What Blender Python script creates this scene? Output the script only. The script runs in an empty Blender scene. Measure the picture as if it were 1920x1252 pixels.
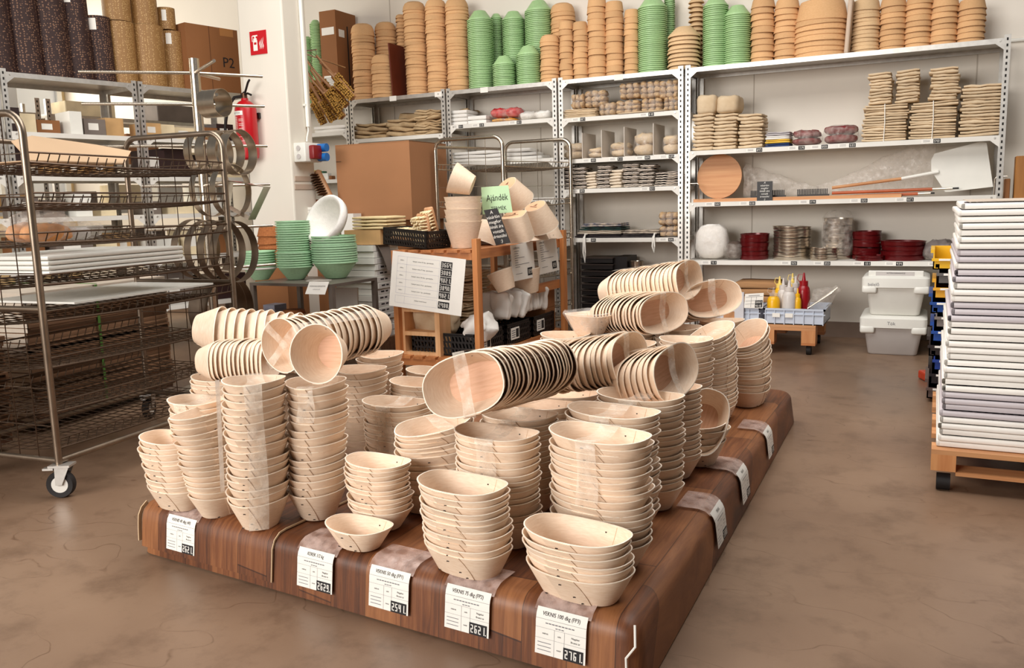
import bpy, bmesh, math, random
from mathutils import Vector, Matrix, Quaternion, noise

random.seed(7)
scn = bpy.context.scene
COL = scn.collection
PI = math.pi

# ---------------------------------------------------------------- camera
CAMH = 1.06
F_PX = 1600.0
YAW, PITCH, ROLL = (math.radians(a) for a in (26.437, 8.695, -1.567))
_fwd = Vector((-math.sin(YAW) * math.cos(PITCH), math.cos(YAW) * math.cos(PITCH), -math.sin(PITCH)))
_right0 = Vector((math.cos(YAW), math.sin(YAW), 0.0))
_up0 = _right0.cross(_fwd)
CR = math.cos(ROLL) * _right0 + math.sin(ROLL) * _up0
CU = -math.sin(ROLL) * _right0 + math.cos(ROLL) * _up0
CF = _fwd
cam_data = bpy.data.cameras.new('camera')
cam = bpy.data.objects.new('camera', cam_data)
COL.objects.link(cam)
cam_data.sensor_width = 36.0
cam_data.lens = 36.0 * F_PX / 1920.0
cam_data.clip_start = 0.05
_m = Matrix((CR, CU, -CF)).transposed().to_4x4()
_m.translation = (0, 0, CAMH)
cam.matrix_world = _m
scn.camera = cam
CPOS = Vector((0, 0, CAMH))

# ---------------------------------------------------------------- world, light, exposure
scn.view_settings.view_transform = 'Standard'
scn.view_settings.look = 'None'
scn.view_settings.exposure = 0.0
scn.view_settings.gamma = 1.0
scn.view_settings.use_curve_mapping = False
world = bpy.data.worlds.new('world')
scn.world = world
world.use_nodes = True
world.node_tree.nodes['Background'].inputs[0].default_value = (1.0, 0.95, 0.89, 1)
world.node_tree.nodes['Background'].inputs[1].default_value = 0.08


def area_light(name, loc, target, sx, sy, power, col):
    d = bpy.data.lights.new(name, 'AREA')
    d.shape = 'RECTANGLE'
    d.size, d.size_y = sx, sy
    d.energy = power
    d.color = col
    o = bpy.data.objects.new(name, d)
    COL.objects.link(o)
    o.location = loc
    o.rotation_euler = (Vector(target) - Vector(loc)).to_track_quat('-Z', 'Y').to_euler()
    return o


# daylight of the shop windows behind and to the left of the photographer, window bank of the left aisle, ceiling tubes
area_light('front_window_daylight', (-3.6, -3.2, 2.5), (-1.6, 3.6, 0.8), 4.5, 2.6, 465, (1.0, 0.965, 0.92))
area_light('left_window_daylight', (-8.6, 4.6, 2.4), (-5.0, 5.2, 1.5), 4.0, 2.0, 120, (1.0, 0.93, 0.80))
area_light('ceiling_tube_light', (-1.6, 3.4, 3.7), (-1.6, 3.4, 0.0), 4.6, 2.6, 205, (1.0, 0.97, 0.93))


# ---------------------------------------------------------------- pixel helpers (1920 x 1252 frame)
def _ray(px, py):
    return CF * F_PX + CR * (px - 960.0) - CU * (py - 626.0)


def PZ(px, py, z=0.0):
    d = _ray(px, py)
    return CPOS + d * ((z - CAMH) / d.z)


def PY(px, py, y):
    d = _ray(px, py)
    return CPOS + d * (y / d.y)


def PX(px, py, x):
    d = _ray(px, py)
    return CPOS + d * (x / d.x)


def MPP(p):
    return (Vector(p) - CPOS).dot(CF) / F_PX


# ---------------------------------------------------------------- materials
def lin(c):
    out = []
    for v in c[:3]:
        v = v / 255.0
        out.append(v / 12.92 if v <= 0.04045 else ((v + 0.055) / 1.055) ** 2.4)
    return (*out, 1.0)


MATS = {}


def mat(name, col, rough=0.6, metal=0.0, var=0.12, scale=8.0, stretch=(1, 1, 1), bump=0.0, bscale=40.0,
        rnd=0.0, spec=0.5, trans=0.0, alpha=1.0, col2=None, coords='Object', detail=4.0, emit=0.0):
    if name in MATS:
        return MATS[name]
    m = bpy.data.materials.new(name)
    m.use_nodes = True
    nt = m.node_tree
    N, L = nt.nodes, nt.links
    b = N['Principled BSDF']
    b.inputs['Roughness'].default_value = rough
    b.inputs['Metallic'].default_value = metal
    b.inputs['Specular IOR Level'].default_value = spec
    b.inputs['Transmission Weight'].default_value = trans
    b.inputs['Alpha'].default_value = alpha
    tc = N.new('ShaderNodeTexCoord')
    mp = N.new('ShaderNodeMapping')
    mp.inputs['Scale'].default_value = stretch
    L.new(tc.outputs[coords], mp.inputs['Vector'])
    base = lin(col)
    if var > 0 or col2:
        nz = N.new('ShaderNodeTexNoise')
        nz.inputs['Scale'].default_value = scale
        nz.inputs['Detail'].default_value = detail
        L.new(mp.outputs[0], nz.inputs['Vector'])
        rp = N.new('ShaderNodeValToRGB')
        rp.color_ramp.elements[0].position = 0.3
        rp.color_ramp.elements[1].position = 0.7
        if col2:
            rp.color_ramp.elements[0].color = base
            rp.color_ramp.elements[1].color = lin(col2)
        else:
            rp.color_ramp.elements[0].color = tuple(min(1, c * (1 - var)) for c in base[:3]) + (1,)
            rp.color_ramp.elements[1].color = tuple(min(1, c * (1 + var)) for c in base[:3]) + (1,)
        L.new(nz.outputs['Fac'], rp.inputs['Fac'])
        colout = rp.outputs['Color']
        if rnd > 0:
            oi = N.new('ShaderNodeObjectInfo')
            hs = N.new('ShaderNodeHueSaturation')
            mr = N.new('ShaderNodeMapRange')
            mr.inputs['To Min'].default_value = 1 - rnd
            mr.inputs['To Max'].default_value = 1 + rnd * 0.6
            L.new(oi.outputs['Random'], mr.inputs['Value'])
            L.new(mr.outputs[0], hs.inputs['Value'])
            L.new(colout, hs.inputs['Color'])
            colout = hs.outputs['Color']
        L.new(colout, b.inputs['Base Color'])
    else:
        b.inputs['Base Color'].default_value = base
    if bump > 0:
        nb = N.new('ShaderNodeTexNoise')
        nb.inputs['Scale'].default_value = bscale
        L.new(mp.outputs[0], nb.inputs['Vector'])
        bp = N.new('ShaderNodeBump')
        bp.inputs['Strength'].default_value = bump
        bp.inputs['Distance'].default_value = 0.01
        L.new(nb.outputs['Fac'], bp.inputs['Height'])
        L.new(bp.outputs[0], b.inputs['Normal'])
    MATS[name] = m
    return m


def film(name, col=(250, 245, 240), opacity=0.3, rough=0.15):
    """thin clear plastic: mostly see-through, glossy"""
    if name in MATS:
        return MATS[name]
    m = bpy.data.materials.new(name)
    m.use_nodes = True
    nt = m.node_tree
    N, L = nt.nodes, nt.links
    for n in list(N):
        if n.type == 'BSDF_PRINCIPLED':
            N.remove(n)
    out = [n for n in N if n.type == 'OUTPUT_MATERIAL'][0]
    t = N.new('ShaderNodeBsdfTransparent')
    p = N.new('ShaderNodeBsdfPrincipled')
    p.inputs['Base Color'].default_value = lin(col)
    p.inputs['Roughness'].default_value = rough
    mx = N.new('ShaderNodeMixShader')
    tc = N.new('ShaderNodeTexCoord')
    nz = N.new('ShaderNodeTexNoise')
    nz.inputs['Scale'].default_value = 30
    nz.inputs['Detail'].default_value = 5
    L.new(tc.outputs['Object'], nz.inputs['Vector'])
    mr = N.new('ShaderNodeMapRange')
    mr.inputs['From Min'].default_value = 0.35
    mr.inputs['From Max'].default_value = 0.7
    mr.inputs['To Min'].default_value = opacity * 0.4
    mr.inputs['To Max'].default_value = min(1, opacity * 1.7)
    L.new(nz.outputs['Fac'], mr.inputs['Value'])
    bp = N.new('ShaderNodeBump')
    bp.inputs['Strength'].default_value = 0.5
    bp.inputs['Distance'].default_value = 0.01
    L.new(nz.outputs['Fac'], bp.inputs['Height'])
    L.new(bp.outputs[0], p.inputs['Normal'])
    L.new(mr.outputs[0], mx.inputs['Fac'])
    L.new(t.outputs[0], mx.inputs[1])
    L.new(p.outputs[0], mx.inputs[2])
    L.new(mx.outputs[0], out.inputs['Surface'])
    MATS[name] = m
    return m


def dots_mat(name, base, dot, scale=60.0, size=0.32, rough=0.4):
    m = bpy.data.materials.new(name)
    m.use_nodes = True
    N, L = m.node_tree.nodes, m.node_tree.links
    b = N['Principled BSDF']
    b.inputs['Roughness'].default_value = rough
    tc = N.new('ShaderNodeTexCoord')
    v = N.new('ShaderNodeTexVoronoi')
    v.inputs['Scale'].default_value = scale
    v.inputs['Randomness'].default_value = 0.55
    L.new(tc.outputs['Object'], v.inputs['Vector'])
    rp = N.new('ShaderNodeValToRGB')
    rp.color_ramp.elements[0].position = size
    rp.color_ramp.elements[0].color = lin(dot)
    rp.color_ramp.elements[1].position = size + 0.08
    rp.color_ramp.elements[1].color = lin(base)
    L.new(v.outputs['Distance'], rp.inputs['Fac'])
    L.new(rp.outputs[0], b.inputs['Base Color'])
    MATS[name] = m
    return m


def wood(name, c1, c2, rough=0.5, scale=1.0, axis=0, rnd=0.1):
    s = [14.0 * scale] * 3
    s[axis] = 0.9 * scale
    return mat(name, c1, rough=rough, col2=c2, var=0.1, scale=3.0, stretch=tuple(s), rnd=rnd, detail=6, bump=0.06, bscale=5)


def stripes(name, ca, cb, axis=2, freq=60.0, distort=3.0, rough=0.85):
    m = bpy.data.materials.new(name)
    m.use_nodes = True
    N, L = m.node_tree.nodes, m.node_tree.links
    b = N['Principled BSDF']
    b.inputs['Roughness'].default_value = rough
    tc = N.new('ShaderNodeTexCoord')
    w = N.new('ShaderNodeTexWave')
    w.bands_direction = 'XYZ'[axis]
    w.inputs['Scale'].default_value = freq
    w.inputs['Distortion'].default_value = distort
    L.new(tc.outputs['Object'], w.inputs['Vector'])
    rp = N.new('ShaderNodeValToRGB')
    rp.color_ramp.elements[0].position = 0.45
    rp.color_ramp.elements[0].color = lin(ca)
    rp.color_ramp.elements[1].position = 0.55
    rp.color_ramp.elements[1].color = lin(cb)
    L.new(w.outputs['Fac'], rp.inputs['Fac'])
    L.new(rp.outputs[0], b.inputs['Base Color'])
    MATS[name] = m
    return m


M_VENEER = mat('birch_veneer', (240, 217, 193), rough=0.55, col2=(228, 200, 172), scale=5, stretch=(9, 9, 60), rnd=0.10, bump=0.05, bscale=8)
M_VRIM = mat('veneer_edge', (250, 236, 218), rough=0.6, var=0.06, scale=30)
M_VBASE = mat('veneer_base', (224, 180, 150), rough=0.6, col2=(206, 158, 126), scale=4, stretch=(3, 30, 3), rnd=0.08)
M_STAPLE = mat('dark_staple', (40, 26, 20), rough=0.5, var=0)
M_PULP = mat('wood_pulp_tan', (230, 186, 138), rough=0.85, col2=(208, 158, 106), scale=6, stretch=(2, 2, 30), rnd=0.12, bump=0.2, bscale=70)
M_PULPPALE = mat('wood_pulp_pale', (232, 200, 158), rough=0.85, col2=(210, 172, 126), scale=6, stretch=(2, 2, 30), rnd=0.08, bump=0.2, bscale=70)
M_GREEN = mat('green_plastic', (168, 204, 146), rough=0.45, var=0.06, rnd=0.06)
M_MINT = mat('mint_plastic', (172, 212, 172), rough=0.45, var=0.06, rnd=0.06)
M_GALV = mat('galvanised_steel', (196, 192, 186), rough=0.38, metal=0.75, var=0.10, scale=25, bump=0.03)
M_SHELFW = mat('shelf_white_paint', (226, 222, 214), rough=0.45, var=0.04)
M_STEEL = mat('brushed_steel', (200, 188, 172), rough=0.25, metal=0.95, var=0.08, scale=4, stretch=(1, 1, 30))
M_TUBE = mat('worn_steel_tube', (142, 126, 110), rough=0.35, metal=0.9, var=0.2, scale=12)
M_CHROME = mat('chrome_tube', (190, 178, 162), rough=0.22, metal=0.95, var=0.1, scale=10)
M_WIRE = mat('wire_steel', (92, 74, 60), rough=0.35, metal=0.8, var=0.15, scale=20)
M_HOLE = mat('dark_slot', (22, 16, 14), rough=0.8, var=0)
M_BLACK = mat('black_plastic', (20, 14, 13), rough=0.45, var=0.1)
M_RUBBER = mat('black_rubber', (26, 20, 19), rough=0.7, var=0.1)
M_WHITE = mat('white_plastic', (232, 230, 222), rough=0.35, var=0.03)
M_GREYPL = mat('grey_plastic', (196, 190, 186), rough=0.4, var=0.03)
M_PAPER = mat('white_paper', (240, 236, 228), rough=0.7, var=0.03)
M_INK = mat('black_ink', (26, 22, 24), rough=0.7, var=0)
M_INKGREY = mat('grey_ink', (120, 118, 122), rough=0.7, var=0)
M_CARD = mat('cardboard', (168, 118, 80), rough=0.85, var=0.05, scale=3, bump=0.03)
M_CARDPALE = mat('cardboard_pale', (200, 168, 134), rough=0.85, var=0.05, scale=3)
M_CARDDARK = mat('cardboard_brown', (142, 92, 52), rough=0.8, var=0.06, scale=3)
M_CLOTH = mat('natural_cotton', (222, 200, 168), rough=0.95, col2=(202, 176, 142), scale=10, rnd=0.1, bump=0.3, bscale=30)
M_BURLAP = mat('burlap', (204, 178, 140), rough=0.95, col2=(176, 146, 108), scale=12, rnd=0.12, bump=0.5, bscale=40)
M_WHITECLOTH = mat('white_cloth', (236, 232, 226), rough=0.9, var=0.04, bump=0.2, bscale=20)
M_PINE = wood('pine_wood', (222, 160, 104), (196, 126, 74), axis=2)
M_PINEX = wood('pine_wood_x', (214, 158, 108), (190, 128, 80), axis=0)
M_OAKRACK = wood('rack_wood', (206, 138, 80), (172, 102, 52), axis=2)
M_OAKRACKX = wood('rack_wood_x', (196, 128, 74), (160, 94, 50), axis=0)
M_OAKRACKY = wood('rack_wood_y', (196, 128, 74), (160, 94, 50), axis=1)
M_BROWNBOARD = wood('brown_board', (120, 84, 60), (92, 62, 44), axis=0)
M_RED = mat('extinguisher_red', (178, 16, 26), rough=0.28, var=0.04)
M_DKRED = mat('dark_red_enamel', (96, 14, 18), rough=0.25, var=0.1, metal=0.2)
M_FILM = film('clear_film', opacity=0.2)
M_TAPE = film('packing_tape', (250, 238, 222), opacity=0.3, rough=0.15)
M_BAGF = film('clear_bag', (235, 225, 215), opacity=0.2, rough=0.1)
M_POCKET = film('clear_pocket', (226, 200, 190), opacity=0.32, rough=0.2)
M_KRAFT = dots_mat('kraft_dots', (150, 110, 62), (198, 162, 108), 75, 0.25, 0.55)
M_CHOC = dots_mat('choc_dots', (46, 20, 15), (132, 96, 74), 66, 0.28, 0.65)


# ---------------------------------------------------------------- mesh builder
class MB:
    def __init__(s):
        s.v, s.f = [], []

    def add(s, vs, fs):
        o = len(s.v)
        s.v += [tuple(p) for p in vs]
        s.f += [tuple(i + o for i in f) for f in fs]
        return s

    def box(s, c, d, rot=None):
        x, y, z = (q / 2 for q in d)
        vs = [Vector((sx * x, sy * y, sz * z)) for sz in (-1, 1) for sy in (-1, 1) for sx in (-1, 1)]
        if rot is not None:
            vs = [rot @ p for p in vs]
        vs = [p + Vector(c) for p in vs]
        return s.add(vs, [(0, 2, 3, 1), (4, 5, 7, 6), (0, 1, 5, 4), (2, 6, 7, 3), (0, 4, 6, 2), (1, 3, 7, 5)])

    def b2(s, a, b):
        return s.box([(p + q) / 2 for p, q in zip(a, b)], [abs(q - p) for p, q in zip(a, b)])

    def tube(s, pts, r, n=8, closed=False):
        pts = [Vector(p) for p in pts]
        rings = []
        m = len(pts)
        prev = None
        for i, p in enumerate(pts):
            if closed:
                t = pts[(i + 1) % m] - pts[i - 1]
            else:
                t = pts[min(i + 1, m - 1)] - pts[max(i - 1, 0)]
            t.normalize()
            if prev is None:
                a = Vector((0, 0, 1)) if abs(t.z) < 0.9 else Vector((1, 0, 0))
                u = t.cross(a).normalized()
            else:
                u = (prev - t * prev.dot(t)).normalized()
            prev = u
            w = t.cross(u)
            rr = r[i] if isinstance(r, (list, tuple)) else r
            rings.append([p + u * (rr * math.cos(2 * PI * k / n)) + w * (rr * math.sin(2 * PI * k / n)) for k in range(n)])
        return s.loft(rings, cap=not closed, loop=closed)

    def loft(s, rings, cap=True, loop=False, cap0=None, cap1=None):
        n = len(rings[0])
        vs = [p for r in rings for p in r]
        fs = []
        m = len(rings)
        for i in range(m if loop else m - 1):
            j = (i + 1) % m
            for k in range(n):
                l = (k + 1) % n
                fs.append((i * n + k, i * n + l, j * n + l, j * n + k))
        if cap0 if cap0 is not None else cap:
            fs.append(tuple(reversed(range(n))))
        if cap1 if cap1 is not None else cap:
            fs.append(tuple(range((m - 1) * n, m * n)))
        return s.add(vs, fs)

    def cyl(s, a, b, r, n=16, r2=None):
        return s.tube([a, b], [r, r if r2 is None else r2], n)

    def lathe(s, prof, n=24, c=(0, 0, 0), cap0=False, cap1=False):
        rings = [[Vector((c[0] + r * math.cos(2 * PI * k / n), c[1] + r * math.sin(2 * PI * k / n), c[2] + z)) for k in range(n)] for r, z in prof]
        return s.loft(rings, cap0=cap0, cap1=cap1)

    def grid(s, fn, nu, nv):
        vs = [fn(i / nu, j / nv) for j in range(nv + 1) for i in range(nu + 1)]
        w = nu + 1
        fs = [(j * w + i, j * w + i + 1, (j + 1) * w + i + 1, (j + 1) * w + i) for j in range(nv) for i in range(nu)]
        return s.add(vs, fs)

    def slab(s, fn, nu, nv, nrm, th):
        """grid surface with thickness th along nrm(u, v)"""
        w = nu + 1
        top = [Vector(fn(i / nu, j / nv)) for j in range(nv + 1) for i in range(nu + 1)]
        nn = [Vector(nrm(i / nu, j / nv)) for j in range(nv + 1) for i in range(nu + 1)]
        bot = [p - q * th for p, q in zip(top, nn)]
        k = len(top)
        fs = [(j * w + i, j * w + i + 1, (j + 1) * w + i + 1, (j + 1) * w + i) for j in range(nv) for i in range(nu)]
        fs += [tuple(q + k for q in reversed(f)) for f in fs]
        border = [i for i in range(w)] + [j * w + nu for j in range(1, nv + 1)] + [nv * w + i for i in range(nu - 1, -1, -1)] + [j * w for j in range(nv - 1, 0, -1)]
        for a, b in zip(border, border[1:] + border[:1]):
            fs.append((b, a, a + k, b + k))
        return s.add(top + bot, fs)

    def mesh(s, name, smooth=False, angle=None):
        me = bpy.data.meshes.new(name)
        me.from_pydata(s.v, [], s.f)
        me.validate()
        bm = bmesh.new()
        bm.from_mesh(me)
        bmesh.ops.recalc_face_normals(bm, faces=bm.faces)
        if smooth:
            for f in bm.faces:
                f.smooth = True
            if angle:
                for e in bm.edges:
                    if len(e.link_faces) == 2 and e.calc_face_angle(0) > angle:
                        e.smooth = False
        bm.to_mesh(me)
        bm.free()
        return me

    def obj(s, name, m, parent=None, smooth=False, angle=0.6, loc=None):
        me = s.mesh(name, smooth, angle)
        me.materials.append(m)
        return link(name, me, parent, loc)


def link(name, me, parent=None, loc=None):
    o = bpy.data.objects.new(name, me)
    COL.objects.link(o)
    if parent is not None:
        o.parent = parent
    if loc is not None:
        o.location = loc
    return o


def bevelled(dims, r, seg=2, center=(0, 0, 0)):
    bm = bmesh.new()
    bmesh.ops.create_cube(bm, size=1)
    for v in bm.verts:
        v.co = Vector((v.co.x * dims[0], v.co.y * dims[1], v.co.z * dims[2]))
    bmesh.ops.bevel(bm, geom=list(bm.edges), offset=min(r, min(dims) * 0.49), segments=seg, profile=0.5, affect='EDGES')
    mb = MB()
    mb.v = [tuple(v.co + Vector(center)) for v in bm.verts]
    bm.verts.index_update()
    mb.f = [tuple(v.index for v in f.verts) for f in bm.faces]
    bm.free()
    return mb


LABELS = {}


def tag(o, label, cat, group=None):
    o['label'] = label
    o['category'] = cat
    if group:
        o['group'] = group
    return o


def thing(name, label, cat, loc=(0, 0, 0), rotz=0.0, group=None):
    o = bpy.data.objects.new(name, None)
    o.empty_display_size = 0.05
    COL.objects.link(o)
    o.location = loc
    o.rotation_euler = (0, 0, rotz)
    return tag(o, label, cat, group)


def struct(o):
    o['kind'] = 'structure'
    return o


def fine(o):
    """many tiny pieces joined into one part"""
    o['kind'] = 'stuff'
    return o


def XP(px, z, y):
    """x of the point at height z and depth y that lies in pixel column px"""
    k = (px - 960.0) / F_PX
    a = CR - CF * k
    return -(y * a.y + (z - CAMH) * a.z) / a.x


def copy_tree(o, parent=None):
    c = o.copy()
    COL.objects.link(c)
    if parent is not None:
        c.parent = parent
    for ch in list(o.children):
        copy_tree(ch, c)
    return c


_ONES = ['', 'first', 'second', 'third', 'fourth', 'fifth', 'sixth', 'seventh', 'eighth', 'ninth', 'tenth', 'eleventh', 'twelfth', 'thirteenth',
         'fourteenth', 'fifteenth', 'sixteenth', 'seventeenth', 'eighteenth', 'nineteenth']


def ord_(i):
    i += 1
    if i < 20:
        return _ONES[i]
    t, o = divmod(i, 10)
    if o == 0:
        return ['', '', 'twentieth', 'thirtieth', 'fortieth', 'fiftieth', 'sixtieth'][t]
    return ['', '', 'twenty', 'thirty', 'forty', 'fifty', 'sixty'][t] + '-' + _ONES[o]


# ---------------------------------------------------------------- lettering
def text_mb(body, size, fn, align='CENTER', depth=0.0):
    """flat text in (u, v) mapped by fn(u, v) to 3D"""
    cu = bpy.data.curves.new('lettering', 'FONT')
    cu.body = body
    cu.size = size
    cu.align_x = align
    cu.align_y = 'CENTER'
    cu.resolution_u = 2
    ob = bpy.data.objects.new('lettering', cu)
    COL.objects.link(ob)
    dg = bpy.context.evaluated_depsgraph_get()
    me = bpy.data.meshes.new_from_object(ob.evaluated_get(dg))
    mb = MB()
    mb.v = [tuple(fn(v.co.x, v.co.y)) for v in me.vertices]
    mb.f = [tuple(p.vertices) for p in me.polygons]
    bpy.data.objects.remove(ob)
    bpy.data.curves.remove(cu)
    bpy.data.meshes.remove(me)
    return mb


SEG = {'0': 'abcdef', '1': 'bc', '2': 'abged', '3': 'abgcd', '4': 'fgbc', '5': 'afgcd', '6': 'afgedc', '7': 'abc', '8': 'abcdefg', '9': 'abcdfg', 'L': 'fed'}


def digits_mb(text, cx, cy, w, h, fn):
    """seven-segment digits centred on (cx, cy)"""
    mb = MB()
    n = len(text.replace('.', ''))
    dw = w / n
    t = h * 0.13
    k = 0
    for ch in text:
        if ch == '.':
            x = cx - w / 2 + k * dw - dw * 0.08
            rect(mb, x, cy - h / 2, x + t, cy - h / 2 + t, fn)
            continue
        x0 = cx - w / 2 + k * dw + dw * 0.1
        x1 = x0 + dw * 0.66
        y0, y1, ym = cy - h / 2, cy + h / 2, cy
        R = {'a': (x0, y1 - t, x1, y1), 'd': (x0, y0, x1, y0 + t), 'g': (x0, ym - t / 2, x1, ym + t / 2),
             'f': (x0, ym, x0 + t, y1), 'b': (x1 - t, ym, x1, y1), 'e': (x0, y0, x0 + t, ym), 'c': (x1 - t, y0, x1, ym)}
        for sgm in SEG[ch]:
            rect(mb, *R[sgm], fn)
        k += 1
    return mb


def rect(mb, x0, y0, x1, y1, fn):
    return mb.add([fn(x0, y0), fn(x1, y0), fn(x1, y1), fn(x0, y1)], [(0, 1, 2, 3)])


def merge(*mbs):
    r = MB()
    for m in mbs:
        r.add(m.v, m.f)
    return r


def se(a, b, n, t):
    c, s = math.cos(t), math.sin(t)
    return a * math.copysign(abs(c) ** (2 / n), c), b * math.copysign(abs(s) ** (2 / n), s)


def noisy(mb, amp, sc=12.0, seed=0, flat=True):
    z0 = min(v[2] for v in mb.v)
    z1 = max(v[2] for v in mb.v)
    out = []
    for v in mb.v:
        p = Vector(v)
        d = noise.noise_vector(p * sc + Vector((seed * 3.7, seed * 1.3, seed))) * amp
        if flat:
            d.z *= min(1.0, (p.z - z0) / max(1e-4, (z1 - z0) * 0.3))
        out.append(tuple(p + d))
    mb.v = out
    return mb


def rbox(dims, r, sub=2, center=None):
    """subdivided rounded box standing on z = 0 (for cloth and bags)"""
    bm = bmesh.new()
    bmesh.ops.create_cube(bm, size=1)
    bmesh.ops.subdivide_edges(bm, edges=list(bm.edges), cuts=sub, use_grid_fill=True)
    w, d, h = dims
    for v in bm.verts:
        p = Vector((v.co.x * w, v.co.y * d, v.co.z * h))
        q = Vector((max(-w / 2 + r, min(w / 2 - r, p.x)), max(-d / 2 + r, min(d / 2 - r, p.y)), max(-h / 2 + min(r, h * 0.49), min(h / 2 - min(r, h * 0.49), p.z))))
        e = p - q
        if e.length > 1e-9:
            p = q + e.normalized() * min(r, e.length)
        v.co = p + Vector((0, 0, h / 2))
    mb = MB()
    bm.verts.index_update()
    mb.v = [tuple(v.co) for v in bm.verts]
    mb.f = [tuple(v.index for v in f.verts) for f in bm.faces]
    bm.free()
    return mb


def blob(dims, seed=0, amp=0.012, sc=14, nu=18, nv=10, ex=2.6):
    """pillow-like body standing on z = 0"""
    w, d, h = dims
    rings = []
    for j in range(1, nv):
        ph = -PI / 2 + PI * j / nv
        c, s = math.cos(ph), math.sin(ph)
        c = abs(c) ** (2 / ex)
        s = math.copysign(abs(s) ** (2 / ex), s)
        rings.append([Vector((*se(w / 2 * c, d / 2 * c, ex, 2 * PI * k / nu), h / 2 + h / 2 * s)) for k in range(nu)])
    return noisy(MB().loft(rings), amp, sc, seed)

# ================================================================ the room
def floor_mat():
    m = bpy.data.materials.new('polished_concrete')
    m.use_nodes = True
    N, L = m.node_tree.nodes, m.node_tree.links
    b = N['Principled BSDF']
    tc = N.new('ShaderNodeTexCoord')
    n1 = N.new('ShaderNodeTexNoise')
    n1.inputs['Scale'].default_value = 1.1
    n1.inputs['Detail'].default_value = 8
    n2 = N.new('ShaderNodeTexNoise')
    n2.inputs['Scale'].default_value = 6
    n2.inputs['Detail'].default_value = 10
    n2.inputs['Roughness'].default_value = 0.7
    L.new(tc.outputs['Object'], n1.inputs['Vector'])
    L.new(tc.outputs['Object'], n2.inputs['Vector'])
    r1 = N.new('ShaderNodeValToRGB')
    r1.color_ramp.elements[0].position = 0.35
    r1.color_ramp.elements[0].color = lin((118, 92, 73))
    r1.color_ramp.elements[1].position = 0.68
    r1.color_ramp.elements[1].color = lin((144, 117, 95))
    L.new(n1.outputs['Fac'], r1.inputs['Fac'])
    r2 = N.new('ShaderNodeValToRGB')
    r2.color_ramp.elements[0].position = 0.32
    r2.color_ramp.elements[0].color = (0.5, 0.45, 0.41, 1)
    r2.color_ramp.elements[1].position = 0.5
    r2.color_ramp.elements[1].color = (1, 1, 1, 1)
    L.new(n2.outputs['Fac'], r2.inputs['Fac'])
    mx = N.new('ShaderNodeMix')
    mx.data_type = 'RGBA'
    mx.blend_type = 'MULTIPLY'
    mx.inputs['Factor'].default_value = 0.6
    L.new(r1.outputs[0], mx.inputs[6])
    L.new(r2.outputs[0], mx.inputs[7])
    # hairline scratches: thin distorted wave bands
    wv = N.new('ShaderNodeTexNoise')
    wv.inputs['Scale'].default_value = 1.7
    wv.inputs['Detail'].default_value = 2.5
    mp = N.new('ShaderNodeMapping')
    mp.inputs['Scale'].default_value = (1.0, 1.9, 1.0)
    mp.inputs['Rotation'].default_value = (0, 0, 0.5)
    L.new(tc.outputs['Object'], mp.inputs['Vector'])
    L.new(mp.outputs[0], wv.inputs['Vector'])
    ds = N.new('ShaderNodeMath')
    ds.operation = 'SUBTRACT'
    ds.inputs[1].default_value = 0.5
    L.new(wv.outputs['Fac'], ds.inputs[0])
    ab_ = N.new('ShaderNodeMath')
    ab_.operation = 'ABSOLUTE'
    L.new(ds.outputs[0], ab_.inputs[0])
    r3 = N.new('ShaderNodeValToRGB')
    r3.color_ramp.elements[0].position = 0.0
    r3.color_ramp.elements[0].color = (0.62, 0.56, 0.5, 1)
    r3.color_ramp.elements[1].position = 0.004
    r3.color_ramp.elements[1].color = (1, 1, 1, 1)
    L.new(ab_.outputs[0], r3.inputs['Fac'])
    mk = N.new('ShaderNodeMapRange')
    mk.inputs['From Min'].default_value = 0.45
    mk.inputs['From Max'].default_value = 0.55
    L.new(n2.outputs['Fac'], mk.inputs['Value'])
    m2 = N.new('ShaderNodeMix')
    m2.data_type = 'RGBA'
    m2.blend_type = 'MULTIPLY'
    L.new(mk.outputs[0], m2.inputs['Factor'])
    L.new(mx.outputs[2], m2.inputs[6])
    L.new(r3.outputs[0], m2.inputs[7])
    L.new(m2.outputs[2], b.inputs['Base Color'])
    mr = N.new('ShaderNodeMapRange')
    mr.inputs['To Min'].default_value = 0.24
    mr.inputs['To Max'].default_value = 0.46
    L.new(n1.outputs['Fac'], mr.inputs['Value'])
    L.new(mr.outputs[0], b.inputs['Roughness'])
    bp = N.new('ShaderNodeBump')
    bp.inputs['Strength'].default_value = 0.05
    bp.inputs['Distance'].default_value = 0.02
    L.new(n2.outputs['Fac'], bp.inputs['Height'])
    L.new(bp.outputs[0], b.inputs['Normal'])
    return m


YW = 6.78
struct(MB().b2((-9.0, -4.5, -0.12), (4.0, YW, 0.0)).obj('floor', floor_mat()))
M_WALL = mat('painted_wall', (234, 226, 214), rough=0.85, var=0.03, scale=1.5, bump=0.04, bscale=30)
wb = struct(MB().b2((-9.0, YW, -0.12), (4.0, YW + 0.15, 3.7)).obj('wall_back', M_WALL))
for x in (-4.52, -3.05, -1.28, 0.2, 1.5):
    MB().b2((x, YW - 0.003, 0.12), (x + 0.008, YW, 3.7)).obj('panel_joint', mat('wall_joint', (198, 188, 176), rough=0.9, var=0), wb)
struct(MB().b2((-9.0, YW - 0.014, 0.0), (4.0, YW, 0.115)).obj('baseboard_back', mat('skirting_grey', (128, 108, 94), rough=0.6, var=0.08)))
struct(MB().b2((-9.15, -4.5, -0.12), (-9.0, YW + 0.15, 3.7)).obj('wall_left', mat('cream_wall', (240, 216, 168), rough=0.85, var=0.03)))
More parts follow.
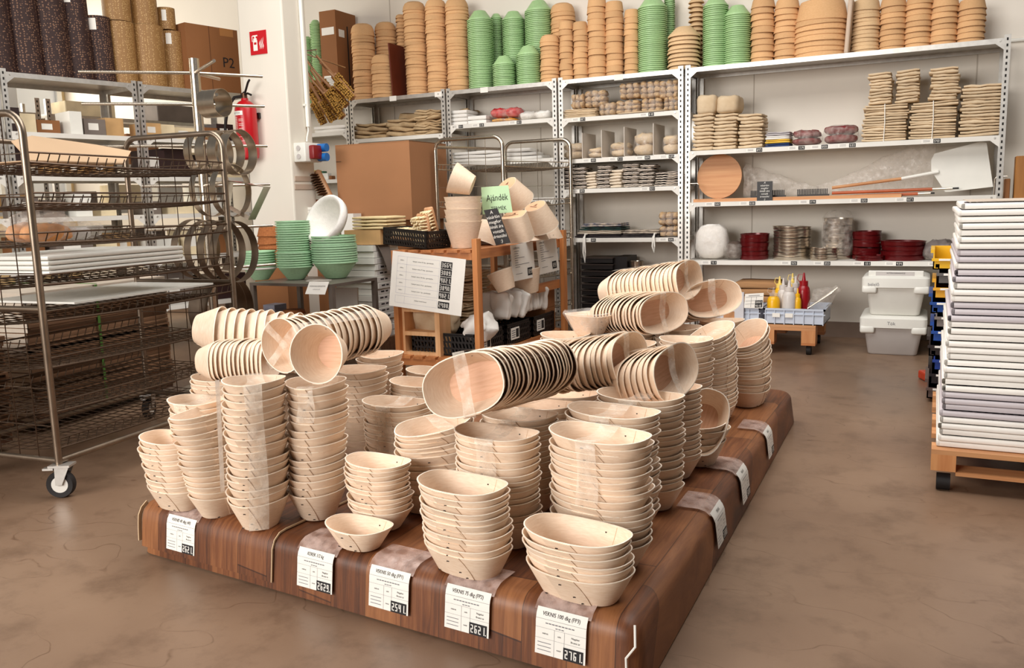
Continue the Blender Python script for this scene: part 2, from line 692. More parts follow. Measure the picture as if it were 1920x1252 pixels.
# cable conduit on the back wall, right of the shelving
a, b_ = PY(1892, 77, YW), PY(1990, 86, YW)
struct(MB().tube([(a.x, YW - 0.012, a.z), (4.0, YW - 0.012, a.z)], 0.012, 8).obj('trim_1', M_WHITE, smooth=True))

# concrete column
CY = 5.0
cx0, cx1 = -4.665, -4.25
cback = PX(583, 200, cx1).y
M_COLUMN = mat('column_paint', (228, 221, 208), rough=0.8, var=0.05, scale=2, stretch=(1, 1, 0.4), bump=0.06, bscale=12)
column = bevelled((cx1 - cx0, cback - CY, 3.7), 0.012, 2).obj('column', M_COLUMN, loc=((cx0 + cx1) / 2, (CY + cback) / 2, 1.85))
struct(column)


def on_front(px, py, y=CY):
    p = PY(px, py, y)
    return p


# fire extinguisher sign
p = on_front(485, 80)
sg = thing('safety_sign', 'red square fire extinguisher sign on the white column', 'sign', (p.x, CY, p.z))
MB().box((0, -0.003, 0), (0.155, 0.004, 0.165)).obj('sign_plate', mat('sign_red', (196, 22, 34), rough=0.4, var=0), sg)
fnS = lambda u, v: (u, -0.0055, v)
mb = MB()
for x0, y0, x1, y1 in [(-0.048, -0.055, -0.008, 0.018), (-0.044, 0.018, -0.012, 0.032), (-0.034, 0.032, -0.02, 0.045), (-0.05, 0.045, -0.004, 0.054), (-0.058, 0.01, -0.052, 0.05)]:
    rect(mb, x0, y0, x1, y1, fnS)
for k in range(3):
    x = 0.012 + k * 0.014
    mb.add([fnS(x, -0.05), fnS(x + 0.011, -0.03), fnS(x + 0.004, -0.005), fnS(x + 0.012, 0.02 + 0.01 * k), fnS(x - 0.003, -0.005), fnS(x + 0.003, -0.03)], [(0, 1, 2, 3, 4, 5)])
mb.obj('pictogram', M_PAPER, sg)
rm = MB()
rect(rm, -0.04, -0.012, -0.016, 0.004, lambda u, v: (u, -0.006, v))
rm.obj('pictogram_label', MATS['sign_red'], sg)

# fire extinguisher
p = on_front(477, 240)
ex = thing('fire_extinguisher', 'red fire extinguisher with black hose hanging on the white column', 'fire extinguisher', (p.x + 0.01, CY - 0.09, p.z - 0.235))
prof = [(0.0, 0), (0.055, 0.0), (0.072, 0.012), (0.078, 0.035), (0.078, 0.36), (0.07, 0.39), (0.045, 0.415), (0.026, 0.425), (0.024, 0.44), (0, 0.44)]
MB().lathe(prof, 28).obj('cylinder', M_RED, ex, smooth=True)
MB().cyl((0, 0, 0.44), (0, 0, 0.475), 0.02, 14).obj('valve', mat('brass_dark', (92, 62, 44), rough=0.4, metal=0.6, var=0), ex, smooth=True)
MB().tube([(-0.03, 0, 0.47), (0.01, 0, 0.485), (0.06, -0.02, 0.545), (0.085, -0.03, 0.56)], 0.008, 8).obj('lever', M_BLACK, ex, smooth=True)
MB().tube([(-0.02, 0, 0.465), (0.05, -0.02, 0.47), (0.09, -0.03, 0.455)], 0.008, 8).obj('carry_handle', M_BLACK, ex, smooth=True)
MB().tube([(-0.02, -0.01, 0.455), (-0.07, -0.03, 0.45), (-0.12, -0.05, 0.38), (-0.16, -0.05, 0.25), (-0.17, -0.05, 0.1), (-0.15, -0.05, 0.02)], 0.011, 8).obj('hose', M_BLACK, ex, smooth=True)
MB().b2((-0.06, 0.07, 0.3), (0.06, 0.09, 0.34)).obj('bracket', M_BLACK, ex)


def ex_fn(u, v):
    a = -PI / 2 + u / 0.0785
    return (0.0795 * math.cos(a), 0.0795 * math.sin(a), v)


lb = MB()
for i in range(12):
    u = -0.06 + i * 0.008
    rect(lb, u, 0.315, u + 0.008, 0.345, ex_fn)
lb.obj('label_panel', M_PAPER, ex)
text_mb('NOTEX', 0.022, lambda u, v: (lambda q: (q[0] * 1.006, q[1] * 1.006, q[2]))(ex_fn(u - 0.02, v + 0.33))).obj('brand_lettering', M_INK, ex)
lb = MB()
for k in range(9):
    v = 0.295 - 0.011 * k
    for i in range(4):
        rect(lb, -0.055 + i * 0.011, v, -0.055 + i * 0.011 + 0.011, v + 0.004, ex_fn)
        if k % 3:
            rect(lb, 0.0 + i * 0.009, v, 0.0 + i * 0.009 + 0.009, v + 0.004, ex_fn)
for i in range(8):
    rect(lb, -0.05 + i * 0.011, 0.13, -0.05 + i * 0.011 + 0.011, 0.133, ex_fn)
    rect(lb, -0.05 + i * 0.011, 0.16, -0.05 + i * 0.011 + 0.011, 0.163, ex_fn)
fine(lb.obj('instructions', mat('pale_print', (226, 190, 180), rough=0.6, var=0), ex))

# conduit pipe, socket box and sockets on the right face of the column
fx = cx1
q0, q1, q2 = PX(554, 0, fx), PX(574, 238, fx), PX(572, 268, fx)
pp = thing('conduit_pipe', 'white conduit pipe running down the side of the column', 'pipe', (fx + 0.018, q1.y, q1.z))
yy = q1.y
MB().tube([(0, 0, 0), (0, 0, 3.6 - q1.z)], 0.016, 10).obj('pipe', M_WHITE, pp, smooth=True)
MB().tube([(0, 0, 0), (0.0, 0.0, -0.03), (0, -0.02, -0.08), (0, -0.025, -0.11)], 0.007, 8).obj('cable', M_WHITE, pp, smooth=True)
MB().b2((-0.018, -0.022, 0.15), (0.006, 0.022, 0.165)).obj('clip', M_WHITE, pp)
s0, s1 = PX(551, 268, fx), PX(572, 305, fx)
sb = thing('socket_box', 'white electrical box with red socket on the column side', 'electrical box', (fx, CY + 0.02, s1.z - 0.0))
bh = s0.z - s1.z
dpt = 0.11
yb0, yb1 = 0.01, 0.2
bevelled((dpt, yb1 - yb0, bh), 0.008, 2, (dpt / 2, (yb0 + yb1) / 2, bh / 2)).obj('box_body', M_WHITE, sb, smooth=True)
bevelled((0.05, 0.1, 0.1), 0.012, 2, (dpt + 0.02, 0.1, bh * 0.5)).obj('red_socket', mat('socket_red', (128, 20, 24), rough=0.4, var=0), sb, smooth=True)
MBL = mat('socket_blue', (24, 104, 178), rough=0.4, var=0)
for zz in (0.035, bh - 0.035):
    MB().cyl((dpt, 0.165, zz), (dpt + 0.075, 0.165, zz), 0.03, 16).obj('blue_socket', MBL, sb, smooth=True)
for zz in (0.04, 0.1):
    MB().cyl((0.05, 0.011, zz), (0.05, 0.004, zz), 0.018, 16).obj('knockout', M_GREYPL, sb)
for k, yy2 in enumerate((335, 350)):
    a, c = PX(552, yy2 - 5, fx), PX(592, yy2 + 5, fx)
    o = MB().b2((fx + 0.001, a.y, c.z), (fx + 0.006, min(c.y, cback - 0.01), a.z)).obj('name_plate', mat('plate_grey', (196, 176, 158), rough=0.5, var=0.03))
    tag(o, ['upper', 'lower'][k] + ' of two grey strips on the column side under the socket', 'plate')

# ================================================================ display platform
PH = 0.155
PC = [Vector((-2.2, 1.785, 0)), Vector((-0.535, 1.648, 0)), Vector((-0.575, 4.13, 0)), Vector((-2.24, 4.22, 0))]
RP = 0.045
ARC = RP * PI / 2


class Edge:
    def __init__(s, a, b):
        s.o = a
        s.len = (b - a).length
        s.e = (b - a).normalized()
        s.n = Vector((s.e.y, -s.e.x, 0))

    def pt(s, u, d, off=0.0):
        if d <= 0:
            n, z, nn = -RP + d, PH, Vector((0, 0, 1))
        elif d < ARC:
            a = d / RP
            n, z = -RP + RP * math.sin(a), PH - RP + RP * math.cos(a)
            nn = s.n * math.sin(a) + Vector((0, 0, math.cos(a)))
        else:
            k = d - ARC
            n, z, nn = 0.12 * k, PH - RP - k, (s.n + Vector((0, 0, 0.12))).normalized()
        return s.o + s.e * u + s.n * n + Vector((0, 0, z)) + nn * off

    def nrm(s, d):
        return (s.pt(0, d, 1) - s.pt(0, d, 0)).normalized()

    def u_of(s, p):
        return (Vector((p.x, p.y, 0)) - s.o).dot(s.e)


EF, ER = Edge(PC[0], PC[1]), Edge(PC[1], PC[2])


def offset_poly(d, seg=5, rc=0.05):
    n = len(PC)
    lines = []
    for i in range(n):
        a, b = PC[i], PC[(i + 1) % n]
        e = (b - a).normalized()
        nn = Vector((e.y, -e.x, 0))
        lines.append((a + nn * d, e))
    cor = []
    for i in range(n):
        (p, e), (q, f) = lines[i - 1], lines[i]
        den = e.x * f.y - e.y * f.x
        t = ((q.x - p.x) * f.y - (q.y - p.y) * f.x) / den
        cor.append(p + e * t)
    out = []
    for i in range(n):
        c = cor[i]
        e0, e1 = lines[i - 1][1], lines[i][1]
        p0, p1 = c - e0 * rc, c + e1 * rc
        for k in range(seg + 1):
            t = k / seg
            out.append(p0 * (1 - t) ** 2 + c * 2 * t * (1 - t) + p1 * t * t)
    return out


def vinyl_mat():
    m = bpy.data.materials.new('vinyl_planks')
    m.use_nodes = True
    N, L = m.node_tree.nodes, m.node_tree.links
    b = N['Principled BSDF']
    b.inputs['Roughness'].default_value = 0.5
    tc = N.new('ShaderNodeTexCoord')
    sx = N.new('ShaderNodeSeparateXYZ')
    L.new(tc.outputs['Object'], sx.inputs[0])

    def math_(op, a, bb=None, c=None):
        n = N.new('ShaderNodeMath')
        n.operation = op
        for i, q in enumerate((a, bb, c)):
            if q is None:
                continue
            if isinstance(q, (int, float)):
                n.inputs[i].default_value = q
            else:
                L.new(q, n.inputs[i])
        return n.outputs[0]

    px = math_('DIVIDE', sx.outputs[0], 0.118)
    pid = math_('FLOOR', px)
    fr = math_('FRACT', px)
    ly = math_('SUBTRACT', sx.outputs[1], sx.outputs[2])
    wn = N.new('ShaderNodeTexWhiteNoise')
    wn.noise_dimensions = '1D'
    L.new(pid, wn.inputs['W'])
    sh = math_('MULTIPLY', wn.outputs['Value'], 3.7)
    lid = math_('FLOOR', math_('DIVIDE', math_('ADD', ly, sh), 0.62))
    lf = math_('FRACT', math_('DIVIDE', math_('ADD', ly, sh), 0.62))
    w2 = N.new('ShaderNodeTexWhiteNoise')
    w2.noise_dimensions = '2D'
    cm = N.new('ShaderNodeCombineXYZ')
    L.new(pid, cm.inputs[0])
    L.new(lid, cm.inputs[1])
    L.new(cm.outputs[0], w2.inputs['Vector'])
    mp = N.new('ShaderNodeMapping')
    mp.inputs['Scale'].default_value = (58, 3.2, 3.2)
    L.new(tc.outputs['Object'], mp.inputs['Vector'])
    nz = N.new('ShaderNodeTexNoise')
    nz.inputs['Scale'].default_value = 1.2
    nz.inputs['Detail'].default_value = 8
    nz.inputs['Roughness'].default_value = 0.65
    nz.inputs['Distortion'].default_value = 0.8
    L.new(mp.outputs[0], nz.inputs['Vector'])
    tone = math_('ADD', math_('MULTIPLY', w2.outputs['Value'], 0.42), math_('MULTIPLY', nz.outputs['Fac'], 0.95))
    rp = N.new('ShaderNodeValToRGB')
    el = rp.color_ramp.elements
    el[0].position = 0.38
    el[0].color = lin((66, 34, 17))
    el[1].position = 0.98
    el[1].color = lin((152, 98, 58))
    e = el.new(0.64)
    e.color = lin((112, 64, 34))
    L.new(tone, rp.inputs['Fac'])
    edge = math_('MULTIPLY', math_('GREATER_THAN', fr, 0.02), math_('GREATER_THAN', lf, 0.006))
    k = math_('ADD', math_('MULTIPLY', edge, 0.55), 0.45)
    mx = N.new('ShaderNodeMix')
    mx.data_type = 'RGBA'
    mx.blend_type = 'MULTIPLY'
    mx.inputs['Factor'].default_value = 1
    L.new(rp.outputs[0], mx.inputs[6])
    L.new(k, mx.inputs[7])
    L.new(mx.outputs[2], b.inputs['Base Color'])
    bp = N.new('ShaderNodeBump')
    bp.inputs['Strength'].default_value = 0.12
    bp.inputs['Distance'].default_value = 0.004
    L.new(nz.outputs['Fac'], bp.inputs['Height'])
    L.new(bp.outputs[0], b.inputs['Normal'])
    return m


M_VINYL = vinyl_mat()
M_VBACK = mat('vinyl_backing', (206, 178, 142), rough=0.8, var=0.05)
plat = thing('display_platform', 'low display platform covered in dark wood-look vinyl carrying the baskets', 'platform', (0, 0, 0))
mb = MB()
rings = []
for k in range(7):
    a = PI / 2 * (1 - k / 6)
    rings.append([p + Vector((0, 0, PH - RP + RP * math.cos(a))) for p in offset_poly(-RP + RP * math.sin(a))][:])
side = [[p + Vector((0, 0, z)) for p in offset_poly(0.12 * (PH - RP - z))] for z in (0.004, 0.05)]
# bottom -> top
mb.loft(side + rings, cap0=True, cap1=True)
mb.obj('vinyl_sheet', M_VINYL, plat, smooth=True, angle=0.9)
# second sheet lapped over the left end of the front
uL = EF.u_of(PZ(500, 1060, 0.08))
mb = MB().slab(lambda u, v: EF.pt(-0.0 + u * uL, -0.5 + v * (0.5 + ARC + 0.085), 0.007), 8, 24, lambda u, v: EF.nrm(-0.5 + v * (0.5 + ARC + 0.085)), 0.004)
mb.obj('overlapping_vinyl_sheet', M_VINYL, plat, smooth=True, angle=0.9)
mb = MB().slab(lambda u, v: EF.pt(uL + u * 0.003, -0.4 + v * (0.4 + ARC + 0.085), 0.0075), 1, 24, lambda u, v: EF.nrm(-0.4 + v * (0.4 + ARC + 0.085)), 0.005)
mb.obj('sheet_edge', M_VBACK, plat)
# loose rolled flap at the far left and at the front right corner
mb = MB().slab(lambda u, v: EF.pt(-0.012 - 0.004 * math.sin(v * PI), 0.02 + v * 0.12, 0.012 * u), 1, 6, lambda u, v: -EF.e, 0.004)
mb.obj('curled_end', M_VBACK, plat)
cpts = [EF.pt(EF.len - 0.015, 0.03, 0.004), EF.pt(EF.len - 0.005, 0.07, 0.008), EF.pt(EF.len - 0.025, 0.10, 0.008), EF.pt(EF.len - 0.022, 0.14, 0.008), EF.pt(EF.len - 0.03, 0.17, 0.006)]
MB().tube(cpts, 0.0028, 6).obj('cut_edge', M_PAPER, plat, smooth=True)


# price cards on the platform edge
def platform_card(edge, u0, s0, title, price, label, w=0.128, h=0.102, pocket=True):
    s0 = s0
    o = thing('price_card', label, 'price card', edge.pt(u0, s0 + h / 2, 0))
    base = Vector(o.location)
    f = lambda off: (lambda u, v: edge.pt(u0 + u, s0 - v, off) - base)
    body = MB().slab(lambda a, c: f(0.0095)(-w / 2 + a * w, -h / 2 + c * h), 4, 8, lambda a, c: edge.nrm(s0 - (-h / 2 + c * h)), 0.0012)
    body.obj('card', M_PAPER, o, smooth=True, angle=0.9)
    fi = f(0.0101)
    t = text_mb(title, 0.0105, lambda u, v: fi(u, v + h * 0.39))
    t.obj('title_lettering', M_INK, o)
    ln = MB()
    for v in (h * 0.29, h * 0.1, -h * 0.14):
        for i in range(4):
            rect(ln, -w / 2 + i * w / 4, v, -w / 2 + (i + 1) * w / 4, v + 0.0005, fi)
    for u in (-w * 0.12, w * 0.08):
        rect(ln, u, -h / 2, u + 0.0005, -h * 0.14, fi)
        rect(ln, u, -h * 0.14, u + 0.0005, h * 0.1, fi)
    for k in range(9):
        u = -w * 0.3 + k * w * 0.065
        rect(ln, u, h * 0.215, u + w * 0.05, h * 0.235, fi)
    for k in range(3):
        rect(ln, -w * 0.1 + k * w * 0.06, h * 0.135, -w * 0.1 + k * w * 0.06 + w * 0.045, h * 0.155, fi)
    for k in range(3):
        rect(ln, -w * 0.45, -h * 0.24 - k * h * 0.085, -w * 0.18, -h * 0.225 - k * h * 0.085, fi)
    fine(ln.obj('ruled_lines', M_INKGREY, o))
    hd = merge(text_mb('méret', 0.0062, lambda u, v: fi(u - w * 0.3, v - h * 0.02)), text_mb('szín', 0.0058, lambda u, v: fi(u - w * 0.02, v - h * 0.02)),
               text_mb('Nagyker', 0.0062, lambda u, v: fi(u + w * 0.3, v + h * 0.02)), text_mb('Bruttó ár', 0.0062, lambda u, v: fi(u + w * 0.3, v - h * 0.07)),
               text_mb('natúr', 0.0054, lambda u, v: fi(u - w * 0.02, v - h * 0.33)))
    fine(hd.obj('heading_lettering', M_INK, o))
    tile = MB()
    rect(tile, w * 0.07, -h * 0.5, w * 0.46, -h * 0.5 + h * 0.28, f(0.0104))
    tile.obj('price_tile', M_INK, o)
    digits_mb(price, w * 0.265, -h * 0.36, w * 0.34, h * 0.19, f(0.0108)).obj('price_digits', M_PAPER, o)
    if pocket:
        pk = MB().slab(lambda a, c: f(0.0085)(-w * 0.56 + a * w * 1.12, h / 2 - 0.005 + c * 0.1), 4, 6, lambda a, c: edge.nrm(s0 - h / 2 - c * 0.1), 0.0006)
        pk.obj('clear_pocket', M_POCKET, o, smooth=True, angle=0.9)
    return o


for px, py, ttl, pr, lab in [
    (340, 1001, 'VEKNIS 40 dkg (40)', '2621.', 'price card 2621 at the left end of the platform front'),
    (594, 1071, 'KEREK 1/2 kg', '2629.', 'price card KEREK 1/2 kg reading 2629 on the platform front'),
    (733, 1107, 'VEKNIS 50 dkg (FP1)', '2541.', 'price card VEKNIS 50 dkg reading 2541 on the platform front'),
    (880, 1151, 'VEKNIS 75 dkg (FP2)', '2621.', 'price card VEKNIS 75 dkg reading 2621 below the middle front stack'),
    (1055, 1196, 'VEKNIS 100 dkg (FP3)', '2761.', 'price card VEKNIS 100 dkg reading 2761 at the front right corner')]:
    y = EF.pt(0.9, ARC + 0.02).y
    pt = PY(px, py, y + 0.0)
    u = EF.u_of(PY(px, py, EF.pt(EF.u_of(pt), ARC + 0.02).y))
    s = 0.09
    platform_card(EF, u, s, ttl, pr, lab)
for px, py, pr, lab in [(1344, 968, '3388', 'narrow white price card nearest the front on the platform right side'),
                        (1394, 883, '5020', 'white price card in the middle of the platform right side'),
                        (1446, 797, '4270', 'white price card farthest back on the platform right side')]:
    pt = PX(px, py, -0.55)
    platform_card(ER, ER.u_of(pt), 0.085, 'VEKNIS', pr, lab, w=0.13, h=0.104)

# ================================================================ veneer baskets
# kind: rim half axes, base half axes, height, nesting pitch, roundness exponent
BK = {
    'o40': (0.106, 0.072, 0.070, 0.046, 0.068, 0.0165, 2.5),
    'o50': (0.102, 0.066, 0.058, 0.042, 0.060, 0.0132, 2.4),
    'o75': (0.120, 0.075, 0.085, 0.050, 0.066, 0.0158, 2.6),
    'o100': (0.134, 0.081, 0.095, 0.053, 0.069, 0.0165, 2.5),
    'r50': (0.089, 0.087, 0.050, 0.050, 0.086, 0.0215, 2.0),
    'r100': (0.104, 0.102, 0.058, 0.058, 0.085, 0.0200, 2.0),
    'cup': (0.108, 0.108, 0.070, 0.070, 0.160, 0.0300, 2.0),
    'cupbox': (0.086, 0.078, 0.072, 0.064, 0.160, 0.0300, 3.6),
}


def basket_meshes(kind, ns=36):
    a, b, ab, bb, h, pitch, ex = BK[kind]
    th = 0.0038

    def P(t, k, off):
        kk = k + 0.10 * k * (k - 1)
        A, B = ab + (a - ab) * kk + off, bb + (b - bb) * kk + off
        x, y = se(A, B, ex, t)
        lift = 0.0035 * math.cos(2 * t) * k
        return Vector((x, y, h * k + lift))

    T = [2 * PI * i / ns for i in range(ns)]
    rings = [[P(t, 0, -0.008) for t in T], [P(t, 0.0, 0) for t in T], [P(t, 0.5, 0.001) for t in T], [P(t, 0.97, 0) for t in T], [P(t, 1, -0.0006) for t in T],
             [P(t, 1, -th) for t in T], [P(t, 0.5, -th) for t in T], [P(t, 0.05, -th) for t in T]]
    mb = MB().loft(rings, cap0=True, cap1=True)
    body = mb.mesh('veneer_basket', True, 0.7)
    body.materials.append(M_VENEER)
    body.materials.append(M_VRIM)
    body.materials.append(M_VBASE)
    for f in body.polygons:
        if 3 * ns <= f.index < 5 * ns:
            f.material_index = 1
        elif f.index == 7 * ns + 1:
            f.material_index = 2
    # lapped end of the veneer strip on the front long side
    t0, t1 = PI * 1.42, PI * 1.62
    f = MB().slab(lambda u, v: P(t0 + (t1 - t0) * u * (1.0 - 0.35 * v) + 0.16 * (1 - v), 0.02 + 0.95 * v, 0.0026), 6, 4,
                  lambda u, v: Vector((math.cos(t0 + (t1 - t0) * u), math.sin(t0 + (t1 - t0) * u), 0)), 0.003)
    flap = f.mesh('overlap_flap', True, 0.7)
    flap.materials.append(M_VENEER)
    # inner lap: a slanted seam on the inside
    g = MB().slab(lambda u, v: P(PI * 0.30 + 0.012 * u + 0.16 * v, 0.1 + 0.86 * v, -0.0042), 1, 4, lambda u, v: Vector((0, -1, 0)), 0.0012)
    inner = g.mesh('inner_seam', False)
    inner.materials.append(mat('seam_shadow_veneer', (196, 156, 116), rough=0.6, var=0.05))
    st = MB()
    for u, k in ((0.35, 0.72), (0.62, 0.3), (0.9, 0.08), (-0.5, 0.06)):
        t = t0 + (t1 - t0) * u
        p = P(t, k, 0.0035)
        st.box(p, (0.0065, 0.0014, 0.0022), Matrix.Rotation(t + PI / 2 + 0.4, 3, 'Z'))
    p = P(PI * 0.42, 0.72, -0.004)
    st.box(p, (0.004, 0.0014, 0.003))
    stp = st.mesh('staple', False)
    stp.materials.append(M_STAPLE)
    return body, flap, inner, stp


BM = {k: basket_meshes(k) for k in BK}
NB = {}
REST = []


def basket(kind, M, label, group, name=None):
    body, flap, inner, stp = BM[kind]
    nm = name or ('oval_basket' if kind[0] == 'o' else 'round_basket')
    o = link(nm, body)
    o.matrix_world = M
    tag(o, label, 'basket', group)
    link('overlap_flap', flap, o)
    link('inner_seam', inner, o)
    link('staple', stp, o)
    NB[nm] = NB.get(nm, 0) + 1
    return o


def PC_(px, py, zc):
    return CPOS + _ray(px, py) * (zc / F_PX)


STK = {}
FRM = {}


def stack(key, kind, where, desc, rot=0.0, top=None, jit=0.004, tilt=0.02, toptilt=None, base=None, nmax=40, lean=None, fixn=None, vis=99):
    """upright nested stack.  where = ('b', px, py) front foot of the lowest basket on the platform,
    or ('c', px, py, depth) centre of the top rim; desc names the stack"""
    a, b, ab, bb, h, pitch, ex = BK[kind]
    zb = PH + 0.004 if base is None else base
    if where[0] == 'b':
        p = PZ(where[1], where[2], zb)
        d = Vector((p.x, p.y, 0)).normalized()
        r = abs(math.cos(rot)) * bb + abs(math.sin(rot)) * ab
        p = p + d * r
        q = PY(top[0], top[1], p.y)
        dx = q.x - p.x
        ztop = q.z
    else:
        q = PC_(where[1], where[2], where[3])
        p = Vector((q.x, q.y, zb))
        dx = 0.0
        ztop = q.z
    if lean is not None:
        dx = lean
    n = max(1, int(round((ztop - zb - h) / pitch)) + 1)
    n = min(n, nmax)
    if fixn:
        n = fixn
    STK[key] = (p.x, p.y, zb + h + (n - 1) * pitch, n)
    FRM[key] = (Matrix.Translation((p.x, p.y, zb)) @ Matrix.Rotation(rot, 4, 'Z'), h + (n - 1) * pitch, kind, dx)
    R = random.Random(key)
    for i in range(n):
        k = i / max(1, n - 1) if n > 1 else 0
        tx, ty = R.uniform(-tilt, tilt), R.uniform(-tilt, tilt)
        if i == 0:
            tx = ty = 0
        if toptilt:
            kk = k ** 1.5
            tx += toptilt[0] * kk
            ty += toptilt[1] * kk
        j = jit if i else 0
        loc = Vector((p.x + dx * k + R.uniform(-j, j), p.y + R.uniform(-j, j), zb + i * pitch + (0.0015 if i else 0)))
        M = Matrix.Translation(loc) @ Matrix.Rotation(tx, 4, 'X') @ Matrix.Rotation(ty, 4, 'Y') @ Matrix.Rotation(rot + R.uniform(-0.06, 0.06), 4, 'Z')
        sh = 'round' if kind[0] != 'o' else 'oval'
        if n - 1 - i >= vis:
            REST.append((BM[kind][0], M))
            continue
        if n == 1:
            lab = desc
        elif i == n - 1:
            lab = f'topmost {sh} basket of {desc}'
        elif i == 0:
            lab = f'lowest {sh} basket of {desc}'
        else:
            lab = f'{ord_(n - 1 - i)} basket from the top of {desc}'
        basket(kind, M, lab, None if n == 1 else 'veneer baskets in ' + desc)
    return n


def bundle(key, kind, mouth, tail, desc, roll=0.0, pitch=None, nmax=30, jit=0.0025, tilt=0.015):
    """nested baskets lying on their side; the opening of the outermost basket is at mouth"""
    a, b, ab, bb, h, pt, ex = BK[kind]
    pitch = pitch or pt
    pm, ptl = PC_(*mouth), PC_(*tail)
    ax = (pm - ptl)
    Ln = ax.length
    ax.normalize()
    n = max(1, min(nmax, int(round((Ln - h) / pitch)) + 1))
    z = ax
    x = Vector((0, 0, 1)).cross(z).normalized()
    y = z.cross(x)
    Rm = Matrix((x, y, z)).transposed().to_4x4()
    R = random.Random(key)
    FRM[key] = (Matrix.Translation(pm - ax * (h + (n - 1) * pitch)) @ Rm @ Matrix.Rotation(roll, 4, 'Z'), h + (n - 1) * pitch, kind, 0.0)
    STK[key] = (round(pm.x, 2), round(pm.y, 2), round(pm.z, 2), n, 'tail', round(ptl.x, 2), round(ptl.y, 2), round(ptl.z, 2))
    for i in range(n):
        loc = pm - ax * (h + (n - 1 - i) * pitch) + Vector((0, 0, R.uniform(-jit, jit))) + x * R.uniform(-jit, jit)
        M = Matrix.Translation(loc) @ Rm @ Matrix.Rotation(roll + R.uniform(-0.05, 0.05), 4, 'Z') @ Matrix.Rotation(R.uniform(-tilt, tilt), 4, 'X') @ Matrix.Rotation(R.uniform(-tilt, tilt), 4, 'Y')
        sh = 'round' if kind[0] != 'o' else 'oval'
        if n == 1:
            lab = desc
        elif i == n - 1:
            lab = f'open-end basket of {desc}'
        elif i == 0:
            lab = f'closed-end basket of {desc}'
        else:
            lab = f'{ord_(n - 1 - i)} basket from the mouth of {desc}'
        basket(kind, M, lab, None if n == 1 else 'veneer baskets in ' + desc)


AX = -0.07   # long axes run along the platform front
# front row, left to right
stack('S1', 'o40', ('b', 340, 957), 'the low stack at the front left corner', AX, top=(316, 816))
stack('S2', 'o40', ('b', 424, 974), 'the slim end-on stack second from the left', AX + 1.35, top=(388, 768), toptilt=(0.12, -0.10))
stack('S3', 'r50', ('b', 490, 997), 'the tall taped round stack at the front left', 0.3, top=(476, 716), tilt=0.03)
stack('S4', 'r50', ('b', 598, 978), 'the tall round stack below the disc-like basket', 0.2, top=(596, 718), tilt=0.03)
stack('S5', 'o50', ('b', 716, 995), 'the short stack behind the single front basket', AX, top=(707, 864))
stack('S6', 'o50', ('b', 676, 1034), 'single oval veneer basket standing alone at the platform front', AX - 0.03, top=(667, 978), fixn=1)
stack('S14', 'o75', ('b', 880, 1085), 'the front middle stack above the 75 dkg card', AX - 0.03, top=(868, 906))
stack('S15', 'o100', ('b', 1088, 1135), 'the low front right stack at the 100 dkg card', AX - 0.08, top=(1083, 998))
stack('S12', 'o75', ('c', 932, 803, 2.27), 'the taped stack behind the front middle stack', AX, vis=12)
stack('S16', 'o100', ('c', 1125, 806, 2.12), 'the tall taped stack behind the front right', AX - 0.05)
stack('S11', 'o75', ('c', 811, 785, 2.53), 'the leaning stack between the two taped stacks', AX + 0.5, toptilt=(0.22, -0.10), lean=0.02, vis=10)
stack('S9', 'o75', ('c', 744, 748, 2.72), 'the taped stack in front of the wooden rack', AX, vis=9)
stack('S0', 'o40', ('c', 370, 745, 2.70), 'the stack behind the front left corner stack', AX, vis=7)
stack('S0b', 'o40', ('c', 408, 706, 2.98), 'the stack under the striped lying bundle', AX, vis=4)
stack('S7', 'r50', ('c', 678, 690, 2.98), 'the dim stack behind the upturned disc-like basket', 0.2, vis=8)
stack('S8', 'r50', ('c', 712, 668, 3.28), 'the stack beside the wooden stool', 0.4, vis=5)
stack('S10', 'o75', ('c', 790, 715, 3.02), 'the low stack below the stool front', AX, vis=3)
stack('S10b', 'o75', ('c', 815, 694, 3.30), 'the small stack between stool and middle bundle', AX, vis=3)
stack('S13', 'o75', ('c', 972, 778, 2.52), 'the stack under the middle lying bundle', AX, vis=7)
stack('S31', 'o100', ('c', 1010, 760, 2.80), 'the half hidden stack right of the middle bundle', AX, vis=3)
stack('S30', 'o100', ('c', 1060, 735, 3.02), 'the half hidden stack below the centre bundle', AX, vis=3)
stack('S17', 'o100', ('c', 1148, 764, 2.34), 'the taped stack second back on the right side', AX - 0.05)
stack('S18', 'o100', ('c', 1200, 740, 2.52), 'the stack third back on the right side', AX - 0.08)
stack('S19', 'o100', ('c', 1240, 722, 2.80), 'the stack under the bundle near the right edge', AX - 0.1, vis=16)
stack('S20', 'r50', ('b', 1312, 877), 'the low untidy stack at the right platform edge', 0.2, top=(1318, 790), tilt=0.09, jit=0.012)
stack('S21', 'r100', ('c', 1287, 632, 3.30), 'the round stack beside the tall leaning stacks', 0.1, vis=12)
stack('S22', 'o100', ('c', 1340, 620, 3.46), 'the tall end-on stack left of the corner stack', AX + 1.45, toptilt=(0.20, -0.12), lean=0.0)
stack('S23', 'o100', ('b', 1405, 765), 'the corner stack nearest the sauce bottles', AX + 1.5, top=(1408, 620), toptilt=(0.34, -0.16), lean=0.0)
stack('S25', 'r100', ('c', 1060, 622, 3.50), 'the wrapped stack beside the glove crates', 0.3, vis=4)
stack('S28', 'r100', ('c', 1182, 642, 3.36), 'the round stack behind the centre bundle', 0.2, vis=4)
stack('S27', 'r100', ('c', 1181, 612, 3.66), 'the round stack below the upper lying bundle', 0.5, vis=4)
stack('S29', 'r100', ('c', 1270, 612, 3.62), 'the round stack behind the tall right stacks', 0.1, vis=4)
stack('S24', 'r100', ('c', 1354, 600, 3.92), 'the back corner stack below the small bundle', 0.1, vis=4)
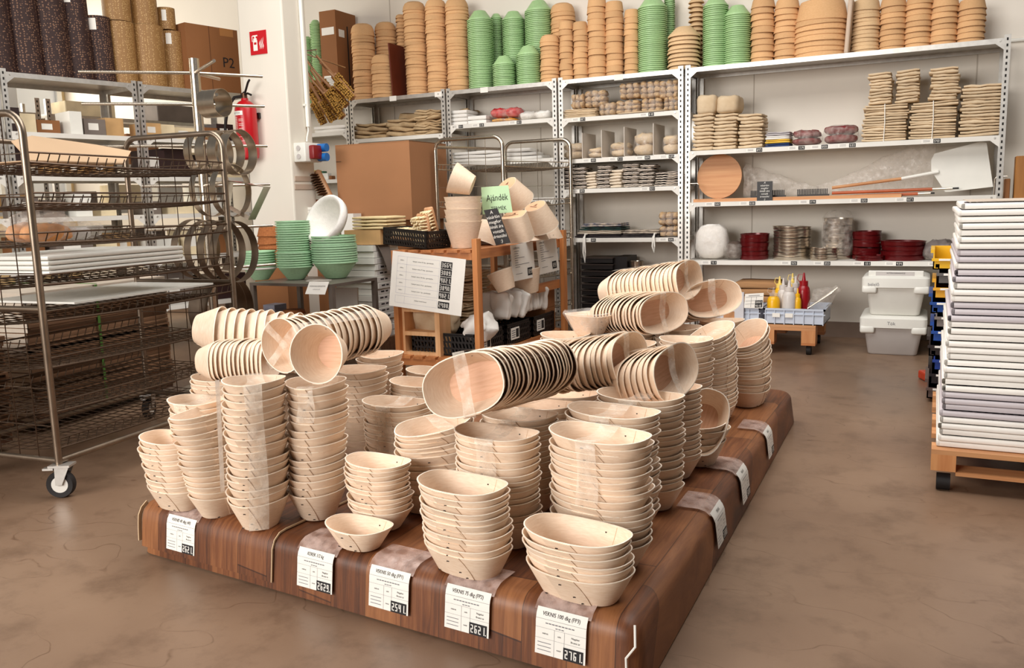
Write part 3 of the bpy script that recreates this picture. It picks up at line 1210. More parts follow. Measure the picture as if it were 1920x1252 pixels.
stack('S32', 'r100', ('c', 1110, 640, 3.90), 'the stack under the wrapped bowl', 0.1, vis=4)
# single bowl wrapped in plastic on top of the back stacks
stack('S26', 'r100', ('c', 1105, 578, 3.55), 'round veneer bowl wrapped in clear plastic on top of the back stacks', 0.9, base=STK['S25'][2] - 0.01, fixn=1)
# lying bundles
bundle('L4', 'r50', (594, 664, 2.42), (625, 660, 2.50), 'round basket standing on edge showing its pinkish inner base', nmax=1)
bundle('L3', 'r50', (528, 650, 2.62), (712, 612, 2.98), 'the cross-taped bundle behind the disc-like basket', pitch=0.026)
bundle('L1', 'r50', (562, 632, 2.98), (370, 616, 2.98), 'the smooth pale bundle lying at the far left', pitch=0.034)
bundle('L2', 'o50', (510, 674, 2.78), (380, 674, 2.80), 'the striped bundle lying below the smooth one', pitch=0.0145)
bundle('L5', 'o100', (868, 722, 2.20), (1030, 690, 2.56), 'the big middle lying bundle', roll=0.35, pitch=0.0185)
bundle('L6', 'o100', (1182, 672, 2.72), (1008, 690, 2.92), 'the centre bundle with its mouth turned right', roll=0.12, pitch=0.0205)
bundle('L7', 'o100', (1268, 697, 2.62), (1165, 712, 2.76), 'the short bundle near the right platform edge', roll=0.15, pitch=0.022)
bundle('L9', 'o100', (1246, 587, 3.42), (1135, 584, 3.72), 'the lower bundle at the back right', roll=0.12, pitch=0.0205)
bundle('L8', 'o100', (1292, 524, 3.62), (1140, 545, 3.86), 'the topmost bundle at the back right', roll=0.15, pitch=0.0205)
bundle('L10', 'o100', (1338, 560, 3.70), (1284, 572, 4.02), 'the small bundle right of the topmost one', roll=0.15, pitch=0.0205)
p_ = PC_(1316, 800, 2.93)
basket('o75', Matrix.Translation(p_) @ Matrix.Rotation(.4, 4, 'Z') @ Matrix.Rotation(1.05, 4, 'X') @ Matrix.Rotation(1.2, 4, 'Z'), 'single oval basket leaning upright on the low untidy stack', None)
mb = MB()
for me, M in REST:
    mb.add([M @ v.co for v in me.vertices], [tuple(p.vertices) for p in me.polygons])
o = mb.obj('nested_baskets', M_VENEER, smooth=True, angle=0.7)
tag(o, 'lower veneer baskets of the stacks hidden behind the front rows', 'baskets')
o['kind'] = 'stuff'


# ---- clear tape and stretch film over stacks and bundles
def tape(key, ang, width, label, lo=0.3, depth=1.0, shift=0.0, over=True):
    M, H, kind, dx = FRM[key]
    a, b, ab, bb, h, pitch, ex = BK[kind]
    rim = 1 / math.sqrt((math.cos(ang) / a) ** 2 + (math.sin(ang) / b) ** 2) + 0.006
    path = []
    for i in range(7):
        t = i / 6
        path.append((-rim - 0.001 * math.sin(9 * t), H * (lo + (1 - lo) * t)))
    for i in range(1, 8):
        t = i / 8
        path.append((-rim + 2 * rim * t, H + 0.003 - 0.012 * math.sin(PI * t)))
    for i in range(7):
        t = i / 6
        path.append((rim, H * (1 - (1 - lo) * depth * t)))
    ca, sa = math.cos(ang), math.sin(ang)
    n = len(path) - 1

    def fn(u, v):
        i = min(n - 1, int(u * n))
        f = u * n - i
        x = path[i][0] * (1 - f) + path[i + 1][0] * f
        z = path[i][1] * (1 - f) + path[i + 1][1] * f
        y = (v - 0.5) * width + shift + 0.004 * math.sin(17 * u + 5 * v)
        return Vector((x * ca - y * sa + dx * z / max(H, .01), x * sa + y * ca, z))
    mb = MB().grid(fn, n, 3)
    o = mb.obj('packing_tape', M_TAPE, smooth=True, angle=2)
    o.matrix_world = M
    return tag(o, label, 'tape')


tape('S3', -1.15, .05, 'clear tape strip over the tall front left round stack', lo=.04)
tape('S4', -1.5, .05, 'clear tape strip over the round stack below the disc-like basket', lo=.75)
tape('S12', -1.45, .055, 'clear tape strip over the stack behind the middle front stack', lo=.62)
tape('S16', -1.5, .055, 'clear tape strip over the tall stack behind the front right one', lo=.5)
tape('S17', -1.5, .06, 'clear tape strip over the second right side stack', lo=.75)
tape('S18', -1.5, .06, 'clear tape strip over the third right side stack', lo=.8)
tape('S9', -1.45, .055, 'clear tape strip over the stack before the wooden rack', lo=.5)
tape('S0', -1.4, .05, 'clear tape strip over the stack behind the left corner stack', lo=.7)
tape('S13', -1.4, .05, 'clear tape strip over the stack under the middle bundle', lo=.8)
tape('S22', .1, .05, 'clear tape strip over the tall end-on stack at the right', lo=.85)
tape('S11', -1.2, .05, 'clear tape strip over the leaning stack', lo=.85)
tape('L3', .75, .03, 'first clear tape of the cross on the taped bundle', lo=.2)
tape('L3', -.8, .03, 'second clear tape of the cross on the taped bundle', lo=.2)
tape('L5', 1.45, .04, 'clear tape strip along the big middle bundle', lo=.1)
tape('L6', 1.5, .035, 'clear tape strip along the centre bundle', lo=.1)
tape('L7', 1.5, .035, 'clear tape strip along the short right bundle', lo=.3)
tape('L8', 1.5, .03, 'clear tape strip along the topmost back bundle', lo=.1)
tape('L9', 1.5, .03, 'clear tape strip along the lower back bundle', lo=.1)
tape('L10', 1.5, .03, 'clear tape strip along the small back bundle', lo=.1)
# wrap around the single bowl and film edge on the round stack
M_, H_, kd_, _dx = FRM['S26']
o = noisy(MB().lathe([(.06, -.002), (.112, .089), (.109, .094), (.03, .075)], 28), .006, 22, 3, False).obj('plastic_wrap', M_FILM, smooth=True, angle=2)
o.matrix_world = M_
tag(o, 'clear plastic wrap around the single bowl on the back stacks', 'wrap')
M_, H_, kd_, _dx = FRM['S3']
o = MB().slab(lambda u, v: Vector((-.094 - .004 * u + _dx * v, -.035 - .012 * u, .1 + (H_ - .1) * v)), 1, 8, lambda u, v: Vector((0, 1, 0)), .001).obj('film_edge', film('white_film', (252, 250, 248), opacity=.85))
o.matrix_world = Matrix.Translation(M_.translation)
tag(o, 'white edge of stretch film down the tall front left stack', 'film')
print('BASKETS', NB)

# ================================================================ back shelving
YF, SD = 6.36, 0.40


def shelving(label, x0, x1, zs, yf=YF, depth=SD, H=2.02, M0=None, label_px=(), lipmat=None):
    o = thing('shelving_unit', label, 'shelf', (0, 0, 0) if M0 is None else (0, 0, 0))
    if M0 is not None:
        o.matrix_world = M0
    lw, t = 0.038, 0.003
    slots = []
    for sx, x in ((1, x0), (-1, x1)):
        for sy, y in ((1, yf), (-1, yf + depth)):
            mb = MB()
            mb.b2((x, y, 0), (x + sx * lw, y + sy * t, H))
            mb.b2((x, y, 0), (x + sx * t, y + sy * lw, H))
            pst = mb.obj('post', M_GALV, o)
            sl = MB()
            if sy > 0:
                z = 0.06
                while z < H - 0.03:
                    sl.b2((x + sx * 0.014, y - 0.0012, z), (x + sx * 0.024, y - 0.0002, z + 0.017))
                    z += 0.037
                fine(sl.obj('slots', M_HOLE, pst))
    for i, z in enumerate(zs):
        th = 0.032
        mb = MB()
        mb.b2((x0 + 0.004, yf + 0.004, z - 0.004), (x1 - 0.004, yf + depth - 0.004, z))
        mb.b2((x0 + 0.034, yf - 0.001, z - th), (x1 - 0.034, yf + 0.003, z))
        mb.b2((x0 + 0.004, yf + depth - 0.006, z - th), (x1 - 0.004, yf + depth - 0.002, z))
        mb.b2((x0 + 0.006, yf + 0.01, z - th), (x0 + 0.009, yf + depth - 0.01, z))
        mb.b2((x1 - 0.009, yf + 0.01, z - th), (x1 - 0.006, yf + depth - 0.01, z))
        # gussets
        for sx, x in ((1, x0 + 0.03), (-1, x1 - 0.03)):
            mb.add([(x, yf - 0.002, z), (x + sx * 0.055, yf - 0.002, z), (x + sx * 0.055, yf - 0.002, z - th), (x, yf - 0.002, z - th - 0.045)], [(0, 1, 2, 3)])
        sh = mb.obj('shelf', M_GALV if i == 0 else (lipmat or M_SHELFW), o)
        bt = MB()
        for x in (x0 + 0.06, x1 - 0.06):
            bt.cyl((x, yf - 0.002, z - 0.016), (x, yf - 0.007, z - 0.016), 0.006, 8)
        bt.obj('bolt', M_GALV, sh)
    return o


ZA = [2.0, 1.405, 1.03, 0.60]
ZB = [2.0, 1.707, 1.39, 1.157, 0.772]
ZC = [2.0, 1.72, 1.41, 1.10, 0.70]
ZD = [2.0, 1.66, 1.30, 0.90, 0.45]
XA, XB, XC, XD, XE = (-1.69, 0.372), (-2.70, -1.705), (-3.715, -2.715), (-4.71, -3.73), (-5.76, -4.725)
shelving('wide galvanised shelving unit at the right holding cotton cloths and tins', *XA, ZA)
shelving('galvanised shelving unit with striped gloves, left of the wide one', *XB, ZB)
shelving('galvanised shelving unit behind the empty trolley with a red bag', *XC, ZC)
shelving('galvanised shelving unit with burlap folds behind the big carton', *XD, ZD)
shelving('galvanised shelving unit half hidden behind the white column', *XE, [2.0, 1.74, 1.32, 1.05, 0.6])


# shelf-edge price tags
def shelf_tags(bay, zs, idx, pxs, desc, white=False):
    z = zs[idx] - 0.016
    for k, px in enumerate(pxs):
        p = PY(px, 300, YF)
        for _ in range(3):
            # solve for the pixel row of this height
            q = Vector((p.x, YF, z)) - CPOS
            py = 626 - F_PX * q.dot(CU) / q.dot(CF)
            p = PY(px, py, YF)
        o = thing('price_tag', f'{ord_(k)} price tag from the left on {desc}', 'price tag', (p.x, YF - 0.0015, z), group='price tags on ' + desc)
        MB().b2((-0.07, -0.0006, -0.012), (0.002, 0, 0.012)).obj('paper_strip', M_PAPER, o)
        MB().b2((0.0, -0.0009, -0.013), (0.042, 0, 0.013)).obj('black_tile', M_INK, o)
        R = random.Random(px)
        digits_mb(''.join(R.choice('0123456789') for _ in range(3)), 0.021, 0, 0.034, 0.016, lambda u, v: (u, -0.0013, v)).obj('tile_digits', M_PAPER, o)
        ln = MB()
        for r in (-0.004, 0.004):
            rect(ln, -0.06, r, -0.02, r + 0.0025, lambda u, v: (u, -0.001, v))
        ln.obj('print_lines', M_INKGREY, o)


shelf_tags(XA, ZA, 1, (1418, 1497, 1540, 1592, 1750), 'the cloth shelf edge of the wide unit')
shelf_tags(XA, ZA, 2, (1340, 1405, 1518, 1614, 1700), 'the peel shelf edge of the wide unit')
shelf_tags(XA, ZA, 3, (1333, 1483, 1545, 1620, 1680, 1762), 'the tin shelf edge of the wide unit')
shelf_tags(XB, ZB, 1, (1088, 1216), 'the upper edge of the glove unit')
shelf_tags(XB, ZB, 2, (1108, 1158, 1209, 1254), 'the divider shelf edge of the glove unit')
shelf_tags(XB, ZB, 3, (1087, 1218), 'the glove shelf edge')
shelf_tags(XB, ZB, 4, (1108, 1253), 'the fabric shelf edge')
shelf_tags(XC, ZC, 1, (860, 899, 969), 'the red bag shelf edge')

# ================================================================ bowls on top of the shelving
PROF = {
    'dome': ([(1, 0), (1.0, 0.05), (0.985, 0.12), (0.93, 0.38), (0.80, 0.62), (0.58, 0.75), (0.28, 0.80), (0.02, 0.81)], 28, True),
    'cone': ([(1, 0), (1.0, 0.05), (0.97, 0.10), (0.86, 0.62), (0.80, 0.74), (0.68, 0.78), (0.02, 0.79)], 26, True),
    'deep': ([(1, 0), (1.0, 0.05), (0.985, 0.10), (0.88, 0.92), (0.80, 1.03), (0.66, 1.06), (0.02, 1.07)], 24, True),
    'shallow': ([(1, 0), (1.0, 0.05), (0.985, 0.10), (0.88, 0.22), (0.50, 0.60), (0.42, 0.63), (0.02, 0.63)], 28, True),
    'green': ([(1, 0), (1.0, 0.07), (0.91, 0.08), (0.89, 0.16), (0.46, 0.74), (0.38, 0.76), (0.02, 0.76)], 28, False),
}


def bowl_mesh(kind, m, flip=True, sy=1.0, name='bowl'):
    prof, n, sm = PROF[kind]
    h = prof[-1][1]
    inner = [(r * 0.94 if r > 0.1 else r, max(0, z - 0.06)) for r, z in prof[::-1]]
    pts = prof + []
    mb = MB()
    full = [(r, z) for r, z in prof]
    mb.lathe(full, n, cap1=True)
    mb.lathe([(0.02, h - 0.05)] + [(r * 0.955, max(0.0, z - 0.03)) for r, z in prof[:-1][::-1]] + [(1, 0)], n, cap0=True)
    if not flip:
        mb.v = [(x, -y, h - z) for x, y, z in mb.v]
    if sy != 1:
        mb.v = [(x, y * sy, z) for x, y, z in mb.v]
    me = mb.mesh(name, True, 0.5 if sm else 0.3)
    me.materials.append(m)
    return me, h


BW = {}


def bowl(kind, m, flip=True, sy=1.0):
    k = (kind, m.name, flip, sy)
    if k not in BW:
        BW[k] = bowl_mesh(kind, m, flip, sy)
    return BW[k]


NBW = {}
STUFF_GREEN = []


def bowl_stack(px0, px1, ytop, kind, m, pitch, desc, word, dy=0.0, z0=2.003, sy=1.0, tilt=0.03, jit=0.004, stuff=False, yb=None):
    Y = 6.56 + dy
    pc = (px0 + px1) / 2
    p = PY(pc, 130, Y)
    for _ in range(3):
        q = Vector((p.x, Y, z0)) - CPOS
        p = PY(pc, 626 - F_PX * q.dot(CU) / q.dot(CF), Y)
    r = (px1 - px0) / 2 * MPP(p) * 0.97
    me, h = bowl(kind, m, True, sy)
    ztop = PY(pc, max(ytop, -30), Y).z
    n = max(1, int(round((ztop - z0 - h * r) / pitch)) + 1)
    R = random.Random(desc)
    out_of_frame = ytop <= 0
    for i in range(n):
        loc = Vector((p.x + (R.uniform(-jit, jit) if i else 0), Y + (R.uniform(-jit, jit) if i else 0), z0 + i * pitch))
        M = Matrix.Translation(loc) @ Matrix.Rotation(R.uniform(-tilt, tilt) if i else 0, 4, 'Y') @ Matrix.Rotation(R.uniform(-tilt, tilt) if i else 0, 4, 'X') @ Matrix.Rotation(R.uniform(0, 6.28) if sy == 1 else 0, 4, 'Z') @ Matrix.Scale(r, 4)
        if stuff:
            STUFF_GREEN.append((me, M))
            continue
        o = link(word + '_bowl', me)
        o.matrix_world = M
        if i == 0:
            lab = f'lowest {word} bowl of {desc}'
        elif i == n - 1 and not out_of_frame:
            lab = f'topmost {word} bowl of {desc}'
        else:
            lab = f'{ord_(i)} bowl from below in {desc}'
        tag(o, lab, 'bowl', f'{word} bowls of {desc}')
        NBW[word] = NBW.get(word, 0) + 1


TAN = [
    (664, 709, 42, 'dome', .029, 'the stack right of the tall carton', -0.05, 1),
    (698, 743, 102, 'dome', .029, 'the short stack in front of the leaning board', -0.10, 1),
    (709, 750, 42, 'dome', .029, 'the stack behind the short domed stack', 0.10, 1),
    (748, 768, 28, 'dome', .029, 'the narrow stack behind the leaning board', 0.10, 1),
    (762, 806, 0, 'dome', .0265, 'the first tall domed stack right of the leaning board', 0.0, 1),
    (802, 843, 0, 'dome', .0265, 'the second tall domed stack right of the leaning board', 0.0, 1),
    (839, 884, -4, 'dome', .0265, 'the tall domed stack touching the green stacks', 0.0, 1),
    (1013, 1052, 66, 'dome', .031, 'the short domed stack right of the green stacks', -0.06, 1),
    (1034, 1081, 8, 'dome', .031, 'the domed stack behind the small deep bowls', 0.10, 1),
    (1049, 1077, 40, 'deep', .044, 'the first slim stack of small deep bowls', -0.06, 1),
    (1075, 1105, 41, 'deep', .042, 'the second slim stack of small deep bowls', -0.05, 1),
    (1102, 1139, 0, 'deep', .045, 'the third slim stack of small deep bowls', -0.02, 1),
    (1135, 1171, 0, 'deep', .045, 'the fourth slim stack of small deep bowls', 0.0, 1),
    (1170, 1199, 22, 'deep', .043, 'the last slim stack before the tall green stack', -0.03, 1),
    (1406, 1452, -5, 'cone', .043, 'the stack right of the pointed green stack', 0.0, 1),
    (1450, 1497, -5, 'cone', .040, 'the stack left of the big loaf bowls', 0.0, 1),
    (1648, 1697, -5, 'cone', .036, 'the fourth stack from the right shelf end', 0.0, 1),
    (1695, 1745, -5, 'cone', .036, 'the third stack from the right shelf end', 0.0, 1),
    (1743, 1793, -5, 'cone', .036, 'the second stack from the right shelf end', 0.0, 1),
    (1793, 1844, -5, 'cone', .036, 'the stack at the right shelf end', 0.0, 1),
]
for x0, x1, yt, kd, pt, ds, dy, sy in TAN:
    bowl_stack(x0, x1, yt, kd, M_PULP, pt, ds, 'tan', dy, sy=sy)
bowl_stack(1489, 1586, 2, 'cone', M_PULP, 0.036, 'the stack of big loaf bowls', 'loaf', -0.01, sy=0.85, tilt=0.03)
for x0, x1, yt, kd, pt, ds, dy in [
    (1251, 1313, 52, 'shallow', .030, 'the wide pale stack over the shelving joint', -0.04),
    (1290, 1320, 0, 'shallow', .034, 'the pale stack behind the wide pale one', 0.12),
    (1595, 1648, 0, 'cone', .026, 'the pale rattan stack right of the leaning tray', 0.0)]:
    bowl_stack(x0, x1, yt, kd, M_PULPPALE, pt, ds, 'pale', dy)
for x0, x1, yt, ds, dy, st in [
    (879, 929, 20, 'the front left stack of green bowls', -0.03, 0),
    (924, 969, 104, 'the low middle stack of green bowls', -0.10, 0),
    (968, 1016, 85, 'the low right stack of green bowls', -0.08, 0),
    (944, 988, 20, 'the stack behind the low middle green bowls', 0.10, 0),
    (986, 1039, 2, 'the pointed stack behind the low right green bowls', 0.10, 0),
    (1196, 1252, -5, 'the tall green stack left of the wide pale bowls', 0.0, 0),
    (1317, 1365, -5, 'the tall green stack right of the wide pale bowls', 0.0, 0),
    (1356, 1408, 12, 'the green stack with a pointed top', 0.0, 0),
    (589, 612, 35, 'the green stack beside the tall carton', 0.0, 0),
    (1245, 1266, -5, '', 0.12, 1), (922, 946, 25, '', 0.14, 1), (575, 593, 69, '', 0.05, 1)]:
    bowl_stack(x0, x1, yt, 'green', M_GREEN, 0.0142, ds, 'green', dy, jit=0.0015, tilt=0.008, stuff=bool(st))
mb = MB()
for me, M in STUFF_GREEN:
    mb.add([M @ v.co for v in me.vertices], [tuple(p.vertices) for p in me.polygons])
o = mb.obj('green_bowls', M_GREEN, smooth=True, angle=0.3)
tag(o, 'further green bowls stacked behind the front ones on the shelving', 'bowls')
o['kind'] = 'stuff'
print('BOWLS', NBW)

# tall carton, leaning board and tray between the stacks
p = PY(637, 100, 6.5)
x0, x1 = PY(607, 180, 6.44).x, PY(634, 180, 6.44).x
zt = PY(612, 20, 6.44).z
cb = thing('tall_carton', 'tall narrow brown carton standing among the bowls on the shelving', 'carton', (x0, 6.44, 2.003))
w, d, hh = x1 - x0 + 0.015, 0.30, zt - 2.003
MB().b2((0, 0, 0), (w, d, hh)).obj('carton_body', M_CARDDARK, cb)
MB().b2((0.02, -0.002, hh * 0.74), (w - 0.02, 0, hh * 0.82)).obj('white_label', M_PAPER, cb)
MB().b2((w, 0.04, hh * 0.72), (w + 0.002, 0.12, hh * 0.80)).obj('white_label', M_PAPER, cb)
bar = MB()
MB().b2((0.02, -0.002, hh * 0.18), (w - 0.03, 0, hh * 0.30)).obj('barcode_label', M_PAPER, cb)
for k in range(7):
    bar.b2((0.024, -0.0026, hh * 0.19 + k * hh * 0.014), (w - 0.034, -0.002, hh * 0.19 + k * hh * 0.014 + 0.003))
bar.obj('barcode', M_INK, cb)
mb = MB()
mb.b2((w, 0.16, 0.05), (w + 0.002, 0.175, hh - 0.12))
mb.obj('hand_slot', M_HOLE, cb)
x = PY(746, 120, 6.5).x
o = MB().box((0, 0, 0.225), (0.012, 0.26, 0.45)).obj('leaning_board', mat('dark_red_board', (104, 44, 26), rough=0.4, var=0.1))
o.location = (x, 6.53, 2.004)
o.rotation_euler = (0, -0.05, 0)
tag(o, 'thin dark red board standing between the tan bowl stacks', 'board')
x = PY(1587, 60, 6.5).x
o = bevelled((0.03, 0.3, 0.36), 0.01, 2, (0, 0, 0.18)).obj('leaning_tray', mat('tray_beige', (196, 172, 150), rough=0.5, var=0.05))
o.location = (x + 0.01, 6.55, 2.004)
o.rotation_euler = (0, 0.06, 0)
tag(o, 'grey beige tray standing on edge between loaf and rattan bowls', 'tray')

# small white labels on the top beam
for k, (px, lab) in enumerate([(737, 'below the leaning dark red board'), (822, 'at the joint beside the red bag unit'), (908, 'below the front left green stack'), (1160, 'below the small deep bowls')]):
    x = XP(px, 1.985, YF)
    o = MB().b2((-.035, -.0012, -.03), (.035, -.0004, .012)).obj('paper_label', M_PAPER, loc=(x, YF - .002, 1.99))
    o.name = 'shelf_card'
    tag(o, f'small white card on the top shelf beam {lab}', 'card')

# ================================================================ goods on the back shelves
FOLD = {}


def fold_mesh(key, dims, m, layers=2, seed=0, amp=0.004):
    k = (key, seed)
    if k not in FOLD:
        w, d, t = dims
        mb = MB()
        for i in range(layers):
            lt = t / layers
            fr = [0.58, 0.42][i % 2] * 2 if layers == 2 else 1.0
            part = rbox((w * (1 - 0.05 * (i % 2)), d * (1 - 0.04 * (i % 2)), lt * fr * 0.98), min(lt * fr * 0.46, 0.03), 4)
            zo = sum(([0.58, 0.42][q % 2] * 2 if layers == 2 else 1.0) * lt for q in range(i))
            part.v = [(x + (0.02 * w if i % 2 else 0), y, z + zo) for x, y, z in part.v]
            mb.add(part.v, part.f)
        noisy(mb, amp, 16, seed)
        me = mb.mesh('folded_cloth', True, 1.2)
        me.materials.append(m)
        FOLD[k] = me
    return FOLD[k]


def cloth_pile(px0, px1, ytop, z, n, desc, m=M_CLOTH, depth=0.22, Y=None, word='folded cotton cloth', layers=2, dy=0.0, amp=0.009, name='folded_cloth', base=None, wig=0.008, tie=False, rock=0.03):
    Yf = YF + 0.03 + dy
    x0, x1 = XP(px0, z, Yf), XP(px1, z, Yf)
    w = x1 - x0
    ztop = PY((px0 + px1) / 2, ytop, Yf).z
    t = (ztop - z) / n
    R = random.Random(desc)
    for i in range(n):
        me = fold_mesh((desc,), (w * 0.98, depth, t * 1.02), m, layers, seed=i % 3, amp=amp)
        o = link(name, me)
        o.location = ((x0 + x1) / 2 + R.uniform(-wig, wig), Yf + depth / 2 + R.uniform(-wig, wig), z + 0.001 + i * t)
        o.rotation_euler = (0, R.uniform(-rock, rock), R.uniform(-0.05, 0.05))
        lab = f'{ord_(n - 1 - i)} {word} from the top of {desc}' if n > 1 else f'{word} {desc}'
        tag(o, lab, 'cloth', f'cloths of {desc}')
    if tie:
        xm = (x0 + x1) / 2
        tz = ztop - z + 0.006
        pts = [(xm, Yf - 0.008, 0), (xm + 0.004, Yf - 0.010, tz * 0.5), (xm, Yf - 0.004, tz - 0.004), (xm, Yf + depth / 2, tz), (xm, Yf + depth, tz - 0.004), (xm, Yf + depth + 0.008, 0)]
        s = MB().tube([(a, b, c + z) for a, b, c in pts], 0.003, 6).obj('string', M_PAPER, smooth=True)
        tag(s, f'string tied around {desc}', 'string')
    return x0, x1, ztop


# --- wide unit, cloth shelf
z = ZA[1]
cloth_pile(1297, 1338, 213, z, 5, 'the first left cotton pile')
cloth_pile(1337, 1382, 213, z, 5, 'the second left cotton pile')
cloth_pile(1384, 1431, 213, z, 5, 'the third left cotton pile')
zt = PY(1340, 214, YF + 0.05).z
cloth_pile(1306, 1344, 177, zt, 1, 'lying left on top of the left cloth piles', layers=1)
cloth_pile(1342, 1384, 178, zt, 1, 'lying right on top of the left cloth piles', layers=1)
for k, (m, lab) in enumerate([(mat('cloth_blue', (38, 58, 102), rough=.9), 'dark blue'), (mat('cloth_yellow', (226, 184, 70), rough=.9), 'yellow'), (M_WHITECLOTH, 'white'), (mat('cloth_grey', (176, 170, 172), rough=.9), 'grey')]):
    x0, x1 = XP(1434, z, 6.4), XP(1480, z, 6.4)
    me = fold_mesh('small' + lab, (x1 - x0, 0.2, 0.026), m, 2, k)
    o = link('folded_cloth', me, loc=((x0 + x1) / 2, 6.5, z + 0.001 + k * 0.0262))
    tag(o, f'small folded {lab} cloth between cotton pile and red bags', 'cloth', 'small coloured cloths')
M_DRB = mat('dark_red_cloth', (120, 26, 30), rough=0.6, var=0.3, scale=20)


def bag_pack(px0, px1, ytop, z, inner, label, depth=0.22, n=3, dy=0.0, seed=1, filmm=None, cat='bag', amp=0.01, name='plastic_bag', flat=False):
    Yf = YF + 0.03 + dy
    x0, x1 = XP(px0, z, Yf), XP(px1, z, Yf)
    w = x1 - x0
    h = PY((px0 + px1) / 2, ytop, Yf).z - z
    o = thing(name, label, cat, ((x0 + x1) / 2, Yf + depth / 2, z + 0.001))
    R = random.Random(label)
    rows = max(1, n // 2)
    k = 0
    tan = inner.name == 'tan_rolls'
    if tan:
        rows += 1
    for r in range(rows):
        cnt = 1 if flat else (3 if tan else (2 if n > 1 else 1))
        for c in range(cnt):
            ww, hh = w * 0.9 / cnt, h * 0.92 / rows
            bl = blob((ww * 1.06, depth * 0.9, hh * 1.1), seed + k, amp * (0.7 if tan else 1.0), 26, 18, 10, 2.6)
            noisy(bl, amp * 0.6, 60, seed + k)
            ox = (c - (cnt - 1) / 2) * ww
            bl.v = [(x + ox, y + R.uniform(-.01, .01), zz + r * hh + 0.004) for x, y, zz in bl.v]
            bl.obj('contents', inner, o, smooth=True, angle=2)
            k += 1
    bl = blob((w, depth, h), seed + 50, amp * 1.1, 9, 24, 12, 3.2)
    bl.obj('clear_wrapping', filmm or M_BAGF, o, smooth=True, angle=2)
    return o


bag_pack(1481, 1537, 243, z, M_DRB, 'clear bag of dark red cloth left of its twin', seed=3, n=4, flat=True)
bag_pack(1539, 1607, 233, z, M_DRB, 'clear bag of dark red cloth beside the tied cotton piles', seed=9, n=4, flat=True, depth=0.26)
x0, x1, zt1 = cloth_pile(1614, 1700, 196, z, 7, 'the tied pile by the red bags', depth=0.26, tie=True)
x0, x1, zt2 = cloth_pile(1702, 1793, 190, z, 7, 'the middle tied pile', depth=0.26, tie=True, rock=0.03)
cloth_pile(1797, 1876, 158, z, 8, 'the untied pile by the right post', depth=0.26)
cloth_pile(1627, 1672, 136, zt1 + 0.004, 5, 'the small left top pile', depth=0.18)
cloth_pile(1679, 1725, 130, zt1 + 0.004, 5, 'the small middle top pile', depth=0.18, dy=0.02)
cloth_pile(1741, 1797, 126, zt2 + 0.004, 5, 'the small leaning top pile', depth=0.18, wig=0.012, rock=0.08)

# --- wide unit, peel shelf
z = ZA[2]
Yf = YF + 0.02
x0, x1 = XP(1300, z, Yf), XP(1690, z, Yf)
o = MB().b2((x0, Yf, z + 0.0005), (x1, Yf + 0.12, z + 0.024)).obj('pine_plank', M_PINEX)
tag(o, 'long pine plank lying along the front of the peel shelf', 'plank')
# round wooden peel
c0, c1 = XP(1309, 1.18, 6.5), XP(1392, 1.18, 6.5)
r = (c1 - c0) / 2
zc = z + 0.026 + r * 0.97
o = MB().cyl((0, 0.008, 0), (0, -0.008, 0), r, 48).obj('round_board', wood('board_wood', (206, 150, 98), (184, 122, 72), axis=0), smooth=True, angle=0.6)
o.location = ((c0 + c1) / 2, 6.48, zc)
o.rotation_euler = (-0.14, 0, 0)
tag(o, 'round wooden board leaning at the left of the peel shelf', 'board')
# white paddle blade in plastic
pts = [(1746, 300), (1752, 288), (1840, 265), (1850, 268), (1862, 350), (1780, 368), (1772, 362), (1746, 320)]
q = [PY(a, b, 6.5) for a, b in pts]
base = Vector((q[4].x, 6.5, z))
pd = thing('bread_peel', 'white plastic bread peel leaning at the right of the peel shelf', 'peel', (q[5].x, 6.5, z + 0.026))
mb = MB()
ring = [Vector((v.x - q[5].x, 0, max(0.002, v.z - z - 0.026))) for v in q]
mb.loft([[p + Vector((0, -0.006, 0)) for p in ring], [p + Vector((0, 0.006, 0)) for p in ring]])
mb.obj('blade', M_WHITE, pd)
a, b_ = PY(1760, 322, 6.5), PY(1690, 335, 6.47)
MB().tube([(a.x - q[5].x, -0.012, a.z - z - 0.026), (b_.x - q[5].x, -0.03, b_.z - z - 0.026)], 0.012, 10).obj('ferrule', M_WHITE, pd, smooth=True)
c = PY(1560, 352, 6.44)
MB().tube([(b_.x - q[5].x, -0.03, b_.z - z - 0.026), (c.x - q[5].x, -0.06, c.z - z - 0.026)], 0.011, 10).obj('handle', M_PINEX, pd, smooth=True)
for k, (pa, pb, lab) in enumerate([((1560, 362), (1786, 353), 'upper orange-brown handle with steel tip lying on the peel shelf'), ((1600, 368), (1745, 362), 'lower orange-brown handle with steel tip lying on the peel shelf')]):
    yy = 6.42 + 0.03 * (1 - k)
    a, b_ = PY(*pa, yy), PY(*pb, yy)
    hd = thing('peel_handle', lab, 'handle', a)
    d = b_ - a
    MB().tube([(0, 0, 0), d * 0.84], 0.011, 10).obj('shaft', mat('orange_wood', (176, 84, 40), rough=.4, var=.15), hd, smooth=True)
    MB().tube([d * 0.84, d], 0.009, 10).obj('steel_tip', M_STEEL, hd, smooth=True)
    MB().tube([d, d * 1.05], 0.006, 8).obj('black_tip', M_BLACK, hd, smooth=True)
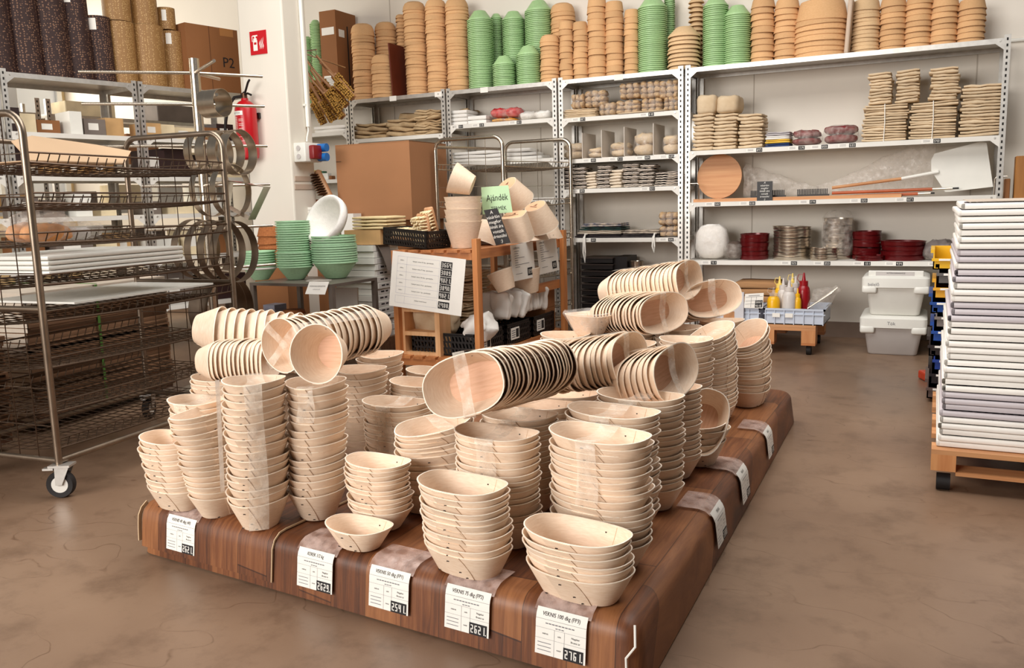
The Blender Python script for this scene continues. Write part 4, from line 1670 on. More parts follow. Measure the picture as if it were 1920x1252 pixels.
# black combs and chalk sign
for k, (a, b_) in enumerate([((1404, 352), (1470, 352)), ((1492, 355), (1552, 352))]):
    x0, x1 = XP(a[0], z, 6.4), XP(b_[0], z, 6.4)
    cm = thing('black_comb', ['black', 'second black'][k] + ' toothed comb lying ' + ['behind the chalk sign', 'right of the chalk sign'][k], 'comb', (x0, 6.46, z + 0.0245))
    MB().b2((0, 0, 0), (x1 - x0, 0.03, 0.012)).obj('comb_back', M_BLACK, cm)
    t = MB()
    n = int((x1 - x0) / 0.011)
    for i in range(n):
        t.b2((i * 0.011, 0.005, 0.012), (i * 0.011 + 0.005, 0.025, 0.05))
    fine(t.obj('teeth', M_BLACK, cm))
x0, x1 = XP(1419, z, 6.37), XP(1448, z, 6.37)
sgn = thing('chalk_sign', 'small black chalk sign standing on the peel shelf', 'sign', ((x0 + x1) / 2, 6.375, z + 0.0))
w = x1 - x0
hh = PY(1433, 340, 6.375).z - z
MB().b2((-w / 2, -0.004, 0.0), (w / 2, 0.0, hh)).obj('board', M_BLACK, sgn)


def scribble(words, w, h, fn, mtl, parent):
    n = len(words)
    mb = MB()
    for i, t in enumerate(words):
        sz = h / n * 0.95
        m = text_mb(t, sz, lambda u, v: (u, v))
        wd = max(p[0] for p in m.v) - min(p[0] for p in m.v)
        k = min(1.0, w * 0.92 / wd)
        yv = h / 2 - (i + 0.5) * h / n
        mb.add([fn(p[0] * k + p[1] * 0.25, p[1] + yv) for p in m.v], m.f)
    return mb.obj('chalk_lettering', mtl, parent)


scribble(['A', 'vásárlón', 'megfor', 'kínált ára', 'vonzik', 'értesülni', ':)'], w, hh, lambda u, v: (u, -0.0046, v + hh / 2), M_PAPER, sgn)
# wire book ends
for k, px in enumerate((1312, 1863)):
    x = XP(px, z, 6.4)
    s = -1 if k == 0 else 1
    o = MB().tube([(0, 0, 0.0), (0, 0, 0.10), (0.01 * s, 0, 0.115), (0.07 * s, 0, 0.115)], 0.004, 8).obj('wire_bookend', M_STEEL, smooth=True)
    o.location = (x, 6.365 if k else 6.37, z + (0.024 if k == 0 else 0))
    tag(o, ['bent wire bookend in front of the round board', 'bent wire bookend in front of the white peel'][k], 'bookend')
# crumpled plastic over the peels
for k, (pa, pb, yt, lab) in enumerate([(1392, 1530, 300, 'crumpled clear plastic bag over the left peels'), (1530, 1750, 278, 'long crumpled clear plastic bag over the right peel handle')]):
    x0, x1 = XP(pa, z, 6.5), XP(pb, z, 6.5)
    zt = PY((pa + pb) / 2, yt, 6.5).z
    L_ = x1 - x0
    mb = MB()
    rings = []
    n = 14
    for i in range(n + 1):
        t = i / n
        env = (0.25 + 0.75 * (1 - t) ** 1.2) if k == 0 else (0.18 + 0.82 * t ** 1.2)
        hgt = (zt - z - 0.03) * env * (1.0 if k == 0 else 1.3)
        rr = []
        for j in range(12):
            a = 2 * PI * j / 12
            rr.append(Vector((x0 + L_ * t, 6.55 + 0.05 * env * math.cos(a), z + 0.03 + hgt * 0.5 + hgt * 0.5 * math.sin(a))))
        rings.append(rr)
    mb.loft(rings)
    noisy(mb, 0.022, 16, 5 + k)
    o = mb.obj('plastic_bag', M_BAGF, smooth=True, angle=2)
    tag(o, lab, 'bag')

# --- wide unit, tin shelf
z = ZA[3]


def tin_stack(px0, px1, ytop, n, m, desc, dy=0.05, rimm=None, tilt=0.03, name='cake_tin', mid=None):
    Y = YF + dy
    r0 = (px1 - px0) / 2 * MPP(Vector((XP((px0 + px1) / 2, z, Y), Y, z)))
    Y = Y + r0
    xc = XP((px0 + px1) / 2, z, Y)
    r = (px1 - px0) / 2 * MPP(Vector((xc, Y, z)))
    ht = PY((px0 + px1) / 2, ytop, Y).z - z - 0.004
    t = ht / n
    prof = [(0.02, 0.002), (r * 0.94, 0.0), (r * 0.955, t * 0.2), (r * 0.97, t * 0.9), (r, t * 0.93), (r, t * 0.99), (r * 0.965, t * 0.99), (r * 0.93, t * 0.25), (0.02, t * 0.22)]
    me = MB().lathe(prof, 32, cap0=True, cap1=True).mesh(name, True, 0.5)
    me.materials.append(m)
    R = random.Random(desc)
    for i in range(n):
        o = link(name, me)
        o.location = (xc + R.uniform(-0.004, 0.004) * (i > 0), Y + R.uniform(-0.004, 0.004) * (i > 0), z + 0.001 + i * t)
        o.rotation_euler = (R.uniform(-tilt, tilt) * (i > 0), R.uniform(-tilt, tilt) * (i > 0), 0)
        tag(o, f'{ord_(n - 1 - i)} tin from the top of {desc}', 'tin', 'tins of ' + desc)
    return xc, Y, r, ht


bag_pack(1297, 1362, 422, z, M_WHITECLOTH, 'white pillow-like pack in clear plastic at the left of the tins', depth=0.18, n=1, seed=21, amp=0.012)
bag_pack(1355, 1388, 455, z, mat('grey_dark_cloth', (92, 76, 66), rough=.8), 'grey pack in clear plastic beside the white pack', depth=0.2, n=1, seed=25, amp=0.012)
tin_stack(1387, 1441, 437, 6, M_DKRED, 'the left dark red stack')
tin_stack(1449, 1519, 423, 9, M_STEEL, 'the broad silver stack')
tin_stack(1519, 1569, 463, 4, M_STEEL, 'the low silver stack', dy=0.01)
bx, by, br, bh_ = tin_stack(1543, 1596, 408, 11, M_STEEL, 'the tall bagged silver stack', dy=0.15)
mb = blob((br * 2.15, br * 2.15, bh_ + 0.06), 31, 0.012, 12, 24, 12, 3.5)
o = mb.obj('plastic_bag', M_BAGF, smooth=True, angle=2, loc=(bx, by, z + 0.001))
tag(o, 'clear plastic bag pulled over the tall silver tins', 'bag')
tin_stack(1598, 1650, 432, 7, M_DKRED, 'the tilted dark red stack', dy=0.14, tilt=0.05)
tin_stack(1604, 1656, 477, 2, M_DKRED, 'the low dark red pair', dy=0.0)
tin_stack(1653, 1733, 450, 4, M_DKRED, 'the wide dark red pans', dy=0.03, name='cake_pan')
bag_pack(1732, 1792, 455, z, mat('grey_bag_dark', (120, 110, 106), rough=.4), 'crumpled grey plastic bag at the right of the tins', depth=0.2, n=1, seed=35, amp=0.03)

# --- glove unit
z = ZB[1]
cloth_pile(1056, 1120, 204, z, 3, 'the flat pile by the bag rows', depth=0.2, amp=0.006)
zt = PY(1090, 204, YF + 0.05).z
M_TANB = mat('tan_rolls', (206, 176, 138), rough=.9, col2=(178, 144, 104), scale=30, bump=.4, bscale=40)
bag_pack(1068, 1094, 176, zt, M_TANB, 'small clear bag of tan rolls on the flat pile', depth=.14, seed=41)
bag_pack(1092, 1134, 168, zt, M_TANB, 'round clear bag of tan rolls on the flat pile', depth=.16, seed=43, n=4)
bag_pack(1120, 1152, 192, z, M_TANB, 'clear bag of tan rolls right of the flat pile', depth=.18, seed=45)
for k, (a, b_, yt, zz) in enumerate([(1150, 1198, 187, 0), (1198, 1240, 183, 0), (1240, 1273, 180, 0), (1157, 1198, 154, 1), (1196, 1238, 150, 1), (1232, 1273, 148, 1)]):
    zq = z if zz == 0 else PY((a + b_) / 2, 186, YF + 0.05).z
    bag_pack(a, b_, yt, zq, M_TANB, f'{ord_(k % 3)} clear bag of tan rolls in the {["lower", "upper"][zz]} row by the right post', depth=.18, seed=47 + k, n=4)
o = rbox((0.36, 0.14, 0.012), 0.005, 3)
o = noisy(o, 0.004, 9, 2).obj('folded_cloth', M_CLOTH, smooth=True, angle=2, loc=(XP(1205, z, 6.40), 6.42, z + 0.001))
tag(o, 'thin cotton cloth hanging forward under the bag rows', 'cloth')
z = ZB[2]
M_DIV = mat('divider_plastic', (214, 204, 192), rough=.35, var=.02)
for k, px in enumerate((1094, 1130, 1172, 1226)):
    x = XP(px + 4, z, 6.45)
    o = thing('shelf_divider', f'{ord_(k)} white plastic shelf divider from the left', 'divider', (x, 6.38, z + 0.001), group='plastic shelf dividers')
    hh = 0.20 + 0.012 * k
    MB().b2((-0.002, 0, 0), (0.002, 0.3, hh)).obj('upright', M_DIV, o)
    MB().b2((-0.002, 0, 0), (0.09, 0.3, 0.003)).obj('foot', M_DIV, o)
for k, (a, b_, yt, m, lab) in enumerate([(1051, 1092, 268, M_CLOTH, 'clear bag of cotton folds left of the dividers'), (1098, 1131, 277, M_CLOTH, 'flat cotton pack between first and second divider'), (1140, 1178, 266, M_CLOTH, 'cotton pack between second and third divider'),
                                       (1184, 1225, 248, M_CLOTH, 'tall cotton pack between third and fourth divider'), (1238, 1273, 252, M_CLOTH, 'cotton pack right of the last divider')]):
    bag_pack(a, b_, yt, z + 0.004, m, lab, depth=.2, n=4, seed=61 + k, dy=0.02, flat=True)
z = ZB[3]
M_STRIPE = stripes('striped_gloves', (36, 26, 24), (226, 212, 196), 2, 26, 4)
M_WGLOVE = mat('pale_gloves', (222, 206, 184), rough=.9, var=.1, scale=40, bump=.5, bscale=60)
for k, (a, b_, yt, m, lab) in enumerate([(1052, 1075, 312, M_STRIPE, 'striped glove bundle behind the left post'), (1075, 1100, 313, M_STRIPE, 'striped glove bundle left of the pale ones'), (1098, 1118, 322, M_WGLOVE, 'pale glove bundle third from left'),
                                       (1118, 1145, 310, M_STRIPE, 'dark striped glove bundle in the middle left'), (1143, 1166, 318, M_WGLOVE, 'pale glove bundle in the middle'), (1166, 1198, 306, M_STRIPE, 'tall striped glove bundle right of the middle'),
                                       (1197, 1226, 308, M_STRIPE, 'narrow striped glove bundle second from right'), (1228, 1273, 322, M_STRIPE, 'wide striped glove bundle at the right post')]):
    cloth_pile(a, b_, yt, z, 6, 'the ' + lab, m=m, word='glove pair', layers=1, name='work_glove', depth=.18, amp=0.006, wig=0.008)
z = ZB[4]
FABTOP = []
for k, (a, b_, n, cols, lab) in enumerate([(1078, 1165, 4, [(54, 44, 44), (176, 166, 150), (36, 70, 62), (46, 60, 96)], 'patterned fabrics left'), (1165, 1236, 2, [(70, 62, 60), (120, 110, 102)], 'patterned fabrics right')]):
    for i in range(n):
        x0, x1 = XP(a, z, 6.4), XP(b_, z, 6.4)
        m = mat(f'fabric_print_{k}{i}', cols[i % len(cols)], rough=.9, col2=(206, 190, 170) if i % 2 else (30, 26, 30), scale=28, bump=.2)
        me = fold_mesh(lab + str(i), ((x1 - x0) * (1 - .05 * i), .22, .028), m, 2, i, 0.006)
        o = link('folded_fabric', me, loc=((x0 + x1) / 2 + .01 * i, 6.5, z + .001 + i * .0285))
        if i == 0:
            FABTOP.append(o)
        tag(o, f'{ord_(n - 1 - i)} patterned fabric from the top of the {["left", "right"][k]} pile by the cords', 'fabric', lab)
for k, px in enumerate((1097, 1227)):
    x = XP(px, z, 6.35)
    L_ = (0.19, 0.11)[k]
    fab = FABTOP[k]
    o = MB().tube([(0, 0.04, 0.03), (0, -0.002, 0.03), (0, -0.012, 0), (0.004, -0.012, -L_ * .6), (0, -0.012, -L_), (-0.014, -0.012, -L_ * .6), (-0.01, -0.012, 0.0), (-0.01, 0.04, 0.03)], 0.006, 8).obj('apron_string', M_PAPER, fab, smooth=True)
    o.location = Vector((x, 6.352, z)) - fab.location
    o['label'] = 'white cord hanging over the shelf edge'
bag_pack(1232, 1273, 424, z, M_TANB, 'lower clear bag of tan goods at the right of the fabric shelf', depth=.2, seed=81, n=2)
zt = PY(1250, 424, YF + .05).z
bag_pack(1230, 1273, 398, zt, M_TANB, 'upper clear bag of tan goods at the right of the fabric shelf', depth=.2, seed=83, n=2)
# black crates and tins on the floor of the glove unit
x0, x1 = XP(1092, .3, 6.42), XP(1150, .3, 6.42)
for k in range(12):
    o = thing('black_tray', f'{ord_(11 - k)} black tray from the top of the stack below the fabric shelf', 'tray', ((x0 + x1) / 2, 6.55, 0.001 + k * .052), group='black trays below the fabric shelf')
    MB().b2((-(x1 - x0) / 2, -.14, 0), ((x1 - x0) / 2, .14, .034)).obj('tray_body', M_BLACK, o)
    MB().b2((-(x1 - x0) / 2 - .006, -.147, .034), ((x1 - x0) / 2 + .006, .147, .042)).obj('rim', mat('black_rim', (60, 50, 46), rough=.3, var=0), o)
x0, x1 = XP(1152, .3, 6.45), XP(1176, .3, 6.45)
o = MB().b2((x0, 6.45, 0.001), (x1, 6.7, .62)).obj('black_case', M_BLACK)
tag(o, 'upright black case right of the black tray stack', 'case')
for k, px in enumerate((1178, 1225)):
    x0, x1 = XP(px, .5, 6.5), XP(px + 27, .5, 6.5)
    for i in range(8):
        r = (x1 - x0) / 2
        me = MB().lathe([(.01, 0), (r * .9, 0), (r, .05), (r * 1.03, .055), (r * .95, .055), (r * .85, .006), (.01, .006)], 20, cap0=True, cap1=True).mesh('muffin_tin', True, .5)
        me.materials.append(M_STEEL)
        o = link('silver_dish', me, loc=((x0 + x1) / 2, 6.52, .002 + i * (.075 if k == 0 else .07)))
        tag(o, f'{ord_(7 - i)} silver dish from the top of the {["left", "right"][k]} floor stack under the fabrics', 'dish', f'silver dishes {k}')

# --- unit behind the empty trolley
z = ZC[1]
x0, x1 = XP(840, z, 6.4), XP(876, z, 6.4)
for i in range(4):
    o = rbox((x1 - x0, .2, .03), .008, 3).obj('white_pack', M_WHITECLOTH, smooth=True, angle=1.2, loc=((x0 + x1) / 2, 6.5, z + .001 + i * .031))
    tag(o, f'{ord_(3 - i)} flat white pack from the top left of the red bag', 'pack', 'flat white packs left of the red bag')
x0, x1 = XP(877, z, 6.42), XP(912, z, 6.42)
for i in range(2):
    o = rbox((x1 - x0, .2, .034), .008, 3).obj('white_pack', M_WHITECLOTH, smooth=True, angle=1.2, loc=((x0 + x1) / 2, 6.52, z + .001 + i * .035))
    tag(o, f'{["lower", "upper"][i]} white pack directly beside the red bag', 'pack', 'white packs beside the red bag')
M_REDNET = mat('red_net', (206, 22, 34), rough=.5, var=.35, scale=30, bump=.5, bscale=40)
M_YELNET = mat('yellow_net', (226, 160, 50), rough=.5, var=.3, scale=30, bump=.5, bscale=40)
bag_pack(916, 962, 222, z, M_YELNET, 'clear bag of yellow netting under the red bag', depth=.2, seed=91, n=2)
bag_pack(913, 972, 202, z + .035, M_REDNET, 'clear bag of red netting on the shelf behind the trolley', depth=.2, seed=93, n=2, dy=.015)
bag_pack(966, 1030, 208, z, M_WHITECLOTH, 'clear bag of white goods right of the red bag', depth=.2, seed=95, n=2)
cloth_pile(842, 880, 206, z + .13, 1, 'heaped behind the white packs', m=M_BURLAP, dy=.14, layers=2, amp=.02, word='burlap fold')
z = ZC[2]
for i in range(3):
    x0, x1 = XP(850, z, 6.4), XP(1015, z, 6.4)
    o = noisy(rbox((x1 - x0 - .05 * i, .2, .03), .01, 4), .006, 8, i).obj('white_cover', M_WHITECLOTH, smooth=True, angle=1.5, loc=((x0 + x1) / 2 - .03 * i, 6.5, z + .001 + i * .031))
    tag(o, f'{ord_(2 - i)} long white cover from the top on the shelf behind the trolley', 'cover', 'long white covers')

# --- unit with burlap behind the big carton
z = ZD[1]
for k, (a, b_, yt, n, lab) in enumerate([(660, 722, 232, 2, 'the left burlap heap above the big carton'), (722, 782, 222, 2, 'the middle burlap heap above the big carton'), (776, 826, 206, 5, 'the right burlap pile above the big carton')]):
    cloth_pile(a, b_, yt, z, n, lab, m=M_BURLAP, amp=.024, word='burlap fold', layers=2, rock=.08, wig=.014)
cloth_pile(745, 800, 212, z, 1, 'slumped behind the middle burlap heap', m=M_BURLAP, dy=.16, amp=.03, word='burlap sack', layers=1)
# --- hidden unit: white packs and odds by the socket
z = 1.74
for i in range(2):
    x0, x1 = XP(590, z, 6.4), XP(650, z, 6.4)
    o = noisy(rbox((x1 - x0, .2, .03), .008, 3), .003, 9, i).obj('white_pack', M_WHITECLOTH, smooth=True, angle=1.2, loc=((x0 + x1) / 2 - .01 * i, 6.5, z + .001 + i * .031))
    tag(o, f'{["lower", "upper"][i]} flat white pack under the hanging brushes', 'pack', 'flat white packs under the brushes')
z = 1.32
for k, (px, w, h, m, lab) in enumerate([(597, .05, .09, mat('jar_yellow', (214, 190, 90), rough=.4), 'small yellow jar beside the blue sockets'), (604, .05, .08, mat('jar_green', (30, 92, 60), rough=.4), 'small green box beside the blue sockets'), (613, .07, .06, M_WHITE, 'small white box beside the big carton'), (618, .06, .035, M_CARDDARK, 'small brown box beside the big carton')]):
    x = XP(px, z, 6.42)
    o = bevelled((w, .06, h), .006, 2, (0, 0, h / 2)).obj('small_box', m, loc=(x, 6.42 + .02 * (k % 2), z + .001))
    tag(o, lab, 'box')

# ================================================================ wire trolleys
def caster(parent, loc, rz, r=0.052, m_fork=None, hub=True):
    c = bpy.data.objects.new('caster', None)
    c.empty_display_size = 0.02
    # a caster is one part: wheel, hub and fork are its pieces
    mb = MB()
    COL.objects.link(c)
    c.parent = parent
    c.location = loc
    c.rotation_euler = (0, 0, rz)
    MB().lathe([(r * .55, -.014), (r * .95, -.016), (r, -.01), (r, .01), (r * .95, .016), (r * .55, .014)], 28).obj('wheel', M_RUBBER, c, smooth=True, angle=.7)
    for w in c.children:
        w.rotation_euler = (PI / 2, 0, 0)
        w.location = (0, 0, r)
    h = MB().lathe([(.006, -.015), (r * .6, -.015), (r * .6, .015), (.006, .015)], 24, cap0=True, cap1=True).obj('hub', M_CHROME if not hub else M_SHELFW, c, smooth=True, angle=.5)
    h.rotation_euler = (PI / 2, 0, 0)
    h.location = (0, 0, r)
    f = MB()
    for s in (-1, 1):
        f.add([(-.012, s * .02, r), (.012, s * .02, r), (.045, s * .02, 2 * r + .02), (-.01, s * .02, 2 * r + .02)], [(0, 1, 2, 3)])
        f.add([(-.012, s * .0225, r), (.012, s * .0225, r), (.045, s * .0225, 2 * r + .02), (-.01, s * .0225, 2 * r + .02)], [(0, 1, 2, 3)])
    f.b2((-.03, -.03, 2 * r + .018), (.05, .03, 2 * r + .026))
    f.b2((-.06, -.012, 2 * r + .004), (-.02, .012, 2 * r + .012))
    f.obj('fork', m_fork or M_GALV, c)
    return c


def wire_trolley(label, A, B, w_dir, w, zs, ztop, mtube, base_z=0.13, tube_r=0.0135, casters=True, mesh=(6, 9), midrail=0.72, sag=0.05):
    """A, B: floor points of the right posts of the near and far end frames; frames extend by w along w_dir"""
    A, B = Vector((A[0], A[1], 0)), Vector((B[0], B[1], 0))
    W = Vector((w_dir[0], w_dir[1], 0)).normalized() * w
    o = thing('wire_trolley', label, 'trolley', A)
    L_ = B - A
    R = 0.075
    for e in (Vector((0, 0, 0)), L_):
        pts = [e + Vector((0, 0, base_z)), e + Vector((0, 0, ztop - R))]
        for k in range(1, 6):
            a = PI / 2 * k / 6
            pts.append(e + W.normalized() * (R - R * math.cos(a)) + Vector((0, 0, ztop - R + R * math.sin(a))))
        pts.append(e + W.normalized() * R + Vector((0, 0, ztop)))
        pts.append(e + W - W.normalized() * R + Vector((0, 0, ztop)))
        for k in range(1, 6):
            a = PI / 2 * k / 6
            pts.append(e + W - W.normalized() * (R - R * math.sin(a)) + Vector((0, 0, ztop - R + R * math.cos(a))))
        pts += [e + W + Vector((0, 0, ztop - R)), e + W + Vector((0, 0, base_z))]
        fr = MB().tube(pts, tube_r, 10).obj('end_frame', mtube, o, smooth=True, angle=1)
        rl = MB()
        for z in (base_z + .012, midrail):
            rl.tube([e + Vector((0, 0, z)), e + W + Vector((0, 0, z))], tube_r * .85, 8)
        fine(rl.obj('cross_rail', mtube, fr, smooth=True, angle=1))
        m = MB()
        nx, nz = mesh
        for i in range(1, nx):
            q = e + W * (i / nx)
            m.tube([q + Vector((0, 0, base_z)), q + Vector((0, 0, ztop))], .0022, 5)
        for j in range(1, nz):
            z = base_z + (ztop - base_z) * j / nz
            m.tube([e + Vector((0, 0, z)), e + W + Vector((0, 0, z))], .0022, 5)
        fine(m.obj('mesh_grid', M_WIRE if mtube is M_TUBE else M_CHROME, fr))
    r = MB()
    for q in (Vector((0, 0, 0)), W):
        MB().tube([q + Vector((0, 0, base_z + .012)), q + L_ + Vector((0, 0, base_z + .012))], tube_r * .9, 8).obj('base_rail', mtube, o, smooth=True, angle=1)
    MB().tube([W + Vector((0, 0, ztop - .05)), W + L_ + Vector((0, 0, ztop - .05))], tube_r * .8, 8).obj('top_rail', mtube, o, smooth=True, angle=1)
    mw = M_WIRE if mtube is M_TUBE else M_CHROME
    for z in zs:
        m = MB()
        n1, n2 = 9, 24
        lip = .035

        def P(u, v):
            return L_ * u + W * v + Vector((0, 0, z - sag * math.sin(PI * v) * .4 - .01 * math.sin(PI * u)))
        for i in range(n1 + 1):
            m.tube([P(k / 6, i / n1) for k in range(7)], .0024 if 0 < i < n1 else .0045, 5)
        for i in range(n2 + 1):
            m.tube([P(i / n2, v / 5) for v in range(6)], .002, 4)
        # raised lip with zig-zag hooks along both long sides
        for v in (0, 1):
            up = Vector((0, 0, lip))
            m.tube([P(0, v) + up, P(1, v) + up], .004, 6)
            for i in range(n2 + 1):
                m.tube([P(i / n2, v), P(min(1, (i + .35) / n2), v) + up], .0026, 4)
        fine(m.obj('wire_shelf', mw, o))
    if casters:
        for q in (Vector((0, 0, 0)), W, L_, L_ + W):
            caster(o, (q.x, q.y, 0), 0.5 if q.length < .01 else 2.0)
    return o


TA, TB = (-2.945, 2.035), (-3.06, 3.115)
wire_trolley('tall bare steel wire trolley at the left beside the basket platform', TA, TB, (-1, -0.09), 0.6, [1.255, 1.11, 0.965, 0.81, 0.675, 0.50, 0.33, 0.19], 1.43, M_TUBE)
wire_trolley('shorter chrome wire trolley in front of the back shelving', (-2.85, 5.66), (-2.585, 6.31), (-1, 0.0), 0.57, [1.33, 1.05, 0.78, 0.5, 0.25], 1.545, M_CHROME, tube_r=.015, mesh=(4, 4), midrail=.6)

# goods on the first trolley
sh = thing('cardboard_sheet', 'bent sheet of brown cardboard on the top shelf of the tall trolley', 'cardboard', (-3.0, 2.3, 1.262))
tp = [(22, 264), (60, 254), (110, 261), (180, 271), (246, 283)]
bt = [(58, 312), (90, 318), (130, 322), (185, 320), (232, 308)]
T_ = [PX(a, b, -3.09) for a, b in tp]
B_ = [PX(a, b, -3.00) for a, b in bt]
for q in B_:
    q.z = max(q.z, 1.262)


def lerp_list(P, u):
    k = min(len(P) - 2, int(u * (len(P) - 1)))
    return P[k].lerp(P[k + 1], u * (len(P) - 1) - k)


mb = MB().slab(lambda u, v: lerp_list(B_, u).lerp(lerp_list(T_, u), v) - Vector((-3.0, 2.3, 1.262)), 12, 3, lambda u, v: Vector((1, 0, .4)), .005)
mb.obj('upright_flap', M_CARDPALE, sh, smooth=True, angle=.7)
mb = MB().slab(lambda u, v: Vector((lerp_list(B_, u).x - .3 * v, lerp_list(B_, u).y, 1.262 + .004)) - Vector((-3.0, 2.3, 1.262)), 12, 1, lambda u, v: Vector((0, 0, 1)), .004)
mb.obj('flat_panel', M_CARDPALE, sh)


def on_trolley(u, v, z):
    A, B = Vector((*TA, 0)), Vector((*TB, 0))
    return A + (B - A) * u + Vector((-1, -.09, 0)).normalized() * .6 * v + Vector((0, 0, z))


def film_bag(label, loc, dims, inner, seed, n=2, name='plastic_bag'):
    o = thing(name, label, 'bag', loc)
    for k in range(n):
        bl = noisy(blob((dims[0] * .42, dims[1] * .7, dims[2] * .6), seed + k, .012, 18, 18, 10), .006, 50, k)
        bl.v = [(x + (k - (n - 1) / 2) * dims[0] * .42, y, zz + .004) for x, y, zz in bl.v]
        bl.obj('contents', inner, o, smooth=True, angle=2)
    blob(dims, seed + 9, .02, 12, 22, 12, 2.6).obj('clear_wrapping', M_BAGF, o, smooth=True, angle=2)
    return o


M_BREAD = mat('bread_crust', (206, 142, 84), rough=.8, var=.3, scale=14)
film_bag('clear bag of bread rolls on the tall trolley', on_trolley(.17, .35, .955), (.2, .24, .13), M_BREAD, 3)
film_bag('second clear bag of bread rolls beside the first', on_trolley(.27, .45, .955), (.16, .22, .11), M_BREAD, 6)
film_bag('crinkled silver bag behind the bread rolls', on_trolley(.42, .5, .955), (.2, .2, .08), M_GREYPL, 12, 1)
for i in range(4):
    me = bevelled((.5, .72, .017), .006, 2).mesh('white_shelf_board', True, .5)
    me.materials.append(M_WHITE)
    o = link('white_shelf_board', me)
    o.location = on_trolley(.42, .5, .845 + .019 * i)
    o.rotation_euler = (0, 0, .09)
    tag(o, f'{ord_(3 - i)} white board from the top of the pile on the trolley', 'board', 'white boards on the trolley')
o = MB().box((0, 0, .004), (.5, .8, .008)).obj('white_board', M_WHITE)
o.location = on_trolley(.55, .5, .715)
o.rotation_euler = (0, 0, .09)
tag(o, 'thin white board lying on the fifth trolley shelf', 'board')

# stacks of brown bread trays behind the trolley
M_TRAYB = mat('brown_tray', (138, 104, 78), rough=.5, var=.2, scale=6, stretch=(1, 1, 8))
M_TRAYE = mat('tray_end_pale', (196, 182, 166), rough=.5, var=.1)


def brown_trays(corner, rz, w, l, n, t, desc, pale_from, strap=True):
    """corner = nearest corner; w to the left, l to the back"""
    me = MB()
    me.b2((-w, 0.012, 0), (0, l, t * .55))
    me.b2((-w, 0.0, 0), (0, .012, t * .93))
    me.b2((-w, l, 0), (0, l + .012, t * .93))
    me.b2((-.012, 0, 0), (0, l, t * .93))
    mesh1 = me.mesh('bread_tray')
    mesh1.materials.append(M_TRAYB)
    mesh2 = mesh1.copy()
    mesh2.materials.clear()
    mesh2.materials.append(M_TRAYE)
    endm = MB().b2((-w + .004, -.003, t * .06), (-.004, 0.0, t * .86)).mesh('end_strip')
    endm.materials.append(M_TRAYE)
    R = random.Random(desc)
    for i in range(n):
        o = link('bread_tray', mesh1 if i < pale_from else mesh2)
        o.location = (corner[0] + R.uniform(-.008, .008), corner[1] + R.uniform(-.008, .008), .06 + i * t)
        o.rotation_euler = (0, 0, rz + R.uniform(-.01, .01))
        link('end_strip', endm, o)
        tag(o, f'{ord_(n - 1 - i)} tray from the top of {desc}', 'tray', 'trays of ' + desc)
    b = thing('tray_dolly', f'low dolly under {desc}', 'dolly', (corner[0], corner[1], 0), rz)
    MB().b2((-w, 0, .04), (0, l, .059)).obj('deck', M_BROWNBOARD, b)
    for x in (-w + .06, -.06):
        for y in (.08, l - .08):
            MB().cyl((x, y - .012, .02), (x, y + .012, .02), .02, 14).obj('wheel', M_RUBBER, b, smooth=True, angle=.5)
    if strap:
        mat('green_strap', (70, 112, 44), rough=.5, var=.1)
        q = Matrix.Rotation(rz, 4, 'Z')
        for f in (.45,):
            p = Vector(corner).to_3d() if len(corner) == 2 else Vector(corner)
            m = MB()
            m.b2((.009, l * f, .06), (.011, l * f + .016, .06 + n * t))
            m.b2((-w, l * f, .06 + n * t + .004), (.011, l * f + .016, .06 + n * t + .006))
            s = m.obj('green_strap', MATS['green_strap'])
            s.matrix_world = Matrix.Translation((corner[0], corner[1], 0)) @ q
            tag(s, f'green strap around {desc}', 'strap')


cA = PZ(150, 770, .06)
cB = PZ(118, 830, .06)
print('tray corners', cA, cB)
brown_trays((-3.92, 2.62), .12, .6, .95, 26, .0245, 'the tall tray stack behind the trolley', 22)
brown_trays((-3.70, 1.62), .10, .6, .78, 20, .0235, 'the low tray stack at the left frame edge', 99)

# ================================================================ ring mould stand
SX, SY = -3.86, 3.76
st = thing('ring_stand', 'steel pole stand with horizontal pegs for cake rings', 'stand', (SX, SY, 0))
MB().tube([(0, 0, .02), (0, 0, 1.93)], .028, 18).obj('pole', M_STEEL, st, smooth=True, angle=.6)
MB().lathe([(.01, 0), (.22, 0), (.22, .012), (.03, .022), (.01, .022)], 28, cap0=True, cap1=True).obj('base_plate', M_STEEL, st, smooth=True, angle=.5)
levels = [1.85, 1.675, 1.44, 1.21, 0.96, 0.72]
rx = Vector((math.cos(.05), math.sin(.05), 0))
for i, z in enumerate(levels):
    for k, d in enumerate([Vector((-.80, -.62, 0)), Vector((.86, -.50, 0)), Vector((.45, .9, 0)), Vector((-.2, .6, 0))]):
        d = d.normalized() * ([.62, .42, .4, .3][k])
        if k == 0 and i > 2:
            d = d * .55
        MB().tube([(0, 0, z), (d.x, d.y, z + .006)], .009, 10).obj('peg', M_STEEL, st, smooth=True, angle=.8)


def ring(label, px, py, y, r, width, axis, m=M_STEEL, thick=.0015):
    p = PY(px, py, y)
    a = Vector(axis).normalized()
    prof = [(r, -width / 2), (r, width / 2), (r - thick, width / 2), (r - thick, -width / 2), (r, -width / 2)]
    o = MB().lathe(prof, 40).obj('cake_ring', m, smooth=True, angle=.6)
    o.location = p
    o.rotation_euler = a.to_track_quat('Z', 'Y').to_euler()
    tag(o, label, 'cake ring')
    return o


